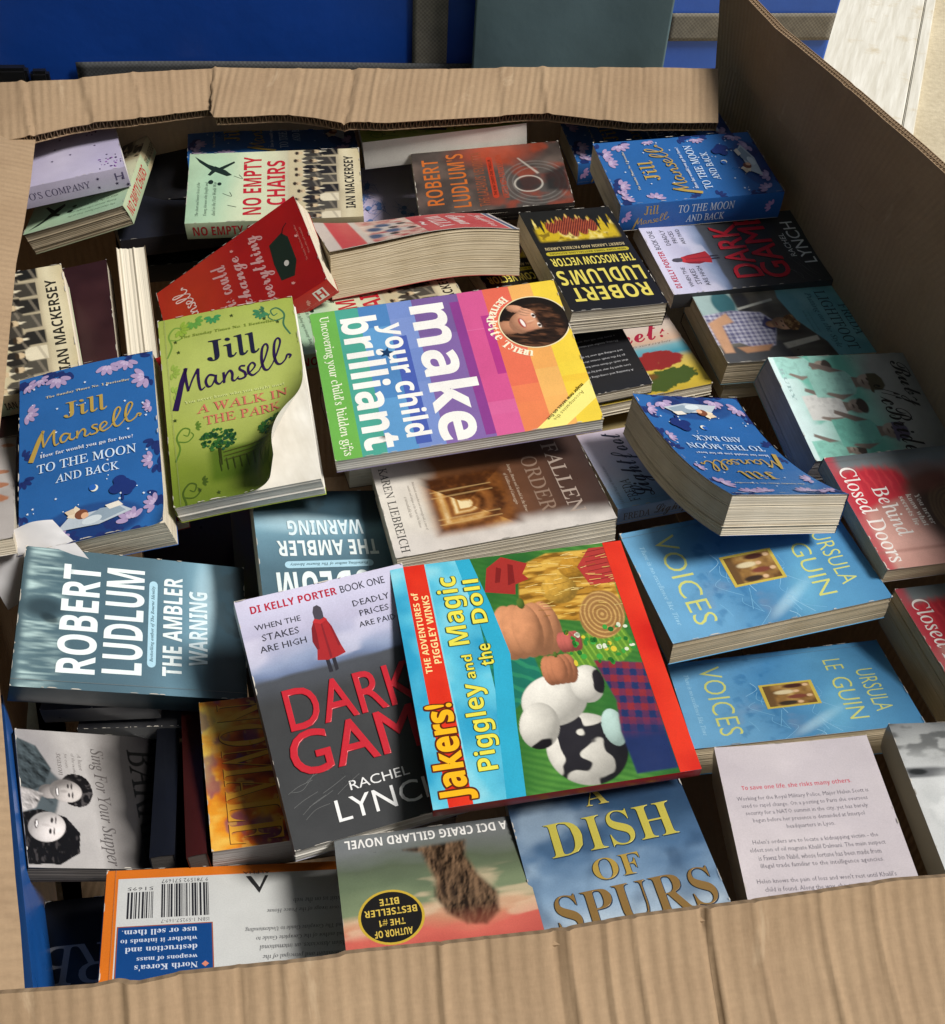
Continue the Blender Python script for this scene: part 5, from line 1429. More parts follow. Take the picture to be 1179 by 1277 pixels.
def art_doors():
    a = Art(129, 198)
    def f(p):
        X, Y = p.X, p.Y
        p.ramp(X + (p.n(30, 3) - .5) * 10, [(0, '#5f686c'), (12, '#788083'), (22, '#8d7a78'), (60, '#c08a80'), (100, '#d8a89c'), (129, '#cf9c90')])
        p.put(.95 * pmask(X, Y, [(24, 198), (18, 186), (16, 160), (22, 134), (40, 126), (54, 138), (60, 170), (70, 198)], 5), '#c4283a')
        p.put(.8 * smooth(np.sin(Y * .8 + 5 * p.n(12, 4)), .3, .9) * ell(X, Y, 32, 160, 16, 32, 0, .5), '#d8424a')
        p.put(.8 * smooth(Y, 184, 194), '#b03c48')
        p.put(.95 * ell(X, Y, 74, 104, 44, 34, 0, .35), '#4a3c34')
        for i in range(7): p.put(.7 * (ell(X, Y, 78, 96, 36 - i * 4.4, 27 - i * 3.4, 0, .06) - ell(X, Y, 78, 96, 33.6 - i * 4.4, 25 - i * 3.4, 0, .06)), '#8d7458')
        p.put(.85 * ell(X, Y, 40, 110, 10, 26, -16, .5), '#7c4e44')
        p.put(.5 * smooth(X, 108, 111) * (1 - smooth(X, 111, 114)), '#9a6a60')
        p.mul(.9 + .2 * p.n(14, 8))
    a.pic(0, 0, 129, 198, f, step=2.0)
    W = '#efe9e4'
    a.text('Behind', (40, 152, 96, 169), W, 'serifl'); a.text('Closed Doors', (14, 174, 122, 191), W, 'serifl')
    a.lines(['You never', 'know what', 'secrets lie'], 48, 126, 92, 8, '#e2dbd2', 'serif', 'c', .7)
    return a

def art_sunset():
    a = Art(129, 198)
    def f(p):
        X, Y = p.X, p.Y
        t = Y + (vnoise(X * .35, Y, 16, 3) - .5) * 22
        p.ramp(t, [(0, '#5a2a2a'), (40, '#8e3c34'), (90, '#b8524a'), (112, '#d0685a'), (122, '#c98a6c'), (130, '#c9a888'), (136, '#7c8a6a'), (150, '#66745a'), (164, '#5a6450'), (178, '#6a6f6a'), (186, '#76797a'), (198, '#74787a')])
        p.put(.6 * smooth(vnoise(X * .3, Y, 9, 6), .55, .75) * smooth(Y, 108, 116) * (1 - smooth(Y, 150, 160)), '#d8c0a0')
        m = pmask(X, Y, [(82, 198 - 18), (70, 176), (64, 150), (66, 136), (60, 122), (48, 112), (36, 110), (26, 118), (24, 134), (34, 150), (40, 168), (38, 182)], 2.5)
        p.relief(m, '#6d5540', 13, 4, 1.5, 5, 1.3, .6); p.put(m * .75 * smooth(vnoise(X * 1.2, Y * .4, 8, 9, 3), .58, .72), '#241a14'); p.put(m * .6 * (1 - smooth(Y, 112, 128)), '#8a4a38')
        p.mul(.93 + .14 * p.n(20, 8))
    a.pic(0, 0, 129, 198, f, step=1.1)
    a.text('A DCI CRAIG GILLARD NOVEL', (6, 186.5, 122, 194.5), '#f0eeea', 'sansb')
    cx, cy = 97, 125.5
    a.ell(cx, cy, 22, 22, '#c8a93c', n=40); a.ell(cx, cy, 20.2, 20.2, '#1f1d1b', n=40)
    for t, hw, y in (('AUTHOR OF', 12.5, -15.5), ('THE #1', 8.5, -7), ('BESTSELLER', 17.5, 1.5), ('BITE', 6.5, 9.5)):
        a.text(t, (cx - hw, cy + y, cx + hw, cy + y + 5.6), '#d6ba54', 'sansb')
    return a

def art_clouds():
    a = Art(129, 198)
    def f(p):
        X, Y = p.X, p.Y
        n1 = vnoise(X * .6, Y, 34, 5, 4)
        p.ramp(Y + (n1 - .5) * 60, [(0, '#24344e'), (30, '#34506e'), (60, '#4f6f92'), (86, '#86a2be'), (112, '#b3c4d3'), (140, '#8aa4bf'), (198, '#38516e')])
        p.put(.5 * smooth(n1, .5, .75), '#a9bccd'); p.put(.5 * smooth(vnoise(X, Y, 26, 8), .55, .8), '#27405f')
    a.pic(0, 0, 129, 198, f, step=2.2)
    for t, b, cc in (('A', (56, 7, 73, 25), '#c4b55a'), ('DISH', (21, 33, 114, 62), '#c8bc54'), ('OF', (46, 69, 80, 86), '#b89a4a'), ('SPURS', (13, 91, 123, 120), '#8f7040')):
        a.text(t, (b[0] + .6, b[1] + .7, b[2] + .6, b[3] + .7), '#2a3a50', 'serif', offset=-.006)
        a.text(t, b, cc, 'serif', foil=.3, depth=.006, raised=.5, offset=-.012)
    return a

def art_guide_back():
    w, h = 188, 229
    a = Art(w, h, '#d2701e')
    a.rect(7, 7, w - 9, h - 9, '#c9cac8')
    def bars(x0, y0, x1, y1, n, seed):
        rg = random.Random(seed); x = x0
        while x < x1:
            wd = rg.choice([.5, .5, 1, 1.5]); a.rect(x, y0, min(x + wd, x1), y1, '#26262a'); a.k -= 1
            x += wd + rg.choice([.5, .6, 1, 1.3])
        a.k += 1
    bars(112, 180, 147, 213, 30, 1); bars(153, 180, 172, 206, 14, 2)
    a.text('9 781592 571697', (112, 214, 147, 218), '#4a4a4c', 'sans', res=1); a.text('ISBN 1-59257-169-7', (112, 174.5, 147, 178), '#6a6a6c', 'sans', res=1); a.text('51695', (153, 207.5, 172, 211), '#4a4a4c', 'sans', res=1)
    a.rect(109.5, 41, 178, 173, '#a0522e'); a.rect(110.3, 42, 177.2, 172.2, '#15437f')
    a.lines(['and its people', 'the daily life', 'of families', 'across North Korea.', '', "North Korea's", 'weapons of mass', 'destruction and', 'whether it intends to', 'use or sell them.'], 121, 92, 175, 8, '#c9d2e0', 'serif', 'l', .66)
    a.poly([(113, 135), (115.6, 132.4), (118.2, 135), (115.6, 137.6)], '#d2826a')
    a.poly([(67, 203), (80, 203), (73.5, 219)], '#c9cac8'); a.poly([(73.5, 199), (83, 217), (79, 217), (73, 205), (68, 217), (65.5, 217)], '#2a2a2c')
    a.text('ALPHA', (64, 219, 85, 222), '#2a2a2c', 'sans', res=1)
    rows = ['Quinones is an expert on the history of', 'and lived in Hong Kong between 1992 and', '2000, directed the Research Center and served on', 'the Agreed Framework of 1994. Dr.', 'Japanese and East Asian Languages from', 'and Asian history at Tufts University', '(Greenport, CT).', '', 'a consultant and principal of the', 'Asian Associates, an international', 'and author of the Complete Guide to', 'and The Complete Guide to Understanding', '', 'cover image of the Peace House', 'visit us on the web']
    a.para(rows, 12, 102, 66, 8.6, 1.9, '#55565a', .62, 'l', 'it')
    a.lines(['The mysterious life of the northern half of the', 'peninsula, its history, its leaders and its people', 'explained in plain and simple language'], 14, 20, 172, 8, '#333333', 'serif', 'l', .6)
    return a

def art_blurb():
    a = Art(129, 198)
    def f(p): p.ramp(p.n(50, 3), [(.2, '#cfc6cc'), (.8, '#dbd2d6')])
    a.pic(0, 0, 129, 198, f, step=6)
    a.text('To save one life, she risks many others.', (15, 42, 104, 47.8), '#cf6472', 'sansb', res=2)
    P1 = ['Working for the Royal Military Police, Major Helen Scott is', 'used to rapid change. On a posting to Paris she oversees', 'security for a NATO summit in the city, yet has barely', 'begun before her presence is demanded at Interpol', 'headquarters in Lyon.']
    P2 = ["Helen's orders are to locate a kidnapping victim - the", 'eldest son of oil magnate Khalil Dalmani. The main suspect', 'is Fawaz bin Nabil, whose fortune has been made from', 'illegal trade familiar to the intelligence agencies.']
    P3 = ["Helen knows the pain of loss and won't rest until Khalil's", 'child is found. Along the way, she crosses paths with', 'old faces and forms new alliances. But who will betray']
    y = 53
    for P in (P1, P2, P3):
        for i, r_ in enumerate(P):
            hw = len(r_) / 58.0 * 52; a.text(r_, (62 - hw, y + i * 7.2, 62 + hw, y + i * 7.2 + 5.2), '#6f6972', 'sans', res=1); a.k -= 1
        y += len(P) * 7.2 + 6
    return a

def art_vector():
    w, h = 111, 178
    a = Art(w, h, '#1a1816')
    def f(p):
        X, Y = p.X, p.Y
        p.c[:] = C('#1a1816')
        m = smooth(Y, 118, 124) * (1 - smooth(Y + 9 * np.sin(X * .55) + 6 * np.sin(X * 1.3), 146, 152)) * smooth(X, 4, 10) * (1 - smooth(X, 100, 106))
        p.put(m, '#c0a41e'); p.put(m * smooth(p.n(10, 3), .5, .7), '#d9c878'); p.put(m * .8 * smooth(p.n(7, 9), .58, .72), '#6a5312')
        for cx, ry in ((34, 12), (46, 17), (58, 20), (70, 16), (82, 11)):
            d = ell(X, Y, cx, 146, 7, ry, 0, .12); p.put(d, '#5c1f18'); p.put(d * smooth(np.sin(X * 2.2 + Y), .2, .8), '#b0583a')
            p.put(ell(X, Y, cx, 146 + ry, 1.2, 4, 0, .4), '#c9a85a')
        p.mul(.85 + .3 * p.n(9, 4))
    a.pic(0, 112, w, h - 4, f, step=1.3)
    Yl = '#d8c95c'
    a.text('ROBERT', (10, 15, 100, 38), Yl, 'sansb'); a.text("LUDLUM'S", (6, 43, 106, 68), Yl, 'sansb'); a.text('THE MOSCOW VECTOR', (6, 76, 104, 90), Yl, 'sansb')
    pill(a, 6, 95, 105, 101.5, '#b7a82e'); a.text('NEW YORK TIMES BESTSELLING AUTHORS', (10, 96.8, 101, 100), '#3c360e', 'sansb', res=1)
    a.text('ROBERT LARKIN AND PATRICK LARKIN', (8, 105, 103, 110), '#b8a77c', 'sansb', res=1)
    return a

def art_lazarus():
    a = Art(129, 198)
    def f(p):
        X, Y = p.X, p.Y
        p.ramp(p.n(30, 3), [(.2, '#3a3330'), (.5, '#4f4540'), (.8, '#6a5a52')])
        p.put(.7 * ell(X, Y, 30, 150, 46, 40, 0, .8), '#4a4644'); p.put(.65 * smooth(p.n(24, 7), .45, .7) * smooth(Y, 60, 110), '#8f3a24')
        p.put(.8 * ell(X, Y, 116, 110, 24, 46, 0, .7), '#a8442a')
        for r in (44, 38, 31): p.put(.5 * (ell(X, Y, 48, 156, r, r, 0, .02) - ell(X, Y, 48, 156, r - 1.4, r - 1.4, 0, .02)), '#8a8680')
        p.put(.85 * ell(X, Y, 46, 146, 15, 17, 0, .3), '#2c2a2a'); p.put(.8 * (ell(X, Y, 46, 146, 17, 19, 0, .05) - ell(X, Y, 46, 146, 15, 17, 0, .05)), '#c8c0b4')
        p.put(.9 * pmask(X, Y, [(24, 198), (30, 168), (62, 168), (78, 198)], 5), '#242222')
        p.put(.7 * pmask(X, Y, [(64, 160), (100, 138), (101, 140), (66, 163)], .8), '#b8b0a4')
        p.mul(.85 + .3 * p.n(10, 5))
    a.pic(0, 0, 129, 198, f, step=2)
    O = '#c0662a'
    a.text('ROBERT', (18, 12, 112, 34), O, 'sansb', offset=-.01); a.text("LUDLUM'S", (10, 45, 120, 68), O, 'sansb', offset=-.01)
    a.text('THE LAZARUS VENDETTA', (8, 78, 120, 92), '#8a4a30', 'sansb', offset=-.01)
    pill(a, 22, 97, 108, 105, '#b03a24'); a.text('THE NEW COVERT-ONE THRILLER', (28, 99, 102, 103), '#30130c', 'sansb', res=1)
    a.text('WRITTEN WITH PATRICK LARKIN', (20, 110, 110, 118), '#a8442c', 'sansb', res=1)
    return a

def art_chairs():
    a = Art(129, 198)
    def f(p):
        X, Y = p.X, p.Y
        p.ramp(Y + (p.n(40, 2) - .5) * 24, [(0, '#9db79a'), (30, '#b2c8a8'), (60, '#c6d0b0'), (100, '#c8c8aa'), (120, '#b4ac92'), (140, '#9c9684'), (172, '#b8ac8e'), (184, '#cdc3a4'), (198, '#c2b592')])
        p.put(.7 * ell(X, Y, 64, 30, 60, 20, 10, .8), '#9cc0a4')
        rg = np.random.default_rng(5)
        p.put(smooth(Y, 113, 117) * (1 - smooth(Y, 170, 175)), '#a89c82'); p.put(.8 * smooth(Y, 113, 117) * (1 - smooth(Y, 136, 150)), '#c2b694')
        for row, (yb, n_) in enumerate(((127, 9), (146, 8))):      # two rows of men in dark jackets
            for i in range(n_):
                cx, cy = 6 + i * (118 / (n_ - 1)) + rg.normal(0, 1.2), yb + rg.normal(0, 1.6)
                cl = ('#262422', '#3a3630', '#4a463e', '#1c1b1a', '#d2c8ae')[rg.integers(0, 5)]
                p.poly([(cx - 7, cy + 26), (cx - 7.5, cy + 9), (cx - 4, cy + 4.5), (cx + 4, cy + 4.5), (cx + 7.5, cy + 9), (cx + 7, cy + 26)], cl, .5)
                p.poly([(cx - 1.6, cy + 4), (cx + 1.6, cy + 4), (cx, cy + 12)], '#d8ceb4', .4)
                p.poly([(cx - 7, cy + 22), (cx + 7, cy + 16), (cx + 7, cy + 19), (cx - 7, cy + 25)], '#8a8070', .5, .5)
                p.ell(cx, cy, 3.1, 4.3, '#c4ae8c', 0, .12); p.ell(cx, cy - 3.2, 3.3, 2.2, '#33291f', 0, .2)
                p.ell(cx - 1.2, cy - .2, .6, .4, '#4a3a2c', 0, .4); p.ell(cx + 1.2, cy - .2, .6, .4, '#4a3a2c', 0, .4)
        p.mul(.93 + .14 * p.n(16, 6))
    a.pic(0, 0, 129, 198, f, step=1.9)
    dk = '#1d2a22'
    a.poly([(124, 6), (108, 22), (96, 42), (86, 50), (84, 44), (96, 26), (112, 12)], dk); a.poly([(104, 30), (88, 22), (86, 25), (100, 36)], dk); a.poly([(100, 34), (112, 52), (109, 53), (96, 38)], dk)
    a.ell(74, 26, 4, 3, dk); a.ell(70, 36, 3, 2.4, dk); a.line([(84, 52), (78, 62), (86, 58)], .7, dk); a.line([(52, 40), (46, 50), (54, 48)], .7, dk); a.line([(30, 46), (26, 56)], .8, dk)
    a.lines(['The short and heroic lives of the', 'Young Airmen who fought and', 'died in the First World War'], 12, 10, 74, 9, '#3a4a3c', 'it', 'l', .6)
    R = '#b42430'
    a.text('NO EMPTY', (11, 63, 119, 84), R, 'sansb'); a.text('CHAIRS', (27, 90, 110, 111), R, 'sansb')
    a.text('IAN MACKERSEY', (16, 179, 114, 190), '#2a2722', 'sansb')
    return a

def spine_chairs(H, T):
    s = Art(H, T)
    s.grad(0, 0, H, T, '#b9c6a4', '#a8b896'); s.rect(H * .62, 0, H, T, '#c0b28e')
    s.text('NO EMPTY CHAIRS', (8, T * .22, 108, T * .78), '#b42430', 'sansb'); s.text('IAN MACKERSEY', (122, T * .32, 172, T * .68), '#3a3226', 'sansb')
    s.ell(186, T * .5, 4, 3, '#2a2a28', rot=20)
    return s

def art_boy():
    a = Art(129, 198)
    def f(p):
        X, Y = p.X, p.Y
        p.ramp(vnoise(X, Y * .4, 20, 3), [(.2, '#34322e'), (.5, '#57534c'), (.8, '#7a766c')])
        p.put(pmask(X, Y, [(0, 150), (44, 150), (52, 198), (0, 198)], 2), '#9fb6b4'); p.ell(26, 164, 22, 14, '#3c6a72', 0, .15); p.put(.8 * ell(X, Y, 24, 140, 24, 9, 0, .4), '#23252a')
        p.poly([(22, 100), (26, 100), (40, 150), (36, 150)], '#b9b9b0', .6); p.poly([(92, 70), (100, 70), (112, 118), (102, 118)], '#cfc8b8', 1)
        p.put(.9 * pmask(X, Y, [(96, 120), (129, 110), (129, 198), (104, 198)], 3), '#4a4c50')
        sh = pmask(X, Y, [(46, 124), (64, 112), (82, 118), (104, 128), (110, 150), (96, 170), (98, 198), (46, 198), (40, 160)], 1.5)
        chk = .5 + .25 * np.sign(np.sin(X * .95)) * 1.0 + .25 * np.sign(np.sin(Y * .95))
        p.put(sh, '#c4c2d2'); p.put(sh * chk * .8, '#4f4e7c'); p.put(sh * .4 * smooth(p.n(14, 3), .5, .7), '#2e2e50')
        p.put(pmask(X, Y, [(54, 122), (66, 112), (80, 118), (70, 132)], 1), '#3a3a60')
        p.put(pmask(X, Y, [(44, 168), (60, 164), (66, 180), (112, 182), (112, 194), (60, 196)], 2), '#c89a78')
        p.put(pmask(X, Y, [(102, 130), (112, 140), (114, 168), (104, 176)], 2), '#b98a68')
        p.ball(68, 118, 6, 8, '#b88a6a', 0, (.5, -.5, .7), .4); p.ball(68, 104, 11, 14, '#d6a684', 8, (.5, -.5, .7), .42, .04, 4, 3); hb = smooth(ell(X, Y, 67, 92, 14, 10, 6, .2) + (p.n(5, 4) - .5) * .5, .42, .58); p.put(hb, '#6a4628'); p.put(hb * smooth(p.n(3, 6), .5, .7), '#b08a58')
        p.ell(64, 104, 1.8, 1, '#3a281c', 0, .4); p.ell(72, 105, 1.8, 1, '#3a281c', 0, .4); p.ell(68, 112, 3.6, 1.1, '#8a4a3c', 0, .4)
        p.put(pmask(X, Y, [(0, 0), (129, 0), (129, 58), (104, 62), (64, 84), (22, 92), (0, 88)], 1.2), '#6fa9b4')
        p.put(.6 * pmask(X, Y, [(0, 0), (129, 0), (129, 58), (104, 62), (64, 84), (22, 92), (0, 88)], 1.2) * smooth(p.n(30, 9), .4, .7), '#8fc0c6')
        p.mul(.9 + .2 * p.n(10, 6))
    a.pic(0, 0, 129, 198, f, step=1.6)
    a.text('FREDA', (40, 8, 96, 20), '#28434a', 'serifl'); a.text('LIGHTFOOT', (14, 26, 120, 41), '#28434a', 'serifl')
    a.text('Putting on the Style', (16, 46, 116, 56), '#2c5a66', 'it', offset=.006)
    a.lines(['A young heart can be broken', 'but the dream lives on'], 24, 62, 110, 5.4, '#3c6a72', 'it', 'c', .6)
    return a

def art_children():
    a = Art(129, 198)
    def f(p):
        X, Y = p.X, p.Y
        p.ramp(Y + (p.n(30, 3) - .5) * 20, [(0, '#6a6866'), (40, '#8f8d8a'), (80, '#a9aaa6'), (110, '#8fc8b8'), (150, '#9fd8ca'), (180, '#c8e6e2'), (198, '#d2e8e8')])
        p.put(.8 * smooth(p.n(26, 6), .48, .62) * smooth(Y, 96, 120) * (1 - smooth(Y, 168, 186)), '#5fb8a4')
        def kid(cx, cy, sc, shirt, cap, flip=1, arm=0):
            q = lambda *P: [(cx + px * sc, cy + py * sc * flip) for px, py in P]
            p.poly(q((-15, 58), (-17, 30), (-13, 18), (-5, 13), (5, 13), (13, 18), (17, 30), (15, 58)), shirt, .8)
            p.put(.5 * smooth(p.n(5, 8), .5, .7) * pmask(X, Y, q((-15, 58), (-17, 30), (-13, 18), (-5, 13), (5, 13), (13, 18), (17, 30), (15, 58)), .8), C(shirt) * .7)
            p.poly(q((-13, 20), (-19, 34), (-22 - arm, 50), (-18 - arm, 52), (-12, 34)), '#7e716a', .7); p.poly(q((13, 20), (19, 34), (10 + arm, 48), (8 + arm, 45), (13, 33)), '#8a7d74', .7)
            p.poly(q((-5, 8), (5, 8), (6, 15), (-6, 15)), '#8a7c72', .6)
            p.ell(cx, cy, 8.5 * sc, 10.5 * sc, '#b5a597', 0, .08); p.put(.5 * ell(X, Y, cx + 4 * sc, cy + 2 * sc * flip, 5 * sc, 9 * sc, 0, .4), '#6e625a')
            for ex in (-3, 3): p.ell(cx + ex * sc, cy - .5 * sc * flip, 1.7 * sc, 1.0 * sc, '#2b2522', 0, .3)
            p.ell(cx, cy + 5 * sc * flip, 3 * sc, .9 * sc, '#5c4a44', 0, .3)
            if cap: p.poly(q((-9.5, -3), (-9, -12), (-3, -16), (5, -16), (10, -11), (9.5, -3), (13, -1), (11, 1), (-9, -2)), cap, .6)
            else: p.put(ell(X, Y, cx, cy - 6 * sc * flip, 9.5 * sc, 6 * sc, 0, .12), '#4a423e')
        kid(14, 140, .9, '#a4d6cc', None, 1); kid(118, 146, .8, '#8ccabb', None, 1, 4); kid(66, 122, 1.0, '#dcdcd8', None, 1, 3)
        kid(36, 96, 1.15, '#9ed2c6', '#56513f', 1, 2); kid(98, 96, 1.1, '#78c2b2', '#625c74', 1, 4)
        p.mul(.9 + .2 * p.n(9, 4))
    a.pic(0, 0, 129, 198, f, step=1.6)
    a.text('RUBY', (14, 187, 56, 191), '#9ab8b8', 'serif', res=1)
    a.text('Ruby', (10, 40, 70, 66), '#242222', 'scr', offset=.004); a.text('McBride', (40, 66, 124, 92), '#242222', 'scr', offset=.004)
    return a

def art_script_lilac():
    a = Art(129, 198)
    def f(p):
        p.ramp(p.X + (p.n(50, 3) - .5) * 60, [(0, '#7ba6cf'), (40, '#a8bfdc'), (80, '#cac6da'), (129, '#cfc2d2')]); p.mul(.93 + .14 * p.n(30, 6))
    a.pic(0, 0, 129, 198, f, step=3)
    a.text('FREDA', (8, 18, 44, 30), '#2a2c44', 'serifl'); a.text('Lightfoot', (12, 26, 124, 60), '#20223a', 'scr', offset=.004)
    a.text('A Family Saga of War and Love', (8, 8, 70, 12), '#5a6484', 'it', res=1)
    return a

def spine_lilac(H, T):
    s = Art(H, T); s.grad(0, 0, H, T, '#86a6d2', '#6f92c6')
    s.text('FREDA', (6, T * .3, 34, T * .72), '#1e2444', 'serifl'); s.text('Lightfoot', (38, T * .14, 92, T * .9), '#1e2444', 'scr', offset=.004)
    return s

def art_crimson():
    a = Art(129, 198)
    def f(p):
        p.ramp(p.Y + (p.n(60, 3) - .5) * 60, [(0, '#a81e16'), (60, '#b0281a'), (120, '#a41c16'), (198, '#9a1614')])
        p.put(.35 * ell(p.X, p.Y, 90, 40, 60, 40, 0, .9), '#c0481e'); p.mul(.92 + .16 * p.n(24, 7))
    a.pic(0, 0, 129, 198, f, step=3)
    Wt, P = '#e2cfc8', '#c99a98'
    a.text('Jill', (40, 12, 62, 26), Wt, 'scr', offset=.01); script_name(a, (34, 18, 112, 58), Wt)
    for t, b in (('This could', (20, 72, 108, 92)), ('change', (30, 96, 104, 118)), ('everything', (12, 122, 116, 146))):
        a.text(t, b, P, 'scr', offset=.01)
    a.poly([(34, 150), (60, 148), (88, 150), (94, 168), (84, 174), (48, 174), (30, 166)], '#1e2a1e'); a.ell(52, 162, 4, 3, '#c8c4bc'); a.line([(90, 168), (98, 172), (102, 178)], 1.2, '#1a1616')
    for x, y in ((24, 118), (112, 104), (106, 128), (20, 160), (76, 182)): leaf_sprig(a, x, y, 4, 40, '#d89a94', 3)
    a.lines(['The Sunday Times bestselling author', 'Warm, witty and wonderful'], 24, 184, 108, 5, '#c06a60', 'serif', 'c', .6)
    return a

def spine_crimson(H, T):
    s = Art(H, T, '#c0201c')
    s.rect(H - 22, T * .2, H - 9, T * .8, '#e9e2dc'); s.text('H', (H - 20, T * .26, H - 11, T * .74), '#c0201c', 'sansb')
    leaf_sprig(s, H - 34, T * .5, 5, 20, '#d88a80', 4); script_name(s, (10, 3, 60, T - 3), '#e9d6cc')
    return s

def art_lilac_dots():
    a = Art(129, 198)
    def f(p):
        p.ramp(p.n(60, 3), [(.2, '#aba4c0'), (.8, '#bdb6cc')]); p.mul(.94 + .12 * p.n(24, 5))
    a.pic(0, 0, 129, 198, f, step=4)
    rg = random.Random(6)
    for cx, cy in ((20, 182), (104, 170), (24, 24), (108, 20)):
        for i in range(26): a.ell(cx + rg.gauss(0, 8), cy + rg.gauss(0, 7), rg.uniform(.8, 2), rg.uniform(.8, 2), rg.choice(['#4a2a6a', '#6a3f8a', '#2e1e48', '#8a5aa0']), n=8); a.k -= 1
    a.k += 1
    for i in range(14): a.star(rg.uniform(8, 120), rg.uniform(8, 190), 2.2, '#33264e', rot=rg.uniform(0, 70))
    return a

def spine_lilac_dots(H, T):
    s = Art(H, T, '#bcb4ca')
    s.text("TWO'S COMPANY", (52, T * .3, 138, T * .64), '#4a4260', 'serifl')
    for x, y in ((148, .3), (147, .72), (168, .7), (176, .5), (180, .85)): s.star(x, T * y, 2.4, '#2e2344')
    s.text('H', (168, T * .2, 178, T * .55), '#5c5474', 'sans'); script_name(s, (8, 3, 46, T - 3), '#4a3f66')
    return s

def art_doodle():
    a = Art(129, 198, '#bdb2cc')
    a.rect(0, 118, 129, 198, '#8d7a84')
    rg = random.Random(9)
    for i in range(14):
        x, y = rg.uniform(8, 120), rg.uniform(10, 110)
        a.ell(x, y, 4, 4, '#5a78ac', n=10)
        for k in range(5): a.line([(x, y), (x + rg.uniform(-10, 10), y + rg.uniform(-10, 10)), (x + rg.uniform(-16, 16), y + rg.uniform(-16, 16))], .6, '#6a7fb4')
    for i in range(16): a.ell(rg.uniform(8, 120), rg.uniform(122, 194), rg.uniform(2, 4.5), rg.uniform(2, 4), rg.choice(['#4a1a22', '#5c2430', '#3a161c']), n=10)
    return a

def art_flames():
    a = Art(129, 198)
    def f(p):
        X, Y = p.X, p.Y
        n1 = vnoise(X, Y * .6, 22, 3, 4); n2 = vnoise(X * .7, Y, 13, 8, 3)
        p.ramp(n1 + .35 * smooth(Y, 150, 198) - .3 * (1 - smooth(Y, 120, 160)), [(.2, '#1c1420'), (.36, '#4a2638'), (.47, '#94381c'), (.58, '#cc5c1c'), (.72, '#e09428'), (.9, '#e8c860')])
        p.put(.6 * smooth(n2, .55, .7), '#5c3a6a'); p.put(.6 * smooth(vnoise(X * 1.4, Y, 9, 5), .62, .72), '#e8b450')
    a.pic(0, 0, 129, 198, f, step=1.6)
    a.text('NOMALE', (4.5, 140.6, 126.5, 184.6), '#4a2410', 'serif', offset=-.008); a.text('NOMALE', (4, 140, 126, 184), '#e8a83c', 'serif', foil=.1, offset=-.010)
    a.text('OF', (55, 126, 68, 135), '#c8a040', 'serif', foil=.4)
    return a

def art_couple():
    a = Art(129, 198)
    def f(p):
        X, Y = p.X, p.Y
        p.ramp(Y + (p.n(40, 3) - .5) * 20, [(0, '#131214'), (70, '#1a181a'), (100, '#2c2a2a'), (116, '#7a7674'), (134, '#b4b0ae'), (198, '#a8a4a2')])
        p.put(.7 * ell(X, Y, 30, 184, 40, 22, 0, .6), '#8c888a')
        p.put(pmask(X, Y, [(30, 178), (50, 160), (74, 166), (96, 176), (90, 198), (20, 198)], 2), '#4f585c'); p.put(.7 * pmask(X, Y, [(30, 178), (50, 160), (74, 166), (96, 176), (90, 198), (20, 198)], 2) * smooth(p.n(9, 4), .5, .7), '#23282c')
        # a curly-haired man leaning over a dark-haired woman, as an old grey photograph
        Lc = (.5, -.5, .7)
        p.relief(pmask(X, Y, [(8, 198), (16, 180), (38, 168), (54, 176), (64, 198)], 1), '#4a5458', 12, 6, .9)
        hm = ell(X, Y, 58, 147, 16, 15, 0, .1); hm = smooth(hm + (p.n(5, 5) - .5) * .7, .45, .55)
        p.put(hm, '#131112'); p.put(hm * smooth(p.n(3.4, 8), .58, .72), '#4a4646')
        p.ball(60, 172, 7, 10, '#a8a19e', 0, Lc, .35)
        p.ball(59, 157, 11, 15, '#c6bfbb', 4, Lc, .35, .05, 4, 3, .04)
        p.put(.5 * ell(X, Y, 51, 160, 4, 9, 0, .7), '#5c5654')
        for ex in (54.5, 63): p.ell(ex, 154.5, 2.1, 1.0, '#201c1c', 6, .3); p.ell(ex, 151.2, 3, .8, '#2a2626', 6, .4)
        p.put(.6 * ell(X, Y, 59.5, 159, 1.4, 3.4, 0, .6), '#8d8683'); p.ell(60, 165, 4.4, 1.7, '#3a3434', 4, .2); p.ell(60, 164.8, 3.6, .9, '#efebe9', 4, .2)
        hw = pmask(X, Y, [(80, 198), (77, 182), (84, 160), (98, 149), (116, 152), (126, 170), (126, 198)], 2); hw = smooth(hw + (p.n(9, 9) - .5) * .3, .45, .55)
        p.put(hw, '#100e0f'); p.put(hw * smooth(vnoise(X * .5, Y * 1.4, 3.2, 8), .58, .74), '#3c3838')
        p.ball(93, 178, 13.5, 17, '#ddd6d3', -16, Lc, .45, .04, 4, 7, .04)
        for ex, ey in ((87, 173), (97, 175.5)): p.ell(ex, ey, 2.5, 1.2, '#231f1f', 10, .3); p.ell(ex, ey - 3.4, 3.4, .7, '#4a4444', 8, .4)
        p.put(.5 * ell(X, Y, 91.4, 179, 1.3, 4, 10, .6), '#a8a09d'); p.ell(90.4, 187, 4.2, 1.7, '#4a4242', 8, .2); p.ell(90.4, 186.7, 3.2, .8, '#f0ecea', 8, .2)
        p.relief(pmask(X, Y, [(62, 178), (76, 186), (80, 198), (56, 198)], 1), '#b8b2af', 9, 4, .8)
        p.mul(.92 + .16 * p.n(12, 6))
    a.pic(0, 0, 129, 198, f, step=1.2)
    a.text('Sing For Your Supper', (16, 116, 127, 132), '#55504f', 'it', offset=.004)
    a.lines(['A heart', 'of the matter', 'for every', 'season'], 22, 138, 48, 6.6, '#6a6462', 'it', 'l', .6)
    a.text('BARRIE', (14, 62, 122, 92), '#060606', 'serifl')
    return a

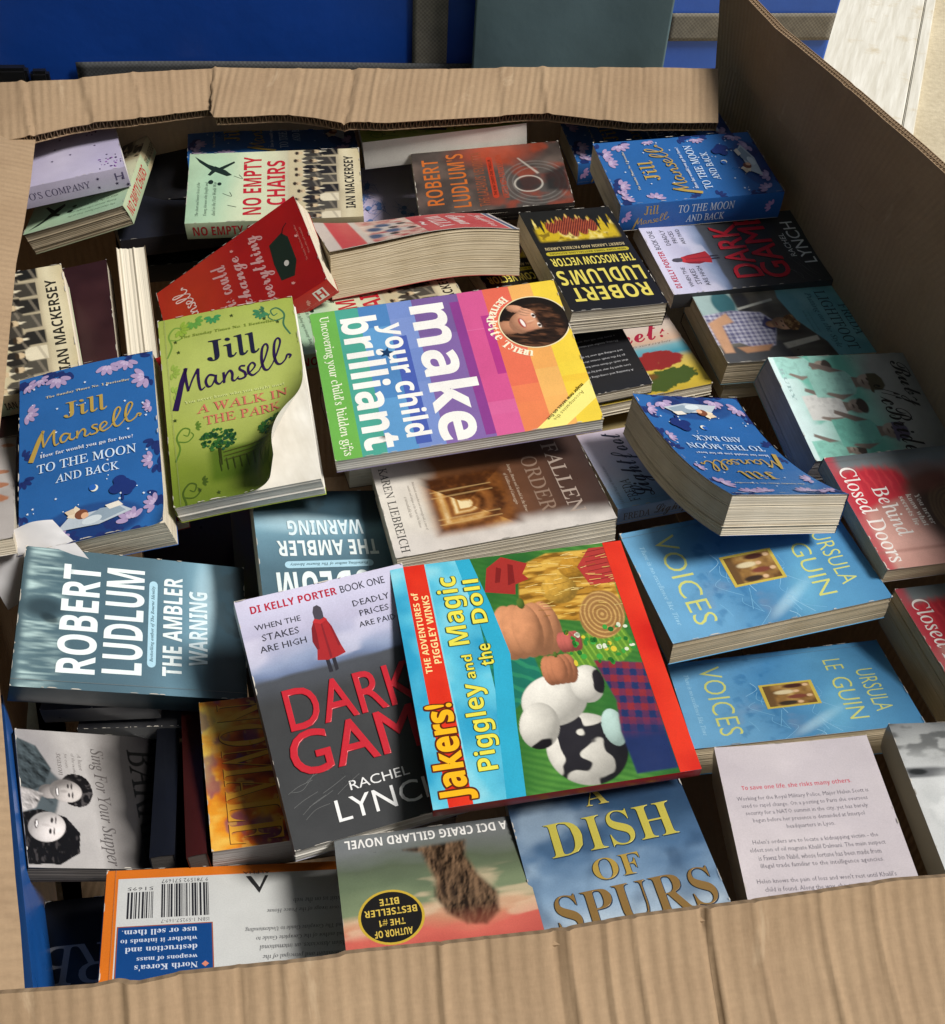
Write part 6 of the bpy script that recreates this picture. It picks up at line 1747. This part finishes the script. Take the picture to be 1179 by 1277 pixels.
def art_dark_silver():
    a = Art(129, 198)
    def f(p): p.ramp(p.n(30, 3), [(.2, '#0e0e10'), (.8, '#1c1c20')])
    a.pic(0, 0, 129, 198, f, step=4)
    a.text('BARB', (6, 128, 124, 160), '#77777a', 'serifl', foil=.3); a.text('DAVID', (14, 92, 116, 118), '#6a6a6c', 'sans', foil=.3)
    return a

def art_surf():
    a = Art(129, 198)
    def f(p):
        X, Y = p.X, p.Y
        p.ramp(Y + (p.n(24, 3) - .5) * 10, [(0, '#77797a'), (20, '#a8aaa9'), (46, '#bcbebe'), (50, '#8c8e90'), (58, '#c9cbcb'), (198, '#d2d4d4')])
        p.put(.8 * smooth(vnoise(X * .6, Y * 1.4, 9, 4), .5, .68) * (1 - smooth(Y, 20, 44)), '#4c4e4e')
        p.put(.9 * pmask(X, Y, [(0, 46), (44, 47), (46, 54), (0, 56)], 1.4), '#56585a'); p.ell(9, 50, 8, 3, '#262828', 0, .3)
        for cx, cy, r in ((50, 66, 26), (78, 58, 22), (30, 84, 22), (70, 86, 28), (96, 74, 20)): p.ell(cx, cy, r, r * .7, '#e4e6e6', 0, .5, .8)
        p.put(.5 * smooth(p.n(14, 8), .5, .7) * smooth(Y, 60, 80), '#b4b8b8')
    a.pic(0, 0, 129, 198, f, step=2)
    return a

def art_black_blurb():
    a = Art(129, 198, '#232326')
    rows = ['A haunting and compelling novel of a family', 'torn apart by war and by the secrets', 'that each of them must keep. As the years', 'go by the truth comes slowly to the light', 'and nothing will ever be the same again', '', 'Moving, tender and utterly absorbing', 'a story that will stay with you for ever', '', 'Fiction']
    a.lines(rows, 12, 24, 117, 8, '#b9b9bc', 'sans', 'l', .5); a.lines(rows, 12, 104, 117, 8, '#b9b9bc', 'sans', 'l', .5)
    return a

def art_beach():
    a = Art(129, 198)
    def f(p):
        X, Y = p.X, p.Y
        p.ramp(Y + (p.n(30, 3) - .5) * 8, [(0, '#c8bcc0'), (96, '#cdbcae'), (116, '#c9a890'), (126, '#6fa3ae'), (138, '#3f8a9e'), (146, '#c8b060'), (170, '#d2b83c'), (198, '#c0a436')])
        p.put(smooth(ell(X, Y, 86, 146, 30, 16, 0, .4) + (p.n(8, 4) - .5), .5, .65), '#8c2a24'); p.put(smooth(ell(X, Y, 84, 178, 40, 16, -10, .4) + (p.n(7, 7) - .5), .5, .65), '#45561f')
        p.ell(70, 170, 9, 5, '#6a4a20', 0, .4)
    a.pic(0, 0, 129, 198, f, step=2)
    a.text('Secrets', (16, 84, 118, 112), '#a3243c', 'scr', offset=.008); a.text('a summer to remember', (30, 116, 116, 120), '#7a6a64', 'it', res=1)
    return a

def art_romance():
    """red and white paperback with banded title"""
    a = Art(129, 198)
    def f(p): p.ramp(p.n(40, 4), [(.2, '#c0424a'), (.8, '#cc5a5e')])
    a.pic(0, 0, 129, 198, f, step=4)
    a.rect(0, 0, 129, 10, '#d8d2cc'); a.rect(0, 3, 129, 8, '#4a6484')
    W = '#ecdcd8'
    a.text('Josephine', (14, 14, 112, 30), W, 'scr', offset=.006); a.text('Emma', (20, 36, 100, 56), W, 'scr', offset=.006); a.text('WILLA', (16, 62, 110, 80), W, 'serif'); a.text('~', (50, 86, 80, 92), W, 'serif')
    def g(p):
        X, Y = p.X, p.Y
        p.ramp(p.n(12, 3), [(.2, '#b8484c'), (.5, '#d8b8a8'), (.8, '#e6d6c8')])
        for cx, cy in ((40, 120), (80, 116), (60, 132), (100, 138)): p.ell(cx, cy, 12, 14, '#cfc4bc', 0, .3); p.ell(cx, cy + 8, 12, 8, '#4a5c7c', 0, .4); p.ell(cx, cy - 12, 6, 5, '#3a3434', 0, .3)
        p.put(smooth(Y, 150, 154), '#cfc2b8'); p.put(smooth(Y, 158, 160) * (1 - smooth(Y, 184, 186)), '#c8484c')
    a.pic(0, 96, 129, 198, g, step=2)
    return a

def art_stain(c0='#b4aeaa', spots=True):
    a = Art(129, 198)
    def f(p):
        p.ramp(p.n(40, 4), [(.2, '#a8a29e'), (.8, '#bab4b0')])
        if spots:
            for cx, cy, r in ((104, 40, 7), (116, 100, 5), (112, 124, 8), (122, 20, 4), (118, 74, 4)): p.put(.8 * smooth(ell(p.X, p.Y, cx, cy, r * 1.6, r, 20, .5) + (p.n(5, 3) - .5) * .8, .45, .7), '#a8602c')
    a.pic(0, 0, 129, 198, f, step=2)
    return a

def art_plain(c0, c1, seed=3, title=None, tc='#8a8a8c', style='serifl'):
    a = Art(129, 198)
    def f(p): p.ramp(p.n(34, seed), [(.2, c0), (.8, c1)])
    a.pic(0, 0, 129, 198, f, step=5)
    if title:
        for t, b in title: a.text(t, b, tc, style)
    return a

def spine_moon(H, T):
    s = Art(H, T); s.grad(0, 0, H, T, '#2f6cb8', '#275ea8')
    leaf_sprig(s, 6, T * .4, 9, 30, '#c9a3dc', 5); leaf_sprig(s, H - 12, T * .5, 9, 200, '#c9a3dc', 5)
    s.text('Jill', (30, 3, 48, T * .42), GOLD, 'serifl', foil=.5); script_name(s, (18, T * .36, 62, T - 2), GOLD, foil=.5)
    s.text('TO THE MOON', (72, T * .16, 142, T * .46), '#cfdcec', 'serifl'); s.text('AND BACK', (84, T * .56, 132, T * .84), '#cfdcec', 'serifl')
    return s
# ------------------------------------------------------------------ the books
M_PG_SIDE = mat_plain("fore_edge_leaves", (.68, .62, .50), .85, 1, .14, .15, .4, .0015, (1400, 9, 9))

def warp(root, W, H, fn, up='front'):
    for o in root.children:
        me = o.data; n = len(me.vertices); co = np.empty(n * 3, np.float32); me.vertices.foreach_get("co", co); co = co.reshape(-1, 3)
        u = co[:, 0] / (W * MM) + .5; v = .5 - co[:, 1] / (H * MM)
        co[:, 2] += fn(u if up == 'front' else 1 - u, v) * MM
        me.vertices.foreach_set("co", co.ravel()); me.update()

def curl_bend(W, back0, back1, r0, r1, va=.2, vb=.95):
    """fore-edge corner rolled upwards"""
    def f(u, v):
        s = u * W; k = smooth(v, va, vb)
        u0 = W - (back0 * (1 - k) + back1 * k); r = r0 * (1 - k) + r1 * k
        tm = 1.3
        t = np.clip((s - u0) / r, 0, tm); ex = np.maximum(s - u0 - r * tm, 0)
        x = np.where(t > 0, u0 + r * np.sin(t) + ex * math.cos(tm), s); z = np.where(t > 0, r * (1 - np.cos(t)) + ex * math.sin(tm), 0)
        return x - s, np.zeros_like(u), z
    return f

LB = lift_bend
B = build_book
moon = art_moon()
moon_dim = moon
coat = art_red_title()
chairs = art_chairs()
voices, doors, warning, vector = art_voices(), art_doors(), art_warning(), art_vector()

# --- lowest layer: books that only show in the gaps
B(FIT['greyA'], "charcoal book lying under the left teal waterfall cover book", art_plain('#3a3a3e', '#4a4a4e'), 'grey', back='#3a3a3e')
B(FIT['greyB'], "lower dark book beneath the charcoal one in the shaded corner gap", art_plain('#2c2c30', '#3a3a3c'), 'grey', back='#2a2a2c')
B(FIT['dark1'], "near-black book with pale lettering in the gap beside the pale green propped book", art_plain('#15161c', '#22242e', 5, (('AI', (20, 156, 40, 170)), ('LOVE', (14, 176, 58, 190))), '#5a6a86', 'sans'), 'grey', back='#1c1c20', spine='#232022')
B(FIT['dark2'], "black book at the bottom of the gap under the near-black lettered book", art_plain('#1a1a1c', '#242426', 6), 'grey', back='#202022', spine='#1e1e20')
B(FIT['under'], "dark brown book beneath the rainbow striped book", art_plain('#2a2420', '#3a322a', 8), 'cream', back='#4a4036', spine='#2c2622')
B(FIT['lightU'], "book underneath the plaid shirt boy cover, only its pages showing", art_plain('#4a4438', '#5a5244', 9), 'tan', back='#5a4c3a', spine='#4a4034')
B(FIT['ttmabS'], "blue floral paperback in deep shade behind the airmen cover under the back flap", moon_dim, 'cream', back='#24569c', spine_art=spine_moon(FIT['ttmabS'][3], 24))
B(FIT['lilac'], "lilac doodled paperback half hidden behind the red banded bent paperback", art_doodle(), 'cream', back='#b4a8c2', spine='#b4a8c2')
B(FIT['beach'], "yellow sandy beach scene paperback beside the thick plaid boy book", art_beach(), 'cream', back='#c8b060', spine='#c09a4c')
B(FIT['blackb'], "black back cover paperback with lines of white print next to the beach book", art_black_blurb(), 'cream', up='back', back='#2a2a2c', spine='#232326')
B(FIT['moscow2'], "black and yellow thriller mostly hidden beneath the bent red paperback", vector, 'tan', back='#1c1a18', spine='#1c1a18')
B(FIT['nec4'], "pale green airmen paperback mostly covered by the rainbow striped book", chairs, 'cream', back='#b4c0a0', spine_art=spine_chairs(FIT['nec4'][3], 18), bend=LB(0, 1.5))
B(FIT['white2'], "grey white book wedged at the left edge above the stained white one", art_stain(spots=False), 'white', back='#b8b4b0', spine='#b0aca8')
B(FIT['redU'], "red covered book under the left blue floral paperback", art_plain('#a31f1c', '#b82a24', 4), 'cream', back='#b02420', spine='#b02420')
B(FIT['maroon'], "dark maroon paperback leaning between two propped books at the left", art_plain('#2a1618', '#3c2224', 5), 'cream', back='#3a2022', spine='#2e1a1c', bend=LB(6, 3), pbend=LB(2, 1))
B(FIT['supper'], "black and white photo paperback of a smiling couple in the shaded corner", art_couple(), 'dark', back='#2a2626', spine='#1c1a1a', bend=LB(0, 2.5), crop=(0, 1))
B(FIT['arb'], "black book with silver capitals deep in the front left corner", art_dark_silver(), 'tan', back='#161616', spine='#141416', crop=(.16, 1))
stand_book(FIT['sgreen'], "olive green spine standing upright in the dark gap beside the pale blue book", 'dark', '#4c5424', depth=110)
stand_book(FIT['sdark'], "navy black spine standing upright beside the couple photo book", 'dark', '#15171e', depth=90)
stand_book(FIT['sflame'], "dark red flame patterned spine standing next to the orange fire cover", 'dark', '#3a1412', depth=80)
stand_book(FIT['blue'], "tall thin shiny blue hardback standing against the left side of the box", 'white', '#1f62b4', depth=230, spine_art=Art(FIT['blue'][3], FIT['blue'][2], '#14335e'), name='hardback_book')
stand_book(FIT['cream'], "book standing on its spine with cream page edges facing up", 'cream', '#8a7a64', top='pages', depth=110)

B(FIT['fillA'], "dark slate book at the bottom of the gap above the sideways teal thriller", art_plain('#1e2226', '#2a2e32', 4), 'cream', back='#22262a', spine='#1c2024')  # filler book, added to darken the bare gap
B(FIT['fillB'], "black book at the back left under the flap behind the lavender one", art_plain('#141416', '#1e1e22', 7), 'cream', back='#1c1c1e', spine='#161618')  # filler added so the space under the flap goes black
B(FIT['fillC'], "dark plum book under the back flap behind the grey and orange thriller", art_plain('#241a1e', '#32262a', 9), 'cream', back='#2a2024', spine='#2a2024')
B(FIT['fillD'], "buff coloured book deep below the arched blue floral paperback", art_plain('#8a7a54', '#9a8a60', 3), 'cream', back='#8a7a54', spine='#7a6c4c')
B(FIT['fillE'], "black book low in the gap at the left edge under the airmen paperback", art_plain('#161618', '#202024', 5), 'cream', back='#1a1a1c', spine='#161618')  # dark filler added to keep this gap black

B(FIT['fillF'], "black paperback in the dark gap between the propped and the flat pale green books", art_plain('#121214', '#1c1c20', 8), 'dark', back='#18181a', spine='#141416')  # black filler, added where the gap is only deep shade

# --- middle layer
B(FIT['photo'], "grey white paperback with a breaking surf photo at the right edge", art_surf(), 'tan', back='#b8b8b8', spine='#8a8a8a', bend=LB(0, 0, .5), crop=(0, .84))
B(FIT['voices2'], "lower of the two matching light blue fantasy paperbacks, partly under the upper", voices, 'tan', back='#5aa0d0', spine='#4f98c8', bend=LB(1, 2.5))
B(FIT['voices1'], "upper of the two light blue fantasy paperbacks with yellow capitals", voices, 'tan', back='#5aa0d0', spine='#4f98c8', bend=LB(1.5, 2))
B(FIT['bcd2'], "lower red and pink paperback with white title at the right edge", doors, 'tan', back='#a8a09a', spine='#8a8078', bend=LB(0, 1))
B(FIT['bcd1'], "upper red and pink paperback with white title beside the arched blue floral book", doors, 'tan', back='#a8a09a', spine='#8a8078', bend=LB(.8, 1.2))
B(FIT['freda'], "pale blue lilac paperback with script title under the arched blue floral book", art_script_lilac(), 'cream', back='#88a6d0', spine_art=spine_lilac(FIT['freda'][3], FIT['freda'][4]))
B(FIT['fallen'], "brown and cream history paperback with an old vaulted passage photo", art_arch(), 'cream', back='#d8d0c4', spine='#c4b8a8', bend=LB(1, 1.6))
B(FIT['dg2'], "red coat thriller paperback lying on its side in the shade of the box wall", coat, 'cream', back='#b8b8c4', spine='#3c3d40', bend=LB(1, 1.5))
B(FIT['lightft'], "paperback with a boy in a plaid shirt on a teal and grey cover", art_boy(), 'tan', back='#7a9ca4', spine='#6a8c94', bend=LB(1, 1))
B(FIT['teal'], "mint green paperback with vintage photo of playing children", art_children(), 'grey', back='#8cb8b0', spine='#8fb8b0', bend=LB(1, 1))
B(FIT['ttmabU'], "blue floral paperback lying beneath another in the back right corner", moon, 'cream', back='#2a62ae', spine_art=spine_moon(FIT['ttmabU'][3], 30))
B(FIT['ttmabT'], "blue floral paperback with gold script spine on top in the back right corner", moon, 'cream', back='#2a62ae', spine_art=spine_moon(FIT['ttmabT'][3], 36), bend=LB(1.5, 1))
B(FIT['lazarus'], "dark grey thriller paperback with orange block title near the back flap", art_lazarus(), 'cream', back='#3a3430', spine='#2c2826', bend=LB(.6, 1))
B(FIT['greenT'], "lime green paperback tucked under the back flap with white pages facing out", art_park(), 'white', back='#a8b848', spine='#f0ece2', bend=LB(1, 1.6))
B(FIT['nec3'], "pale green airmen paperback tipped on edge with red lettered spine at upper left", chairs, 'tan', back='#b4c0a0', spine_art=spine_chairs(FIT['nec3'][3], 26), bend=LB(2, 3))
B(FIT['nec1'], "pale green airmen paperback lying flat with large red capitals near the back flap", chairs, 'cream', back='#b4c0a0', spine_art=spine_chairs(FIT['nec1'][3], 22), bend=LB(1, 1.4))
B(FIT['twos'], "lavender paperback with purple flower dots under the back left flap", art_lilac_dots(), 'white', back='#bcb4ca', spine_art=spine_lilac_dots(FIT['twos'][3], 26))
B(FIT['mack'], "airmen paperback showing only its author name between left flap and maroon book", chairs, 'cream', back='#b4c0a0', spine_art=spine_chairs(FIT['mack'][3], 18), bend=LB(2, 4), pbend=LB(1, 2))
B(FIT['white'], "stained white paperback at the left edge beside the blue floral book", art_stain(), 'cream', back='#b8b4b0', spine='#b0aca8', bend=LB(.6, .6))
B(FIT['flame'], "orange and purple fire pattern paperback beside the red coat thriller", art_flames(), 'grey', back='#3a2418', spine='#2a1614', bend=LB(.5, 1))
B(FIT['nk'], "white back cover with orange border, barcode and blue text panel at the front", art_guide_back(), 'white', up='back', back='#d2701e', spine='#1c2a44', crop=(.28, 1))
B(FIT['amb2'], "teal waterfall thriller lying upside down above the red coat thriller", warning, 'cream', back='#4a6672', spine='#22343c', bend=LB(.6, 1.4))
B(FIT['ambler'], "teal waterfall thriller lying sideways with big white capitals at the left", warning, 'cream', back='#4a6672', spine='#1c2a30', bend=LB(.8, 1.2))
B(FIT['moscow'], "black paperback with yellow block title and golden domes, lying upside down", vector, 'cream', back='#1c1a18', spine='#1c1a18', bend=LB(1.4, 1))
B(FIT['page'], "pale lilac white back cover page of small grey print at the front right", art_blurb(), 'tan', up='front', back='#cfc6cc', spine='#b4a890', bend=LB(5, 1, .6), pbend=LB(1, 0), crop=(0, .80))

# --- top layer
def red_curl(u, v):
    return np.zeros_like(u), np.zeros_like(u), 7 * u ** 2 * v ** 2 + 2 * np.sin(v * 3) * u
B(FIT['red'], "crimson paperback with pale script title leaning on the pile, corner lifted", art_crimson(), 'cream', back='#b0241c', spine_art=spine_crimson(FIT['red'][3], 24), bend=red_curl, pbend=lambda u, v: (0 * u, 0 * u, 2 * u * v))
t = B(FIT['pulp'], "fat bent paperback with red banded cover and yellowed pages bulging out", art_romance(), 'tan', back='#c0424a', spine='#c8b8ac', bend=lambda u, v: (0 * u, 0 * u, 1.5 * np.sin(v * 3.1) * u), pbend=lambda u, v: (0 * u, 0 * u, -4 * smooth(v, .3, 1) * u - .5))
warp(t, FIT['pulp'][2], FIT['pulp'][3], lambda u, v: -16 * np.clip(v - .4, 0, 1) ** 2 * 2.4 * u - 5 * np.clip(.3 - v, 0, 1) * u + 2.5 * np.sin(v * 6.2))
B(FIT['dg'], "red coat thriller paperback lying upright left of the farm picture book", coat, 'white', back='#b8b8c4', spine='#37383a', bend=LB(1, 1.5))
t = B(FIT['ttmabL'], "left blue floral paperback standing upright in view with gold script title", moon, 'cream', back='#2a62ae', spine='#2a62ae', bend=curl_bend(FIT['ttmabL'][2], 2, 16, 80, 26, .72, 1.0), pbend=LB(0, .5), fine=True)
warp(t, FIT['ttmabL'][2], FIT['ttmabL'][3], lambda u, v: 2.5 * np.sin(u * 3.1))
t = B(FIT['green'], "lime green paperback with a curled front cover and dark script title", art_park(), 'white', back='#a8b848', spine='#a3b13c', bend=curl_bend(FIT['green'][2], 2, 70, 70, 30, .12, .95), pbend=LB(0, 1), fine=True)
warp(t, FIT['green'][2], FIT['green'][3], lambda u, v: 1.5 * np.sin(u * 3.1))
t = B(FIT['ttmabR'], "arched blue floral paperback lying upside down across the light blue books", moon, 'cream', back='#2a62ae', spine='#2a62ae', bend=LB(.5, 3), pbend=LB(0, 1))
warp(t, FIT['ttmabR'][2], FIT['ttmabR'][3], lambda u, v: -15 * 4 * v * (1 - v) * (1 - .25 * u))
B(FIT['wrapL'], "sunset sky paperback with a dark rock and round black bestseller badge", art_sunset(), 'white', back='#8a8a86', spine='#5a2a2a', bend=LB(.3, .5), crop=(.37, 1))
B(FIT['wrapR'], "blue cloudy paperback with gold serif title at the front", art_clouds(), 'white', back='#4f6f92', spine='#34506e', bend=LB(.3, .6), crop=(0, .64))
B(FIT['brilliant'], "large rainbow striped paperback with white lettering and round portrait in the middle", art_rainbow(), 'white', back='#8a80a0', spine='#57a62c', bend=LB(.8, .8))
B(FIT['jakers'], "square children's hardback with red and sky blue borders and a farm picture", art_farm(), 'white', back='#5a1014', spine='#6a1216', hard=True, wear=False, name='hardback_book', bend=LB(.2, .3))

# --- curled sheet of white paper beside the sideways teal thriller
def paper_sheet():
    X, Y = np.meshgrid(np.linspace(0, 1, 30), np.linspace(0, 1, 30), indexing='ij')
    c = [np.array(p) for p in PAPER]
    P = (c[0] * ((1 - X) * (1 - Y))[..., None] + c[1] * (X * (1 - Y))[..., None] + c[2] * (X * Y)[..., None] + c[3] * ((1 - X) * Y)[..., None])
    P[..., 2] += 14 * np.sin(X * 3.0) * (1 - Y) + 5 * (vnoise(X * 100, Y * 100, 30, 4, 2) - .5)
    V = P.reshape(-1, 3) * MM; V[:, 2] += GZ
    n = len(V); q = grid_quads(30, 30)
    me = mesh_from("loose_paper", np.vstack([V, V - [0, 0, .0002]]), quads=np.vstack([q, q[:, ::-1] + n]))
    o = link("loose_paper", me, mat_plain("white_paper", (.66, .65, .66), .75, 30, .05, .2, .2, .002))
    tag(o, "curled sheet of white paper poking out behind the sideways teal thriller", "paper")
paper_sheet()
